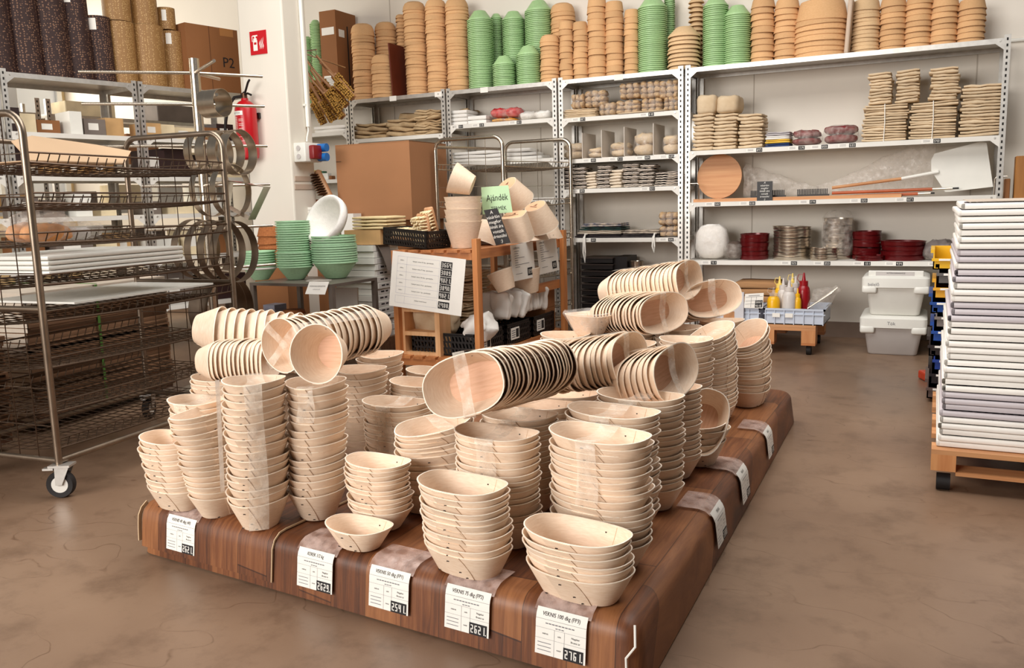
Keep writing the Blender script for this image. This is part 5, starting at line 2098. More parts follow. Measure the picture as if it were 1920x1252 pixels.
axr = (1.0, 0.05, .0)
ring('small steel cake ring on the second peg right of the pole', 402, 194, 3.60, .075, .12, axr)
for k in range(4):
    ring(f'{ord_(k)} wide steel ring from the pole on the third peg', 380 + 22 * k, 286, 3.66 - .03 * k, .118 + .003 * (k % 2), .06, axr)
for k in range(2):
    ring(f'{["left", "right"][k]} large thin steel ring on the fourth peg', 395 + 38 * k, 357, 3.62 - .02 * k, .145, .04, axr)
for k in range(4):
    ring(f'{ord_(k)} big dark steel ring from the left on the low peg', 368 + 24 * k, 466 + 2 * k, 3.66 - .02 * k, .17, .05, axr, m=M_TUBE)
for k in range(2):
    ring(f'{["front", "rear"][k]} broad dark ring near the floor behind the trolley', 410 + 14 * k, 580, 3.7 + .1 * k, .2, .08, axr, m=M_TUBE)
# diamond shaped frame hanging on the right
p = PY(462, 368, 3.62)
d = [PY(430, 338, 3.62), PY(501, 350, 3.62), PY(472, 412, 3.62), PY(425, 385, 3.62)]
o = thing('diamond_frame', 'square steel cake frame hanging cornerwise beside the column', 'cake frame', d[2])
w_ = Vector((.02, -.05, 0))
mb = MB()
for a, b_ in zip(d, d[1:] + d[:1]):
    a, b_ = a - d[2], b_ - d[2]
    mb.add([a - w_, b_ - w_, b_ + w_, a + w_], [(0, 1, 2, 3)])
    mb.add([(a - w_) * .985, (b_ - w_) * .985, (b_ + w_) * .985, (a + w_) * .985], [(3, 2, 1, 0)])
mb.obj('band', M_STEEL, o)

# ================================================================ left aisle shelving
M0 = Matrix.Translation((-5.50, 3.69, 0)) @ Matrix.Rotation(math.radians(77.3), 4, 'Z')
ZL = [2.0, 1.62, 1.33, 1.05, 0.72, 0.35]
shelving('galvanised aisle shelving under the dark dotted rolls', 0.0, 0.92, ZL, yf=0.0, depth=.5, M0=M0)
shelving('galvanised aisle shelving under the carton marked P2', 0.93, 1.86, ZL, yf=0.0, depth=.5, M0=M0)
shelving('galvanised aisle shelving at the left frame edge', -0.94, -0.01, ZL, yf=0.0, depth=.5, M0=M0)
MB1 = Matrix.Translation((-6.9, 3.4, 0)) @ Matrix.Rotation(math.radians(80), 4, 'Z')
shelving('far shelving row seen through the gaps at the left', -0.4, 1.4, [1.9, 1.5, 1.1, .7, .3], yf=0.0, depth=.45, M0=MB1)
shelving('far shelving row seen through the gaps behind the ring stand', 1.45, 3.2, [1.9, 1.5, 1.1, .7, .3], yf=0.0, depth=.45, M0=MB1)


def LP(u, v, z):
    return M0 @ Vector((u, v, z))


def u_at(px, py):
    """local u on the aisle shelf front for a pixel"""
    d = _ray(px, py)
    n = (M0.to_3x3() @ Vector((0, 1, 0)))
    o0 = LP(0, .16, 0)
    t = (o0 - CPOS).dot(n) / d.dot(n)
    p = CPOS + d * t
    return (M0.inverted() @ p)


def roll(label, px0, px1, ytop, ybase, m, z0, lean=0.0, tagw=True, v=.16, name='paper_roll', h=None, group=None):
    a, b_ = u_at(px0, ybase), u_at(px1, ybase)
    uc = (a.x + b_.x) / 2
    p0 = LP(uc, v, z0)
    r = (px1 - px0) / 2 * MPP(p0)
    zt = u_at((px0 + px1) / 2, ytop).z if h is None else z0 + h
    hh = zt - z0
    o = thing(name, label, 'roll', p0, 0, group)
    o.rotation_euler = (0, lean, 0)
    MB().lathe([(.02, 0), (r, 0), (r, hh), (.02, hh)], 28, cap0=True, cap1=True).obj('wound_sheet', m, o, smooth=True, angle=.6)
    MB().lathe([(.02, hh), (.026, hh), (.026, hh + .004), (.02, hh + .004)], 14).obj('core', M_CARD, o, smooth=True)
    if tagw:
        t = MB()
        an = -1.15
        for k in range(4):
            a0 = an + k * .12
            t.add([(r * 1.012 * math.cos(q), r * 1.012 * math.sin(q), zz) for zz in (hh - .10, hh - .02) for q in (a0, a0 + .12)], [(0, 1, 3, 2)])
        t.obj('paper_label', M_PAPER, o)
    return o


for k, (a, b_) in enumerate([(-30, 30), (22, 82), (72, 134), (122, 176), (166, 216)]):
    roll(f'{ord_(k)} dark brown dotted paper roll from the left on the aisle shelving', a, b_, -60, 145, M_CHOC, 2.002, tagw=(k >= 3), h=.62 - (.16 if k == 4 else 0), lean=-.03, name='dotted_roll', group='dark dotted rolls')
for k, (a, b_, yt) in enumerate([(208, 258, 45), (252, 312, 52), (306, 347, 62), (342, 374, 66)]):
    roll(f'{ord_(k)} lower kraft dotted roll from the left beside the dark rolls', a, b_, yt, 158, M_KRAFT, 2.002, tagw=(k >= 2), name='kraft_roll', group='lower kraft rolls')
for k, (a, b_, zz) in enumerate([(206, 256, 45), (255, 305, 52), (304, 338, 60)]):
    zq = u_at((a + b_) / 2, zz).z + .006
    roll(f'{ord_(k)} upper kraft dotted roll from the left standing on a lower roll', a, b_, 0, 158, M_KRAFT, zq, tagw=(k == 2), h=.40 if k < 2 else .16, name='kraft_roll', group='upper kraft rolls')
# P2 carton
pa = u_at(400, 175)
cb = thing('marked_carton', 'brown carton marked P2 on the aisle shelving beside the column', 'carton', LP(1.36, .02, 2.003), math.radians(77.3))
ct = u_at(400, 58).z - 2.003
MB().b2((0, 0, 0), (.46, .42, ct)).obj('carton_body', M_CARDDARK, cb)
MB().b2((.2, -.001, 0), (.206, 0, ct)).obj('flap_seam', mat('seam_brown', (104, 64, 34), rough=.8, var=0), cb)
text_mb('P2', .11, lambda u, v: (u + .36, -.0015, v + ct * .46)).obj('carton_lettering', M_INK, cb)
MB().b2((.30, -.0015, ct - .06), (.42, 0, ct)).obj('tape_strip', mat('tan_tape', (176, 120, 66), rough=.4, var=0), cb)
# goods on the aisle shelves
R = random.Random(3)
pal = [(M_CARD, 'brown'), (M_CARDDARK, 'dark brown'), (mat('carton_tan', (206, 164, 112), rough=.8), 'tan'), (mat('carton_cream', (232, 214, 178), rough=.8), 'cream'), (M_WHITE, 'white'), (mat('box_grey', (120, 108, 100), rough=.7), 'grey'), (mat('choc_block', (44, 18, 16), rough=.6), 'chocolate brown')]
goods = [
    (0, .02, .10, .16, 1.62, 6), (0, .12, .12, .13, 1.62, 3), (0, .26, .16, .1, 1.62, 1), (0, .44, .09, .16, 1.62, 4), (0, .56, .16, .12, 1.62, 5), (0, .74, .14, .14, 1.62, 2),
    (1, .98, .14, .11, 1.62, 2), (1, 1.14, .12, .11, 1.62, 3), (1, 1.28, .18, .10, 1.62, 3), (1, 1.48, .12, .10, 1.62, 1), (1, 1.62, .16, .14, 1.62, 6),
    (0, .02, .14, .22, 1.33, 6), (1, .97, .16, .20, 1.33, 6), (1, 1.14, .22, .22, 1.33, 6), (1, 1.4, .16, .18, 1.33, 6), (1, 1.6, .2, .12, 1.33, 3),
    (0, .04, .16, .14, 1.05, 5), (0, .24, .15, .12, 1.05, 5), (0, .42, .12, .16, 1.05, 4), (0, .62, .12, .08, 1.05, 3), (1, 1.0, .12, .1, 1.05, 5), (1, 1.18, .2, .06, 1.05, 3), (1, 1.46, .16, .12, 1.05, 4),
    (0, .03, .2, .2, .72, 1), (0, .26, .26, .18, .72, 5), (0, .56, .16, .16, .72, 3), (0, .74, .12, .2, .72, 2), (1, .96, .22, .14, .72, 4), (1, 1.24, .18, .2, .72, 3), (1, 1.5, .2, .15, .72, 1),
    (0, .03, .36, .26, .35, 6), (0, .44, .4, .22, .35, 0), (1, .98, .36, .26, .35, 5), (1, 1.4, .36, .2, .35, 6)]
lvl = {1.62: 'top inner', 1.33: 'second', 1.05: 'third', .72: 'fourth', .35: 'lowest'}
for i, (un, u, w, h, z, ci) in enumerate(goods):
    m, cn = pal[ci]
    o = thing('stock_box', f'{cn} box {ord_(i % 8)} along the {lvl[z]} aisle shelf of the {["left", "right"][un]} bay'.replace('box first', 'box, first'), 'box', LP(u + w / 2, .06 + .05 * (i % 3), z + .001), math.radians(77.3))
    d = .22
    MB().b2((-w / 2 + .003, 0, 0), (w / 2 - .003, d, h)).obj('box_body', m, o)
    if i % 2 == 0:
        MB().b2((-w * .3, -.0012, h * .35), (w * .15, 0, h * .75)).obj('box_label', M_PAPER, o)
for k, (u, r, h) in enumerate([(.30, .075, .13), (.48, .08, .11), (.66, .09, .12)]):
    o = thing('kraft_roll', f'{ord_(k)} short kraft roll lying upright on the second aisle shelf', 'roll', LP(u, .12, 1.331), 0, 'short kraft rolls')
    MB().lathe([(.02, 0), (r, 0), (r, h), (.02, h)], 24, cap0=True, cap1=True).obj('wound_sheet', M_KRAFT, o, smooth=True, angle=.6)
    MB().lathe([(.02, h), (.03, h), (.03, h + .004), (.02, h + .004)], 12).obj('core', M_CARD, o)
    if k > 0:
        MB().b2((r - .03, -r + .0, h * .4), (r + .002, -r + .03, h * .95)).obj('paper_label', M_PAPER, o)
cols = [(1.9, 2), (1.5, 3), (1.1, 4), (.7, 3), (.3, 4)]
idx = 0
for z, n in cols:
    for s in range(2):
        for j in range(n):
            u = (-.35 if s == 0 else 1.5) + (j + .15) * (1.7 / n)
            w, h = 1.7 / n * R.uniform(.5, .75), R.uniform(.12, .28)
            m, cn = pal[R.choice([0, 2, 3, 3, 4, 5])]
            o = bevelled((w, .25, h), .006, 1, (w / 2, .16, h / 2)).obj('stock_box', m)
            o.matrix_world = MB1 @ Matrix.Translation((u, 0, z + .001))
            tag(o, f'{cn} box {ord_(j)} on the {["lowest", "second", "third", "fourth", "top"][[.3, .7, 1.1, 1.5, 1.9].index(z)]} board of the far {["left", "right"][s]} row', 'box')
            idx += 1
# windows of the left aisle
for k in range(2):
    y = 3.2 + 1.9 * k
    wn = bpy.data.objects.new(f'window_{k + 1}', None)
    COL.objects.link(wn)
    wn.location = (-8.99, y, 1.2)
    wn['kind'] = 'structure'
    fr = MB()
    fr.b2((0, 0, 0), (.05, 1.6, .06)).b2((0, 0, 1.54), (.05, 1.6, 1.6)).b2((0, 0, 0), (.05, .06, 1.6)).b2((0, 1.54, 0), (.05, 1.6, 1.6)).b2((0, .77, 0), (.05, .83, 1.6))
    fr.obj('window_frame', M_WHITE, wn)
    MB().b2((.004, .05, .05), (.02, 1.55, 1.55)).obj('pane', mat('window_pane', (225, 230, 235), rough=.05, var=0), wn)

# ================================================================ wooden rack in the middle
RX0, RX1, RY0, RY1 = -2.93, -2.345, 4.29, 5.62
rk = thing('wooden_rack', 'orange-brown slatted wooden rack behind the basket platform', 'rack', (0, 0, 0))
PW = .052
for x in (RX0, RX1 - .03):
    for y in (RY0, RY1 - PW):
        dz = .865 if x > -2.5 else .80
        MB().b2((x, y, 0), (x + .032, y + PW, dz)).obj('post', M_OAKRACK, rk)
for z in (.155, .795):
    for x in (RX0 + .032, RX1 - .052):
        MB().b2((x, RY0, z - .05), (x + .02, RY1, z - .008)).obj('side_rail', M_OAKRACKY, rk)
    for y in (RY0 + .002, RY1 - .03):
        MB().b2((RX0 + .03, y, z - .05), (RX1 - .03, y + .022, z - .008)).obj('cross_rail', M_OAKRACKX, rk)
    ys = RY0 + .0
    n = 6
    for i in range(n):
        x = RX0 + .036 + i * (RX1 - RX0 - .072 - .07) / (n - 1)
        MB().b2((x, RY0 - .006, z - .008), (x + .07, RY1, z + .008)).obj('slat', M_OAKRACKY, rk)
# middle stile on the right side
MB().b2((RX1 - .05, RY1 - .42, .46), (RX1 - .03, RY1 - .06, .52)).obj('brace', M_OAKRACKY, rk)
RT = .804

# big price sheet on the rack front
cs = [PY(738, 469, 4.262), PY(873, 487, 4.262), PY(866, 592, 4.262), PY(729, 573, 4.262)]
ctr = sum(cs, Vector()) / 4
ux = ((cs[1] - cs[0]) + (cs[2] - cs[3])).normalized()
uz = ((cs[0] - cs[3]) + (cs[1] - cs[2])).normalized()
sw = ((cs[1] - cs[0]).length + (cs[2] - cs[3]).length) / 2
shh = ((cs[0] - cs[3]).length + (cs[1] - cs[2]).length) / 2
ps = thing('price_sheet', 'large white price list sheet tilted on the rack front', 'sign', ctr)
fS = lambda off: (lambda u, v: ux * u + uz * v + Vector((0, -off, 0)))
MB().slab(lambda a, c: fS(.003)((a - .5) * sw, (c - .5) * shh), 1, 1, lambda a, c: Vector((0, -1, 0)), .002).obj('sheet', M_PAPER, ps)
ln = MB()
f1 = fS(.0036)
rows = [.42, .285, .15, .015, -.12, -.245]
L0, Lm, Lr = -.42, -.29, .16
for v in rows:
    rect(ln, L0 * sw, v * shh, Lr * sw, v * shh + .0008, f1)
for u in (L0, Lm, Lr):
    rect(ln, u * sw, -.245 * shh, u * sw + .0008, .42 * shh, f1)
    rect(ln, u * sw, -.42 * shh, u * sw + .0008, -.29 * shh, f1)
for v in (-.29, -.42):
    rect(ln, L0 * sw, v * shh, Lr * sw, v * shh + .0008, f1)
fine(ln.obj('ruled_lines', mat('blue_grey_ink', (150, 150, 178), rough=.7, var=0), ps))
names = ['Szakajtó veknis 50 dkg - gyantázatlan', 'Szakajtó veknis 75 dkg - gyantázatlan', 'Szakajtó veknis 100 dkg - gyantázatlan', 'Szakajtó kerek 1/2 kg - gyantázatlan', 'Szakajtó kerek 1 kg - gyantázatlan']
txt = MB()
for k, t in enumerate(names):
    v = (rows[k] + rows[k + 1]) / 2 * shh
    m = text_mb(t, .0098, lambda a, b: f1(a + (Lm + Lr) / 2 * sw, b + v))
    txt.add(m.v, m.f)
    m = text_mb('(FSZ00' + str(k + 1) + '-1)' if False else '20000' + '-1', .0085, lambda a, b: f1(a + (L0 + Lm) / 2 * sw, b + v))
    txt.add(m.v, m.f)
m = text_mb('Szakajtó kerek fonott', .0098, lambda a, b: f1(a + (Lm + Lr) / 2 * sw, b - .345 * shh))
txt.add(m.v, m.f)
fine(txt.obj('list_lettering', M_INK, ps))
f2, f3 = fS(.004), fS(.0045)
for k, t in enumerate(['3664.', '3889.', '4021.', '3840.', '4021.', '2480.']):
    v = (.355 - .135 * k) * shh if k < 5 else -.355 * shh
    tl = MB()
    rect(tl, .18 * sw, v - .063 * shh, .33 * sw, v + .063 * shh, f2)
    tile = tl.obj('price_tile', M_INK, ps)
    digits_mb(t, .255 * sw, v, .135 * sw, .08 * shh, f3).obj('tile_digits', M_PAPER, tile)

# two white sheets on the right side rail
for k, px in enumerate([[(957, 460), (999, 452), (1004, 519), (962, 528)], [(1005, 450), (1042, 443), (1049, 506), (1012, 515)]]):
    xs = RX1 + .004
    c = [PX(a, b, xs) for a, b in px]
    cc = sum(c, Vector()) / 4
    o = thing('info_sheet', ['nearer', 'farther'][k] + ' of two white text sheets hanging on the rack side', 'sign', cc)
    mb = MB()
    mb.add([q - cc for q in c] + [q - cc + Vector((-.0012, 0, 0)) for q in c], [(0, 1, 2, 3), (7, 6, 5, 4), (0, 4, 5, 1), (1, 5, 6, 2), (2, 6, 7, 3), (3, 7, 4, 0)])
    mb.obj('sheet', M_PAPER, o)
    e1 = ((c[1] - c[0]) + (c[2] - c[3])) / 2
    e2 = ((c[0] - c[3]) + (c[1] - c[2])) / 2

    def fi(u, v, off=.001):
        return e1 * u + e2 * v + Vector((off, 0, 0))
    ln = MB()
    for r, (l, wd) in enumerate([(-.36, .2), (-.36, .16), (-.36, .18), (-.36, .42), (-.36, .14), (-.36, .14), (-.36, .62), (-.36, .2)]):
        v = .30 - r * .062
        rect(ln, l, v, l + wd, v + .014, fi)
    rect(ln, -.36, -.32, -.08, -.308, fi)
    fine(ln.obj('text_lines', M_INKGREY, o))
    m = text_mb('AKCIÓ' if False else 'LEÍRÁS', .07, lambda a, b: fi(a * 1.3 - .26, b + .39))
    m.obj('title_lettering', M_INK, o)
    tl = MB()
    rect(tl, .16, -.42, .38, -.20, fi)
    tl.obj('price_tile', M_INK, o)
    digits_mb('89', .27, -.31, .16, .12, lambda u, v: fi(u, v, .0016)).obj('tile_digits', M_PAPER, o)


# ---- lattice crates
def lattice_box(parent, w, d, h, m, rows=3, pitch=.021, slant=.008, rim=.012, holes=True):
    """open crate standing on z=0 centred in x, y, with slanted bars between rails"""
    t = .004
    MB().b2((-w / 2, -d / 2, 0), (w / 2, d / 2, .004)).obj('crate_base', m, parent)
    for axis in range(4):
        L_ = w if axis % 2 == 0 else d
        off = d / 2 if axis % 2 == 0 else w / 2
        rot = Matrix.Rotation(axis * PI / 2, 3, 'Z')
        mb = MB()

        def add(x0, z0, x1, z1, th=t):
            vs = [Vector((x0, -off, z0)), Vector((x1, -off, z0)), Vector((x1, -off, z1)), Vector((x0, -off, z1))]
            vs += [v + Vector((0, th, 0)) for v in vs]
            mb.add([rot @ v for v in vs], [(0, 1, 2, 3), (7, 6, 5, 4), (0, 4, 5, 1), (1, 5, 6, 2), (2, 6, 7, 3), (3, 7, 4, 0)])
        rh = (h - .02) / rows
        for r in range(rows + 1):
            add(-L_ / 2, r * rh, L_ / 2, r * rh + .011)
        add(-L_ / 2, h - rim, L_ / 2, h, .008)
        for x in (-L_ / 2, L_ / 2 - .015):
            add(x, 0, x + .015, h)
        n = int((L_ - .03) / pitch)
        for r in range(rows):
            for i in range(n + 1):
                x0 = -L_ / 2 + .015 + i * pitch
                vs = [Vector((x0, -off, r * rh + .011)), Vector((x0 + pitch * .52, -off, r * rh + .011)), Vector((x0 + pitch * .52 - slant, -off, (r + 1) * rh)), Vector((x0 - slant, -off, (r + 1) * rh))]
                vs += [v + Vector((0, t, 0)) for v in vs]
                mb.add([rot @ v for v in vs], [(0, 1, 2, 3), (7, 6, 5, 4), (0, 4, 5, 1), (1, 5, 6, 2), (2, 6, 7, 3), (3, 7, 4, 0)])
        fine(mb.obj('lattice_side', m, parent))
    return parent


# black basket of brushes on the rack top
n0 = PZ(800, 468, RT)
ang = math.radians(-12)
LB, WB, HB = .37, .21, .105
bc = n0 - Vector((math.cos(ang), math.sin(ang), 0)) * (LB / 2) + Vector((-math.sin(ang), math.cos(ang), 0)) * (WB / 2)
bk = thing('lattice_basket', 'black plastic lattice basket of brushes on the rack top', 'basket', (bc.x, bc.y, RT + .016), ang)
bk.rotation_euler = (0, .075, ang)
lattice_box(bk, LB, WB, HB, M_BLACK)
Mbk = Matrix.Translation((bc.x, bc.y, RT + .016)) @ Matrix.Rotation(ang, 4, 'Z') @ Matrix.Rotation(.075, 4, 'Y')
M_BRISTLE = mat('pale_bristle', (240, 220, 178), rough=.8, var=.12, scale=30)
M_BRWOOD = wood('brush_wood', (206, 158, 116), (182, 130, 90), axis=2)


def hand_brush(label, M, L_=.15, w=.05, name='scrub_brush', bris=.035, seed=0):
    o = thing(name, label, 'brush', (0, 0, 0))
    o.matrix_world = M
    bd = bevelled((w, .022, L_), .02, 3, (0, 0, L_ / 2))
    bd.obj('wooden_back', M_BRWOOD, o, smooth=True, angle=1)
    b = MB()
    R = random.Random(seed)
    for i in range(9):
        for j in range(4):
            x = -w * .36 + j * w * .24
            z = L_ * .1 + i * L_ * .1
            b.tube([(x, .01, z), (x + R.uniform(-.006, .006), .012 + bris, z + R.uniform(-.008, .008))], [.004, .0062], 6)
    fine(b.obj('bristles', M_BRISTLE, o))
    return o


for k, (x, y, rx, ry, rz, lab) in enumerate([
        (.075, -.01, -.15, .05, .2, 'left upright wooden brush in the black basket'), (.125, -.02, -.1, .12, .1, 'right upright wooden brush in the black basket'), (.12, .05, -.2, .2, .6, 'rear fan-like wooden brush in the black basket')]):
    M = Mbk @ Matrix.Translation((x, y, .012 + .03 * (k == 2))) @ Matrix.Rotation(rz + PI * .9, 4, 'Z') @ Matrix.Rotation(rx, 4, 'X') @ Matrix.Rotation(ry, 4, 'Y')
    hand_brush(lab, M, .19 + .015 * (k == 2), .062, bris=.045, seed=k)
for k in range(5):
    M = Mbk @ Matrix.Translation((-.125 + .045 * k, .07 - .02 * (k % 2), .045)) @ Matrix.Rotation(.3 * (k - 2) * .2, 4, 'Z') @ Matrix.Rotation(PI / 2 + .06, 4, 'X')
    hand_brush(f'{ord_(k)} lying brush with bristles up in the black basket', M, .14, .044, bris=.045, seed=10 + k)


# wooden cups and logo baskets on the rack top
def cup_mesh(r, rb, h, n=32, t=.003):
    mb = MB().lathe([(.004, 0), (rb, 0), (r, h), (r - t, h), (rb - t, .004), (.004, .004)], n, cap0=True, cap1=True)
    me = mb.mesh('wooden_cup', True, .6)
    me.materials.append(M_VENEER)
    me.materials.append(M_VRIM)
    for f in me.polygons:
        if 2 * n <= f.index < 3 * n:
            f.material_index = 1
    return me


cpos = PZ(871, 466, RT)
r_c = 36 * MPP(cpos)
cm = cup_mesh(r_c, r_c * .62, .155)
cy_ = cpos.y + r_c * .72
cx_ = XP(871, RT, cy_)
for i in range(5):
    o = link('wooden_cup', cm, loc=(cx_ + (-.004, .003, -.002, .004, 0)[i], cy_, RT + .001 + i * .037))
    tag(o, f'{ord_(4 - i)} veneer cup from the top of the stack beside the green sign', 'cup', 'veneer cups on the rack')
o = link('wooden_cup', cm)
o.matrix_world = Matrix.Translation((cx_ - .02, cy_ + .01, RT + .165 + 4 * .037 + .085)) @ Matrix.Rotation(-1.15, 4, 'Y') @ Matrix.Rotation(.35, 4, 'X') @ Matrix.Translation((0, 0, -.08)) @ Matrix.Scale(.84, 4)
tag(o, 'veneer cup tipped over on top of the cup stack', 'cup')


def logo_basket(label, px, py, y, kind, nrm, scale=1.0, spin=0.0):
    """upturned basket; the centre of its base disc sits at the pixel, base normal nrm"""
    p = PY(px, py, y)
    z = -Vector(nrm).normalized()
    x = Vector((0, 0, 1)).cross(z).normalized()
    yv = z.cross(x)
    M = Matrix.Translation(p) @ Matrix((x, yv, z)).transposed().to_4x4() @ Matrix.Rotation(spin, 4, 'Z') @ Matrix.Scale(scale, 4)
    o = basket(kind, M, label, None, name='logo_basket')
    a, b, ab, bb, h, pitch, ex = BK[kind]
    MB().loft([[Vector((*se(ab - .004, bb - .004, ex, 2 * PI * k / 32), -.0012)) for k in range(32)], [Vector((*se(ab - .004, bb - .004, ex, 2 * PI * k / 32), .001)) for k in range(32)]]).obj('base_disc', mat('base_veneer', (228, 180, 142), rough=.6, var=.06), o)
    f = lambda u, v: (u, -v, -.0018)
    mk = MB()
    mk.add([f(0, .026), f(.007, .010), f(.002, .012), f(.012, .002), f(-.012, .002), f(-.002, .012), f(-.007, .010)], [(0, 1, 2, 3, 4, 5, 6)])
    rect(mk, -.012, -.003, .012, -.001, f)
    for k in range(9):
        rect(mk, -.03 + k * .007, -.018, -.03 + k * .007 + .005, -.010, f)
    mk.obj('burned_logo', mat('burn_brown', (104, 58, 36), rough=.7, var=.1), o)
    return o


logo_basket('upturned veneer cup with burned logo above the green sign', 950, 346, 5.02, 'cup', (-.25, -.62, .72), 1.0, 3.1)
logo_basket('upturned veneer cup with burned logo behind the info sheets', 1003, 386, 4.98, 'cup', (-.12, -.45, .86), 1.0, 3.3)
logo_basket('boxy veneer cup with burned logo beside the chalk sign', 964, 402, 4.66, 'cupbox', (-.05, -.35, .93), 1.0, 2.9)
logo_basket('veneer cup lying behind the black chalk sign', 918, 418, 4.86, 'cup', (.1, .35, .85), .95)
logo_basket('veneer basket lying flat at the far end of the rack top', 1028, 420, 5.30, 'r100', (.1, -.1, .95), 1.0)
logo_basket('upturned basket carrying the cup behind the info sheets', 1000, 424, 5.04, 'r100', (.05, -.05, 1), 1.0)
logo_basket('veneer cup under the rack top near the front post', 950, 543, 4.74, 'cup', (.3, .1, -.9), .8)
logo_basket('second veneer cup under the rack top behind the first', 990, 548, 5.1, 'cup', (.1, .1, -.95), 1.0)
# green gift sign and black chalk sign
c = [PY(902, 351, 4.62), PY(953, 347, 4.62), PY(961, 398, 4.62), PY(905, 402, 4.62)]
cc = (c[2] + c[3]) / 2
gs = thing('gift_sign', 'pale green paper sign reading Ajándék on the rack top', 'sign', cc)
mb = MB()
mb.add([q - cc for q in c] + [q - cc + Vector((0, .0015, 0)) for q in c], [(0, 1, 2, 3), (7, 6, 5, 4), (0, 4, 5, 1), (1, 5, 6, 2), (2, 6, 7, 3), (3, 7, 4, 0)])
mb.obj('sheet', mat('pale_green_paper', (190, 222, 178), rough=.7, var=.02), gs)
e1, e2 = ((c[1] - c[0]) + (c[2] - c[3])) / 2, ((c[0] - c[3]) + (c[1] - c[2])) / 2
gc = (c[0] + c[1] + c[2] + c[3]) / 4 - cc
fg = lambda u, v: gc + e1 * (u / e1.length) + e2 * (v / e2.length) + Vector((0, -.0012, 0))
text_mb('Ajándék', .048, lambda u, v: fg(u * .92 + .008, v * 1.15 + .012)).obj('title_lettering', M_INK, gs)
text_mb('TERMÉK', .032, lambda u, v: fg(u * .9 + .012, v - .052)).obj('second_lettering', M_INK, gs)
c = [PY(907, 394, 4.50), PY(932, 390, 4.50), PY(957, 455, 4.50), PY(930, 460, 4.50)]
cc = (c[2] + c[3]) / 2
ks = thing('chalk_sign', 'tilted black chalk sign on the rack top below the green sign', 'sign', cc)
mb = MB()
mb.add([q - cc for q in c] + [q - cc + Vector((0, .004, 0)) for q in c], [(0, 1, 2, 3), (7, 6, 5, 4), (0, 4, 5, 1), (1, 5, 6, 2), (2, 6, 7, 3), (3, 7, 4, 0)])
mb.obj('board', M_BLACK, ks)
e1, e2 = ((c[1] - c[0]) + (c[2] - c[3])) / 2, ((c[0] - c[3]) + (c[1] - c[2])) / 2
kc = (c[0] + c[1] + c[2] + c[3]) / 4 - cc
scribble(['A', 'vásárlón', 'megfor', 'kínált ára', 'vonzik', 'értesülni', ':)'], e1.length, e2.length * .95, lambda u, v: kc + e1 * (u / e1.length) + e2 * (v / e2.length) + Vector((0, -.0015, 0)), M_PAPER, ks)

# crates with gloves on the lower rack shelf
RB = .1635
for k in range(3):
    y0 = RY0 + .07 + k * .40
    o = thing('lattice_crate', ['nearest', 'middle', 'farthest'][k] + ' black lattice crate on the lower rack shelf', 'crate', ((RX0 + RX1) / 2 + .004, y0 + .185, RB + .001))
    lattice_box(o, .45, .36, .135, M_BLACK, rows=3, pitch=.024)
    xr = .45 / 2 + .003
    MB().b2((xr - .002, -.12, .03), (xr + .001, .0, .105)).obj('crate_label', M_PAPER, o)
    ln = MB()
    for r in range(4):
        ln.b2((xr + .001, -.11, .042 + r * .014), (xr + .0015, -.06, .048 + r * .014))
    fine(ln.obj('label_print', M_INKGREY, o))
    MB().b2((xr + .001, -.05, .04), (xr + .0018, -.01, .096)).obj('label_tile', M_INK, o)


def crumple(label, loc, dims, m, seed, cat='cloth', name='crumpled_cloth', amp=.05):
    mb = blob(dims, seed, amp, 9, 36, 20, 2.2)
    noisy(mb, amp * .35, 26, seed + 3)
    return tag(mb.obj(name, m, smooth=True, angle=2, loc=loc), label, cat)


crumple('white crumpled cloth heaped in the nearest crate', (-2.465, 4.52, RB + .07), (.19, .32, .18), M_WHITECLOTH, 5)
crumple('beige crumpled cloth heaped in the left half of the nearest crate', (-2.76, 4.54, RB + .08), (.27, .3, .32), M_CLOTH, 15)
# gloves: separate folded gloves standing side by side
gl = []
for s in range(3):
    mb = noisy(rbox((.036, .13, .17), .016, 6), .013, 20, s + 4)
    me = mb.mesh('cotton_glove', True, 2)
    me.materials.append(M_WHITECLOTH)
    gl.append(me)
R = random.Random(11)
for k in range(28):
    o = link('cotton_glove', gl[k % 3])
    row = k % 2
    o.location = (-2.58 + .10 * row + .03 * R.random(), 4.80 + (k // 2) * .043, RB + .16 + .012 * row)
    o.rotation_euler = (R.uniform(-.3, .3), R.uniform(-.15, .15), 1.5 + R.uniform(-.35, .35))
    tag(o, f'{ord_(k // 2)} white cotton glove of the {["left", "right"][row]} row in the rear crates', 'glove', 'white cotton gloves')
for i in range(11):
    me = fold_mesh('cottonpile', (.3, .34, .03), M_CLOTH, 2, i % 3, .01)
    o = link('folded_cloth', me, loc=(-2.77 + .006 * (i % 3), 4.80, RB + .14 + i * .0305))
    o.rotation_euler = (0, .03 * (-1) ** i, .1 * (i % 2))
    tag(o, f'{ord_(10 - i)} grey-beige cloth from the top of the pile inside the rack', 'cloth', 'cloth pile inside the rack')
for k in range(2):
    o = MB().b2((0, 0, 0), (.46, .17, .16)).obj('rack_carton', M_CARDDARK, loc=(RX0 + .04, RY1 - .20, RB + .001 + .162 * k))
    tag(o, ['lower', 'upper'][k] + ' brown carton at the far end of the lower rack shelf', 'carton')

M_PALEPINE = wood('pale_pine', (236, 188, 140), (218, 164, 112), axis=2)
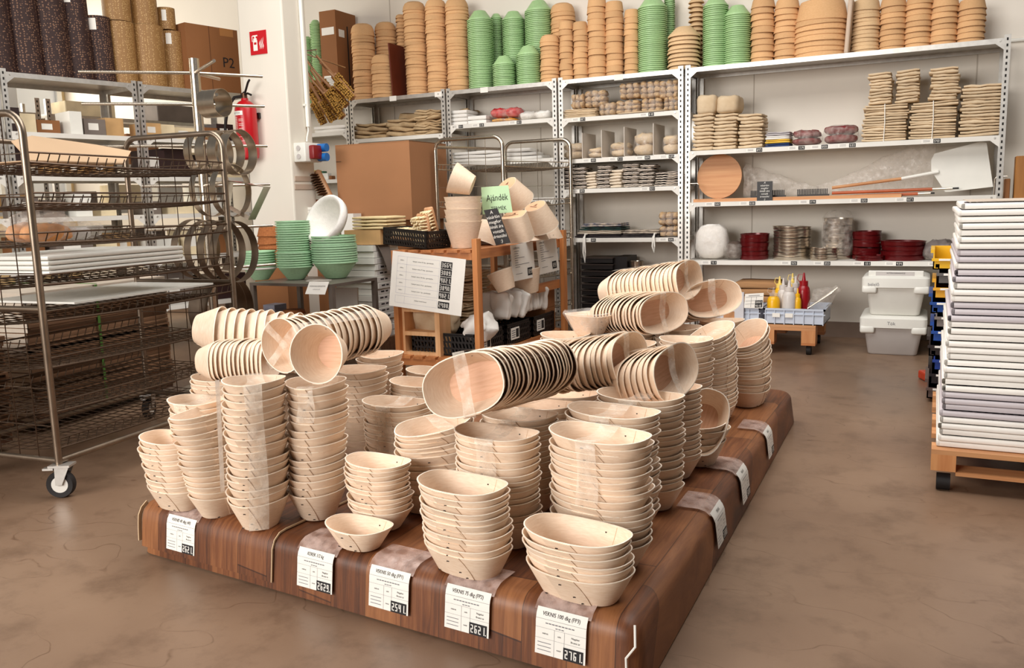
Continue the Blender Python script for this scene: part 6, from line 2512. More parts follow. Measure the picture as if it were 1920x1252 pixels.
# small pale wooden frame shelf in front of the rack
b0 = PZ(770, 667, PH)
fx0, fx1 = XP(752, .2, b0.y), XP(818, .2, b0.y)
fs = thing('wooden_frame_shelf', 'small open frame of pale pine standing before the rack', 'stool', (fx0, b0.y, PH + .002))
fw, fd, fh = fx1 - fx0 + .03, .13, .42
for x in (0, fw - .034):
    MB().b2((x, 0, 0), (x + .034, fd, fh)).obj('side_board', M_PALEPINE, fs)
for z in (.0, .125, .27, .40):
    MB().b2((.034, 0, z), (fw - .034, fd, z + .024)).obj('cross_board', M_PALEPINE, fs)

# ================================================================ metal table with mint bowls
TZ = .60
tb = thing('metal_table', 'small grey metal table carrying the mint green bowls', 'table', (0, 0, 0))
t0, t1, t2 = PZ(463, 531, TZ), PZ(622, 533, TZ), PZ(677, 520, TZ)
M_TBL = mat('table_grey', (128, 118, 110), rough=.4, metal=.5, var=.08)
tx0, tx1, ty0, ty1 = t0.x - .02, t1.x, t1.y, t2.y + .02
MB().b2((tx0, ty0, TZ - .018), (tx1, ty1, TZ)).obj('table_top', M_TBL, tb)
MB().b2((tx0, ty0, .28), (tx1, ty1, .29)).obj('lower_shelf', M_TBL, tb)
for x in (tx0, tx1 - .03):
    for y in (ty0, ty1 - .03):
        MB().b2((x, y, 0), (x + .03, y + .03, TZ - .018)).obj('leg', M_TBL, tb)
mint_up, mh = bowl_mesh('green', M_MINT, False, name='mint_bowl')


def mint_stack(px0, px1, ybot, n, pitch, desc, white=None, y=None, shrink=None):
    p = PZ((px0 + px1) / 2, ybot, TZ + .001)
    r = (px1 - px0) / 2 * MPP(p)
    yy = p.y + r * .46
    x = XP((px0 + px1) / 2, TZ, yy)
    r = (px1 - px0) / 2 * MPP(Vector((x, yy, TZ)))
    for i in range(n):
        k = 1.0 if not shrink or i < shrink[0] else shrink[1]
        o = link('mint_bowl', mint_up)
        o.matrix_world = Matrix.Translation((x + (.003 if i % 3 == 0 else 0), yy, TZ + .001 + i * pitch)) @ Matrix.Rotation(.2 * i, 4, 'Z') @ Matrix.Scale(r * k, 4)
        tag(o, f'{ord_(n - 1 - i)} mint bowl from the top of {desc}', 'bowl', 'mint bowls of ' + desc)
    if white is not None:
        prof = [(.90, .56), (1.05, .62), (1.06, .70), (.96, .70), (.9, .62)]
        o = MB().lathe([(a * r, b * r) for a, b in prof] + [(prof[0][0] * r, prof[0][1] * r)], 24).obj('white_liner', M_WHITECLOTH, smooth=True, loc=(x, yy, TZ + white * pitch))
        tag(o, f'white cloth liner folded over the lowest bowl of {desc}', 'cloth')
    return x, yy, r, TZ + (n - 1) * pitch + mh * r


mint_stack(458, 520, 526, 8, .0155, 'the left mint stack', white=.6)
mint_stack(521, 589, 525, 21, .0150, 'the tall middle mint stack', shrink=(7, .93))
mx_, my_, mr_, mt_ = mint_stack(587, 672, 523, 12, .0155, 'the wide right mint stack', shrink=(8, .97))
lined = thing('lined_bowl', 'mint bowl lined with white cloth tipped up on the wide stack', 'bowl', (0, 0, 0))
lined.matrix_world = Matrix.Translation((mx_ - .02, my_ - .02, mt_ + mr_ * .62)) @ Matrix.Rotation(1.12, 4, 'X') @ Matrix.Rotation(-.15, 4, 'Y') @ Matrix.Translation((0, 0, -mr_ * .55)) @ Matrix.Scale(mr_ * 1.0, 4)
link('bowl_shell', mint_up, lined)
noisy(MB().lathe([(.02, .06), (.36, .09), (.80, .62), (.88, .75), (1.0, .87), (1.12, .83), (1.11, .60), (1.06, .45), (1.0, .45)], 40, cap0=True), .008, 3, 4).obj('cloth_liner', M_WHITECLOTH, lined, smooth=True, angle=2)
# table card
c = [PY(580, 528, ty0 - .005), PY(617, 528, ty0 - .005), PY(609, 552, ty0 - .03), PY(572, 551, ty0 - .03)]
cc = (c[0] + c[1]) / 2
tc_ = thing('table_card', 'white card MŰANYAG SZAKAJTÓK on the metal table edge', 'sign', cc)
mb = MB()
mb.add([q - cc for q in c] + [q - cc + Vector((0, .0015, -.001)) for q in c], [(0, 1, 2, 3), (7, 6, 5, 4), (0, 4, 5, 1), (1, 5, 6, 2), (2, 6, 7, 3), (3, 7, 4, 0)])
mb.obj('card', M_PAPER, tc_)
e1, e2 = ((c[1] - c[0]) + (c[2] - c[3])) / 2, ((c[0] - c[3]) + (c[1] - c[2])) / 2
kc = (c[0] + c[1] + c[2] + c[3]) / 4 - cc
ft = lambda u, v: kc + e1 * (u / e1.length) + e2 * (v / e2.length) + Vector((0, -.0014, -.0004))
text_mb('MŰANYAG SZAKAJTÓK', .0115, lambda u, v: ft(u, v + .012)).obj('title_lettering', M_INK, tc_)
text_mb('szakajtókosarak', .009, lambda u, v: ft(u, v - .008)).obj('second_lettering', M_INKGREY, tc_)
# flat pack between the mint stacks
o = blob((.16, .14, .02), 5, .004, 20).obj('flat_pack', M_BAGF, smooth=True, angle=2, loc=(XP(598, TZ, ty0 + .1), ty0 + .1, TZ + .001))
tag(o, 'small clear packet lying between the mint stacks', 'packet')

# brown pulp bowls below and behind the table
M_PULPB = mat('pulp_brown', (176, 108, 58), rough=.85, col2=(146, 84, 42), scale=8, bump=.3, bscale=60)
me_s, hs_ = bowl_mesh('cone', M_PULPB, True, name='brown_bowl')
for k in range(3):
    o = link('brown_bowl', me_s)
    x = XP(548, .35, ty0 + .1)
    o.matrix_world = Matrix.Translation((x, ty0 + .12, .292 + .03 * k)) @ Matrix.Scale(.085 + .01 * (2 - k), 4)
    tag(o, f'{["lowest", "middle", "top"][k]} upturned brown bowl of the pile under the table', 'bowl', 'brown bowls under the table')
for k, (px, r) in enumerate([(500, .1), (470, .09)]):
    o = link('brown_bowl', me_s)
    o.matrix_world = Matrix.Translation((XP(px, .33, ty0 + .16), ty0 + .2, .292)) @ Matrix.Scale(r, 4)
    tag(o, ['flat brown bowl left of the pile under the table', 'leftmost brown bowl under the table'][k], 'bowl')
o = MB().box((0, 0, 0), (.16, .22, .03)).obj('wooden_board', M_OAKRACKX)
o.location = (XP(595, .37, ty0 + .12), ty0 + .14, .345)
o.rotation_euler = (.1, -.62, .2)
tag(o, 'brown board leaning under the table', 'board')
for k in range(4):
    o = MB().box((0, 0, .016), (.10, .12, .03)).obj('blue_grey_box', mat('pale_blue_box', (150, 152, 168), rough=.6), loc=(XP(507, .45, ty0 + .3), ty0 + .34, .291 + .032 * k))
    tag(o, f'{ord_(3 - k)} pale blue-grey box from the top under the table', 'box', 'blue-grey boxes under the table')
o = MB().box((0, 0, .12), (.18, .015, .24)).obj('bakery_poster', M_PAPER)
o.location = (XP(652, .42, ty1 - .03), ty1 - .05, .292)
o.rotation_euler = (-.06, 0, .1)
tag(o, 'small printed poster standing behind the right table leg', 'poster')

# stack of flat white cartons with labels
CYB = 4.80
wx = XP(703, .6, CYB)
R = random.Random(4)
for k in range(15):
    t = .043
    o = thing('flat_carton', f'{ord_(14 - k)} flat white carton from the top of the stack behind the table', 'carton', (wx + R.uniform(-.008, .008), CYB + R.uniform(-.008, .008), .16 + t * k), 0, 'flat white cartons')
    MB().b2((-.34, 0, .001), (0, .30, t - .002)).obj('carton_body', M_WHITE, o)
    MB().b2((.0, .03, .006), (.001, .2, t - .007)).obj('side_label', M_GREYPL, o)
    if k < 12:
        b = MB()
        b.b2((.001, .06, .016), (.0018, .10, .026)).b2((.001, .115, .016), (.0018, .145, .026))
        b.obj('label_print', M_INK, o)
o = MB().b2((-.36, 0, 0), (.02, .32, .158)).obj('carton_pallet', M_BROWNBOARD, loc=(wx, CYB, .001))
tag(o, 'brown base block under the flat white cartons', 'pallet')
top = .16 + .043 * 15
o = MB().slab(lambda u, v: Vector((wx + .012 + .05 * math.sin(u * 1.4), CYB + .02 + .12 * v + .05 * u, top + .02 - .20 * u)), 8, 1, lambda u, v: Vector((1, 0, .2)), .004).obj('grey_flap', mat('grey_felt', (112, 100, 92), rough=.8))
tag(o, 'dark grey bent sheet hanging over the white cartons', 'sheet')
o = MB().b2((-.3, 0, 0), (-.0, .26, .10)).obj('tan_box', mat('carton_tan', (206, 164, 112), rough=.8), loc=(XP(710, .85, CYB), CYB + .02, top + .002))
tag(o, 'tan box on top of the flat white cartons', 'box')
for k in range(4):
    me = fold_mesh('kraftbag', (.29, .24, .022), mat('pale_kraft', (230, 206, 158), rough=.8), 1, k % 2, .003)
    o = link('kraft_bag', me, loc=(XP(689, .93, CYB), CYB + .14, top + .104 + .0225 * k))
    tag(o, f'{ord_(3 - k)} pale kraft bag from the top on the tan box', 'bag', 'pale kraft bags')

# big carton on a plain carton base
bx0, bx1, by0 = PY(628, 268, 5.40).x, PY(767, 268, 5.40).x, 5.40
bz0, bz1 = .96, PY(700, 268, 5.40).z
by1 = PX(836, 268, bx1).y
bg = thing('big_carton', 'big closed plain brown carton behind the mint bowls', 'carton', (bx0, by0, bz0))
MB().b2((0, 0, 0), (bx1 - bx0, by1 - by0, bz1 - bz0)).obj('carton_body', M_CARD, bg)
MB().b2((.0, -.001, bz1 - bz0 - .125), (.05, 0, bz1 - bz0 - .122)).obj('flap_cut', M_HOLE, bg)
MB().b2((0, -.002, bz1 - bz0 - .003), (bx1 - bx0, by1 - by0, bz1 - bz0 + .002)).obj('top_flap', M_CARD, bg)
o = MB().b2((bx0 + .03, by0 + .04, .001), (bx1 - .03, by1 - .03, bz0 - .002)).obj('base_carton', M_CARDDARK)
tag(o, 'tall brown carton that carries the big carton', 'carton')

# things between column and big carton
hb = thing('long_brush', 'long wooden brush leaning between column and big carton', 'brush', (0, 0, 0))
pa, pb = PY(594, 322, 5.3), PY(620, 374, 5.3)
ax = (pb - pa)
hb.matrix_world = Matrix.Translation(pa) @ ax.to_track_quat('Z', 'Y').to_matrix().to_4x4()
bevelled((.05, .06, ax.length + .02), .02, 3, (0, 0, ax.length / 2)).obj('wooden_back', M_BRWOOD, hb, smooth=True, angle=1)
b = MB()
for i in range(9):
    b.b2((-.02, -.05, .03 + i * .02), (.02, -.028, .036 + i * .02))
    b.b2((-.1, -.02, .03 + i * .02), (-.025, .02, .036 + i * .02))
fine(b.obj('bristles', mat('dark_bristle', (84, 54, 30), rough=.9), hb))
cq = PY(575, 392, 5.25)
ca = thing('side_carton', 'brown carton stack under the leaning long brush', 'carton', (cq.x - .1, 5.22, 0))
MB().b2((0, 0, .001), (.34, .16, 1.06)).obj('carton_body', M_CARDDARK, ca)
me_d, hd_ = bowl_mesh('dome', M_PULPB, True, name='brown_bowl')
o = link('brown_bowl', me_d)
o.matrix_world = Matrix.Translation((cq.x + .04, 5.30, 1.062)) @ Matrix.Scale(.085, 4)
tag(o, 'upturned brown bowl on the carton beside the column', 'bowl')
c0, c1 = PY(554, 389, 5.15), PY(602, 411, 5.15)
o = thing('price_notice', 'white ruled notice behind the middle mint stack', 'sign', (c0.x, 5.15, c1.z - .02))
w, h = c1.x - c0.x, c0.z - c1.z + .02
MB().b2((0, 0, 0), (w, .003, h)).obj('sheet', M_PAPER, o)
ln = MB()
for v in (.25, .5, .8):
    ln.b2((.015, -.001, h * v), (w - .015, 0, h * v + .002))
ln.b2((w * .25, -.001, .02), (w * .25 + .002, 0, h * .8))
fine(ln.obj('ruled_lines', M_INKGREY, o))
o = MB().b2((0, 0, 0), (.12, .1, .07)).obj('printed_box', M_PAPER, loc=(PY(643, 412, 5.3).x, 5.27, .002))
o.scale = (1, 1, 14.5)
tag(o, 'small pale printed box before the big carton', 'box')
for k in range(6):
    o = link('brown_bowl', me_s)
    o.matrix_world = Matrix.Translation((XP(512, .75, 4.88), 4.87, .64 + .045 * k)) @ Matrix.Rotation(.08 * (-1) ** k, 4, 'X') @ Matrix.Scale(.10, 4)
    tag(o, f'{ord_(5 - k)} brown bowl from the top of the stack behind the left mint bowls', 'bowl', 'brown bowls behind the mint bowls')
o = MB().b2((XP(485, .6, 4.8), 4.76, .001), (XP(545, .6, 4.8), 4.985, .638)).obj('grey_plinth', M_CARDDARK)
tag(o, 'carton plinth under the brown bowl stack by the column', 'carton')

# hanging brush bundle
hbx = PY(612, 190, 5.95)
bu = []
M_BRUSHY = mat('yellow_bristle', (198, 152, 74), rough=.9, var=.3, scale=40, bump=.8, bscale=80)
hm = bevelled((.062, .022, .2), .011, 3, (0, 0, 0))
HEADM = hm.mesh('brush_head', True, 1)
HEADM.materials.append(M_BRWOOD)
tf = MB()
Rt = random.Random(2)
for i in range(11):
    for j in range(4):
        x, zz = -.022 + j * .0147, -.085 + i * .017
        tf.tube([(x, -.01, zz), (x * 1.25 + Rt.uniform(-.003, .003), -.055 + Rt.uniform(-.004, .004), zz + Rt.uniform(-.004, .004))], [.005, .0085], 6)
TUFTM = tf.mesh('bristles', True, 1)
TUFTM.materials.append(M_BRUSHY)
for k, (px, py, ang2, yy) in enumerate([(600, 172, .5, 6.0), (618, 170, .6, 5.95), (640, 158, .75, 5.92), (648, 168, .7, 5.88), (602, 192, .45, 5.9), (622, 190, .6, 5.86), (636, 182, .7, 5.9), (598, 212, .4, 5.95), (612, 208, .55, 5.9), (630, 203, .65, 5.92), (592, 186, .5, 5.88)]):
    p = PY(px, py, yy)
    o = thing('dish_brush', f'{ord_(k)} yellow bristled brush in the bundle hanging by the column', 'brush', p, 0, 'brushes hanging by the column')
    o.rotation_euler = (0, ang2 + .05, 0)
    # local z points up along the handle
    o.rotation_euler = (.15, -ang2, .55 + .35 * (k % 3 - 1))
    link('brush_head', HEADM, o)
    fine(link('bristles', TUFTM, o))
    MB().tube([(0, 0, .09), (-.003, 0, .2), (-.004, 0, .3)], [.013, .010, .008], 8).obj('handle', M_BRWOOD, o, smooth=True, angle=1)
    MB().tube([(-.004, 0, .3), (0, .0, .38), (.02, .0, .44)], .002, 5).obj('hanging_loop', M_WIRE, o)

bpy.context.view_layer.update()
ends = [o.matrix_world @ Vector((.02, 0, .44)) for o in COL.objects if o.name.startswith('dish_brush')]
mean = sum(ends, Vector()) / len(ends)
hk = thing('brush_hook', 'steel hook bar from which the yellow brushes hang', 'hook', mean)
MB().tube([(min(e.x for e in ends) - mean.x - .02, 0, 0), (max(e.x for e in ends) - mean.x + .02, 0, 0)], .006, 8).obj('bar', M_STEEL, hk, smooth=True)
MB().tube([(0, 0, 0), (0, YF - mean.y - .002, max(-.05, 1.985 - mean.z))], .006, 8).obj('arm', M_STEEL, hk, smooth=True)
for o in list(COL.objects):
    if o.name.startswith('dish_brush'):
        lp = [c for c in o.children if c.name.startswith('hanging_loop')][0]
        tgt = o.matrix_world.inverted() @ Vector(((o.matrix_world @ Vector((.02, 0, .44))).x, mean.y, mean.z))
        me = MB().tube([(-.004, 0, .3), Vector((-.004, 0, .3)).lerp(tgt, .5) + Vector((.01, 0, 0)), tgt], .002, 5).mesh('hanging_loop')
        me.materials.append(M_WIRE)
        lp.data = me

# ================================================================ right side
# tray stack on a pallet dolly
DX0, DY0, DX1, DY1 = 0.02, 3.30, 0.84, 4.30
dl = thing('pallet_dolly', 'pale wooden pallet dolly under the white tray stack', 'pallet', (0, 0, 0))
for k in range(5):
    y = DY0 + k * (DY1 - DY0 - .1) / 4
    MB().b2((DX0, y, .135), (DX1, y + .1, .152)).obj('deck_board', M_PINEX, dl)
for x in (DX0, (DX0 + DX1) / 2 - .04, DX1 - .08):
    for y in (DY0, (DY0 + DY1) / 2 - .05, DY1 - .1):
        MB().b2((x, y, .075), (x + .08, y + .1, .135)).obj('block', M_PINE, dl)
for y in (DY0, (DY0 + DY1) / 2 - .05, DY1 - .1):
    MB().b2((DX0 + .08, y + .0, .062), (DX1, y + .1, .075)).obj('bottom_board', M_PINEX, dl)
for x in (DX0 + .02, DX1 - .07):
    for y in (DY0 + .03, DY1 - .08):
        MB().cyl((x - .0, y, .03), (x + .045, y, .03), .03, 20).obj('wheel', M_RUBBER, dl, smooth=True, angle=.5)
for y in (DY0 - .0,):
    pass
NT = 38
tz0, tz1 = .153, PY(1800, 380, 3.34).z
tt = (tz1 - tz0) / NT
xb, xt = PY(1757, 835, 3.34).x, PY(1799, 400, 3.34).x
W_, D_ = .72, .92
body = MB()
body.b2((.012, .014, tt * .15), (W_ - .012, D_ - .014, tt * .45))
n = 26
for i in range(n):
    x = .03 + i * (W_ - .06) / n
    body.b2((x, .014, tt * .45), (x + .012, D_ - .014, tt * .72))
tray_body = body.mesh('corrugated_bed')
tray_body.materials.append(mat('tray_grey', (150, 140, 150), rough=.4, metal=.3, var=.1))
fr = MB()
for (x0, y0, x1, y1) in [(0, 0, W_, .016), (0, D_ - .016, W_, D_), (0, 0, .016, D_), (W_ - .016, 0, W_, D_)]:
    b = bevelled((x1 - x0, y1 - y0, tt * .86), .005, 2, ((x0 + x1) / 2, (y0 + y1) / 2, tt * .45))
    fr.add(b.v, b.f)
tray_frame = fr.mesh('tray_frame', True, .5)
tray_frame.materials.append(mat('tray_white', (248, 244, 237), rough=.4, var=.04))
tray_frame2 = tray_frame.copy()
tray_frame2.materials.clear()
tray_frame2.materials.append(mat('tray_lilac', (206, 198, 202), rough=.4, var=.04))
R = random.Random(21)
for i in range(NT):
    k = i / (NT - 1)
    step = (.0, .012, .02, .03)[min(3, int(k * 4))]
    o = thing('baking_tray', f'{ord_(NT - 1 - i)} white tray from the top of the stack on the pallet dolly', 'tray', (xb + (xt - xb) * k + R.uniform(-.005, .005), 3.34 + R.uniform(-.008, .008), tz0 + i * tt), R.uniform(-.006, .006), 'white trays on the dolly')
    link('tray_frame', tray_frame2 if i in (5, 6, 7, 8, 20, 21, 22, 26, 27, 29, 30) else tray_frame, o)
    link('corrugated_bed', tray_body, o)
o = MB().b2((0, 0, 0), (.66, .86, .003)).obj('cover_sheet', mat('cover_grey', (196, 180, 164), rough=.8), loc=(xt + .03, 3.37, tz1 + .001))
tag(o, 'thin greyish sheet lying on the white tray stack', 'sheet')
# boards standing on the wall behind the tray stack
p0 = PY(1912, 370, 6.45)
sd = thing('side_table', 'pale side shelf right of the shelving carrying brown blocks', 'shelf', (.42, 6.36, 0))
MB().b2((0, 0, .97), (.9, .4, 1.0)).obj('table_top', M_WHITE, sd)
for x in (.02, .84):
    for y in (.02, .34):
        MB().b2((x, y, 0), (x + .04, y + .04, .97)).obj('leg', M_WHITE, sd)
for k, (px, w, h, m, lab) in enumerate([(1912, .12, .27, wood('block_wood', (176, 118, 54), (150, 96, 40), axis=2), 'tall brown wooden block right of the shelving'), (1899, .03, .13, M_CARDDARK, 'thin dark block beside the tall wooden block')]):
    x = XP(px, 1.1, 6.42)
    o = bevelled((w, .12, h), .004, 1, (w / 2 - .03, .06, h / 2)).obj('wooden_block', m, loc=(x + .02 * k, 6.40, 1.001))
    if k == 1:
        o.location.x = x - .015
    tag(o, lab, 'block')

# white storage totes
tx = (-.43 - .02) / 2
for k in range(2):
    zb = .001 + .265 * k
    t = thing('storage_tote', ['lower grey storage tote with white lid under the shelving', 'upper white storage tote stacked under the shelving'][k], 'tote', (-.225 + .005 * k, 6.08, zb), .01)
    b = MB()

    def ring_(w, d, z, r=.03, n=4):
        out = []
        for sx, sy, a0 in ((1, -1, -PI / 2), (1, 1, 0), (-1, 1, PI / 2), (-1, -1, PI)):
            for q in range(n + 1):
                a = a0 + PI / 2 * q / n
                out.append(Vector((sx * (w / 2 - r) + r * math.cos(a), sy * (d / 2 - r) + .22 + r * math.sin(a), z)))
        return out
    b.loft([ring_(.29, .40, 0), ring_(.30, .42, .01), ring_(.36, .48, .20), ring_(.37, .49, .215)], cap0=True, cap1=True)
    b.obj('tote_body', M_GREYPL if k == 0 else M_WHITE, t, smooth=True, angle=.7)
    l = MB()
    l.loft([ring_(.405, .52, .185), ring_(.405, .52, .245), ring_(.385, .50, .255), ring_(.34, .46, .262)], cap0=True, cap1=True)
    lid = l.obj('lid', M_WHITE, t, smooth=True, angle=.6)
    lb = MB()
    lb.add([(-.2, -.041, .19), (-.115, -.041, .19), (-.10, -.041, .165), (-.13, -.041, .152), (-.19, -.041, .152)], [(0, 1, 2, 3, 4)])
    lb.add([(.2, -.041, .19), (.115, -.041, .19), (.10, -.041, .165), (.13, -.041, .152), (.19, -.041, .152)], [(4, 3, 2, 1, 0)])
    for i, s in enumerate((-1, 1)):
        bevelled((.09, .05, .05), .012, 2, (s * .155, -.018, .172)).obj('lid_clasp', M_WHITE, t, smooth=True, angle=1)
    if k == 0:
        text_mb('Tök', .03, lambda u, v: (u - .01, -.0412, v + .215)).obj('hand_lettering', M_INKGREY, t)
    else:
        text_mb('bélelő', .028, lambda u, v: (u - .13, -.0412, v + .205)).obj('hand_lettering', M_INKGREY, t)
        bevelled((.33, .02, .045), .006, 2, (0, .0, .272)).obj('lid_front', M_WHITE, t)
        MB().b2((-.12, -.0115, .258), (.11, -.0105, .288)).obj('label_strip', M_GREYPL, t)
        text_mb('SÜTŐKOSARAKHOZ', .012, lambda u, v: (u, -.0125, v + .278)).obj('label_lettering', M_INK, t)
# another tote half hidden behind the bins
t = thing('storage_tote', 'white tote half hidden behind the coloured bins', 'tote', (.16, 6.12, .001))
bevelled((.28, .4, .36), .03, 2, (0, .2, .18)).obj('tote_body', M_WHITE, t, smooth=True, angle=1)
bevelled((.32, .44, .06), .02, 2, (0, .2, .38)).obj('lid', M_WHITE, t, smooth=True, angle=1)

# coloured open bins stacked behind the trays
cols = [((96, 78, 72), 'dark brown'), ((28, 20, 24), 'black'), ((30, 60, 140), 'blue'), ((40, 30, 30), 'charcoal'), ((24, 70, 150), 'bright blue'), ((120, 110, 106), 'grey'), ((20, 66, 140), 'deep blue'), ((222, 160, 40), 'amber'), ((96, 92, 90), 'dark grey'), ((232, 180, 30), 'yellow')]
bm = MB()
bw, bd, bh = .26, .34, .10
bm.b2((0, 0, 0), (bw, bd, .006)).b2((0, 0, 0), (.006, bd, bh)).b2((bw - .006, 0, 0), (bw, bd, bh)).b2((0, bd - .006, 0), (bw, bd, bh)).b2((0, 0, 0), (bw, .006, bh * .5)).b2((-.012, .0, bh - .018), (.0, bd, bh)).b2((-.006, -.01, bh * .42), (bw, .0, bh * .56))
binm = bm.mesh('bin_body')
for i, (c, nm) in enumerate(cols):
    me = binm.copy()
    me.materials.append(mat('bin_' + nm, c, rough=.35, var=.03))
    o = link('stacking_bin', me, loc=(-.005 + .012 * (i % 3), 4.75, .02 + i * .073))
    tag(o, f'{nm} plastic open bin in the stack behind the trays', 'bin', 'coloured stacking bins')
    lab = MB().b2((bw * .1, -.012, bh * .44), (bw * .4, -.0105, bh * .54)).mesh('bin_label')
    lab.materials.append(M_PAPER)
    link('bin_label', lab, o)
o = bevelled((.09, .1, .05), .01, 2, (0, 0, .025)).obj('red_scoop', mat('orange_red', (190, 60, 30), rough=.4), loc=(*PZ(1742, 712, 0).xy, .001))
o.rotation_euler = (0, 0, .4)
tag(o, 'orange-red plastic piece on the floor beside the dolly', 'scoop')
o = bevelled((.05, .1, .045), .01, 2, (0, 0, .023)).obj('yellow_scoop', mat('bin_yellow', (232, 180, 30), rough=.35), loc=(*PZ(1758, 716, 0).xy, .001))
tag(o, 'yellow plastic piece on the floor beside the dolly', 'scoop')

# pallet with the bottle crate
px0, px1 = XP(1330, .2, 5.92), XP(1530, .2, 5.92)
pl = thing('low_pallet', 'low wooden pallet on castors under the bottle crate', 'pallet', (0, 0, 0))
for k in range(4):
    y = 5.9 + k * .17
    MB().b2((px0, y, .185), (px1, y + .11, .203)).obj('deck_board', M_PINEX, pl)
for x in (px0, (px0 + px1) / 2, px1 - .09):
    for y in (5.9, 6.40):
        MB().b2((x, y, .085), (x + .09, y + .11, .166)).obj('block', M_PINE, pl)
        MB().b2((x - .0, y, .068), (x + .09, y + .11, .085)).obj('foot_board', M_OAKRACKX, pl)
for y in (5.9, 6.4):
    MB().b2((px0, y, .166), (px1, y + .11, .184)).obj('stringer', M_PINEX, pl)
for x in (px0 + .03, px1 - .06):
    for y in (5.95, 6.44):
        MB().cyl((x, y, .034), (x + .03, y, .034), .034, 18).obj('wheel', M_RUBBER, pl, smooth=True, angle=.5)
M_CRATE = mat('crate_blue_grey', (196, 204, 218), rough=.4, var=.03)


def bottle_crate(label, x0, x1, y0, d, z, h):
    o = thing('shallow_crate', label, 'crate', (x0, y0, z))
    w = x1 - x0
    m = MB()
    m.b2((.01, .01, 0), (w - .01, d - .01, .006)).b2((.01, .01, 0), (w - .01, .016, h)).b2((.01, d - .016, 0), (w - .01, d - .01, h)).b2((.01, .01, 0), (.016, d - .01, h)).b2((w - .016, .01, 0), (w - .01, d - .01, h))
    m.obj('crate_body', M_CRATE, o)
    m = MB()
    m.b2((0, 0, h - .012), (w, .012, h)).b2((0, d - .012, h - .012), (w, d, h)).b2((0, 0, h - .012), (.012, d, h)).b2((w - .012, 0, h - .012), (w, d, h)).b2((0, .002, h * .62), (w, .012, h * .68))
    m.obj('rim', M_CRATE, o)
    for i in range(7):
        x = .01 + i * (w - .026) / 6
        MB().b2((x, .001, 0), (x + .006, .01, h)).obj('rib', M_CRATE, o)
    return o


c0, c1 = XP(1431, .25, 5.91), XP(1547, .25, 5.91)
cz = .204
ch = PY(1490, 579, 5.91).z - cz
cr = bottle_crate('pale blue shallow crate holding squeeze bottles', c0, c1, 5.91, .42, cz, ch)
bottle_crate('pale blue shallow crate left of the bottle crate', c0 - .42, c0 - .02, 5.91, .42, cz, ch)
for k, px in enumerate((1448, 1472)):
    o = MB().b2((0, -.002, 0), (.05, 0, .028)).obj('crate_label', M_PAPER, cr, loc=(XP(px, .25, 5.91) - c0, 0, ch * .45))


def squeeze_bottle(label, px, pybot, ytop, m, cap, d=.05, w=14, loop=True):
    y = 5.91 + d + .05
    x = XP(px, .3, y)
    r = w / 2 * 1.25 * MPP(Vector((x, y, .3)))
    zt = PY(px, ytop, y).z
    H = zt - cz - .007
    o = thing('squeeze_bottle', label, 'bottle', (x, y, cz + .007))
    hb = H * .74
    MB().lathe([(.01, 0), (r * .92, 0), (r, .008), (r, hb * .82), (r * .86, hb * .93), (r * .6, hb)], 22, cap0=True, cap1=True).obj('bottle_body', m, o, smooth=True, angle=.8)
    MB().lathe([(r * .66, hb), (r * .66, hb + H * .09), (r * .3, hb + H * .10), (r * .12, H)], 18, cap0=True, cap1=True).obj('nozzle_cap', cap, o, smooth=True, angle=.6)
    if loop:
        MB().tube([(-r * .6, 0, hb + H * .06), (-r * 1.0, 0, hb + H * .13), (-r * .8, 0, hb + H * .22), (-r * .2, 0, H * .96)], .0022, 6).obj('cap_strap', cap, o, smooth=True)
    return o


M_YEL = mat('mustard_yellow', (236, 178, 18), rough=.3, var=.03)
M_YELC = mat('pale_yellow', (244, 212, 110), rough=.35, var=.03)
M_BRED = mat('bottle_red', (146, 10, 22), rough=.3, var=.03)
M_CLR = mat('cloudy_plastic', (224, 216, 210), rough=.3, var=.03, alpha=.82)
squeeze_bottle('short yellow squeeze bottle at the left of the crate', 1450, 577, 538, M_YEL, M_BAGF, .02, 19)
squeeze_bottle('tall yellow squeeze bottle with pale cap behind the short one', 1461, 577, 518, M_YEL, M_YELC, .15, 15)
squeeze_bottle('left clear squeeze bottle in the crate', 1468, 577, 521, M_CLR, M_CLR, .09, 17, False)
squeeze_bottle('front clear squeeze bottle in the crate', 1479, 577, 525, M_CLR, M_CLR, .02, 20, False)
squeeze_bottle('right clear squeeze bottle in the crate', 1491, 577, 517, M_CLR, M_CLR, .13, 15)
squeeze_bottle('small yellow squeeze bottle right of the clear ones', 1495, 577, 540, M_YEL, M_YEL, .03, 11, False)
squeeze_bottle('yellow squeeze bottle at the very back of the crate', 1485, 577, 512, M_YEL, M_YELC, .24, 14)
squeeze_bottle('tall dark red squeeze bottle in the crate', 1506, 577, 511, M_BRED, M_BRED, .10, 19)
bgk = thing('plastic_bag', 'long clear bag of utensils lying slanted over the crate end', 'bag', (0, 0, 0))
pa, pb = PY(1515, 580, 6.05), PY(1572, 540, 6.12)
rings = []
for i in range(11):
    t = i / 10
    c = pa.lerp(pb, t)
    r = .025 + .05 * math.sin(PI * min(1, t * 1.15)) ** 1.2
    rings.append([c + Vector((-.35 * r * math.sin(a) * 1.3, r * .8 * math.cos(a), r * 1.0 * math.sin(a))) for a in [2 * PI * k / 14 for k in range(14)]])
noisy(MB().loft(rings), .014, 20, 3, False).obj('clear_wrapping', M_BAGF, bgk, smooth=True, angle=2)
u = MB()
for k in range(4):
    u.tube([pa + Vector((0, .02 * k - .03, .01)), pa.lerp(pb, .8) + Vector((.01 * k, .02 * k - .03, .01 * k))], .005, 6)
fine(u.obj('contents', M_STEEL, bgk, smooth=True))
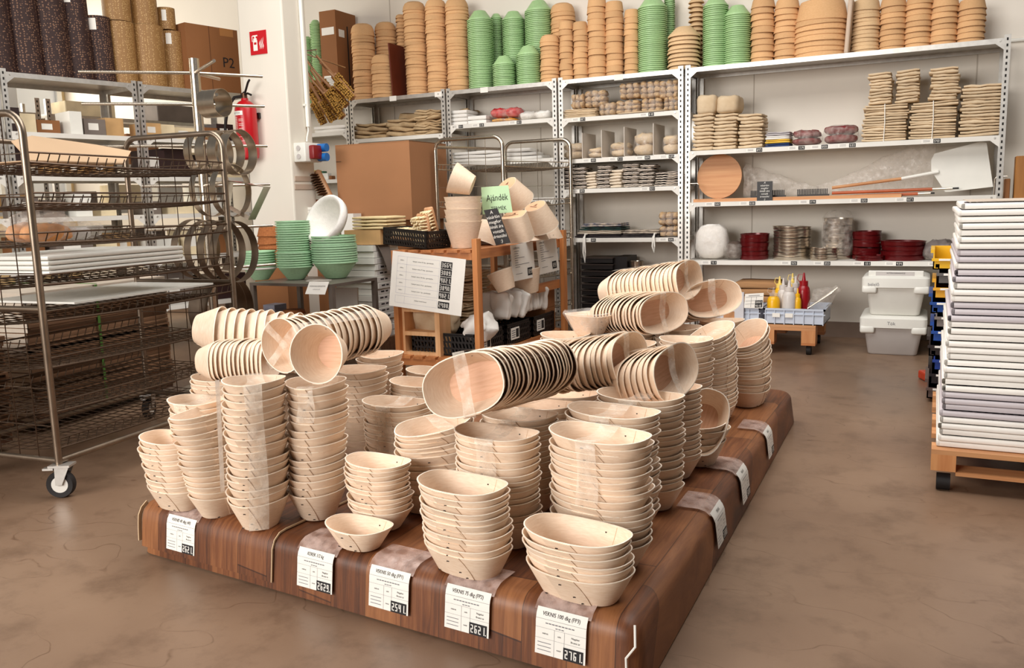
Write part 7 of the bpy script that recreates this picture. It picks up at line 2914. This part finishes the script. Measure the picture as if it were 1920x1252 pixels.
# brown paper pack behind, cards in front
q0, q1 = XP(1366, .35, 6.1), XP(1448, .35, 6.1)
for k in range(3):
    o = noisy(rbox((q1 - q0, .3, .05), .012, 3), .004, 9, k).obj('brown_pack', mat('brown_paper', (168, 124, 82), rough=.8, var=.08, stretch=(1, 1, 10)), smooth=True, angle=1.2, loc=((q0 + q1) / 2, 6.44, .30 + .051 * k))
    tag(o, f'{ord_(2 - k)} brown paper pack from the top behind the squeeze bottles', 'pack', 'brown paper packs')
o = MB().b2((q0 + .01, 6.34, .204), (q1 - .03, 6.55, .299)).obj('pack_base', M_CARDDARK)
tag(o, 'low brown carton under the brown paper packs', 'carton')
c = [PY(1397, 551, 5.895), PY(1432, 549, 5.895), PY(1430, 578, 5.895), PY(1395, 577, 5.895)]
cc = (c[2] + c[3]) / 2
o = thing('price_card', 'white price card on the crate left of the squeeze bottles', 'price card', cc)
mb = MB()
mb.add([q - cc for q in c] + [q - cc + Vector((0, .002, 0)) for q in c], [(0, 1, 2, 3), (7, 6, 5, 4), (0, 4, 5, 1), (1, 5, 6, 2), (2, 6, 7, 3), (3, 7, 4, 0)])
mb.obj('card', M_PAPER, o)
e1, e2 = (c[1] - c[0]), (c[0] - c[3])
kc = (c[0] + c[1] + c[2] + c[3]) / 4 - cc
fp = lambda u, v, off=.001: kc + e1 * u + e2 * v + Vector((0, -off, 0))
ln = MB()
for v in (.28, .0, -.22):
    rect(ln, -.45, v, .45, v + .02, fp)
for u_ in (-.15, .12):
    rect(ln, u_, -.45, u_ + .015, .28, fp)
rect(ln, -.3, .36, .3, .40, fp)
fine(ln.obj('ruled_lines', M_INKGREY, o))
tl = MB()
rect(tl, .08, -.5, .47, .02, fp)
tl.obj('price_tile', M_INK, o)
merge(digits_mb('5063', .275, -.12, .33, .16, lambda u, v: fp(u, v, .0018)), digits_mb('4316', .275, -.38, .33, .16, lambda u, v: fp(u, v, .0018))).obj('tile_digits', M_PAPER, o)
c0_, c1_ = PY(1352, 547, 5.89), PY(1394, 600, 5.89)
o = thing('display_box', 'grey display box with a bread picture left of the price card', 'box', (c0_.x, 5.89, .204))
w, h = c1_.x - c0_.x, c0_.z - .204
MB().b2((0, 0, 0), (w, .015, h)).obj('box_front', mat('box_pale_grey', (204, 202, 206), rough=.6), o)
MB().b2((w * .12, -.001, h * .12), (w * .6, 0, h * .38)).obj('bread_picture', mat('picture_brown', (186, 130, 84), rough=.6, var=.3, scale=20), o)
tl = MB().b2((w * .3, -.001, h * .62), (w * .72, 0, h * .74)).obj('price_tile', M_INK, o)
digits_mb('2242', w * .51, h * .68, w * .36, h * .07, lambda u, v: (u, -.0016, v)).obj('tile_digits', M_PAPER, o)
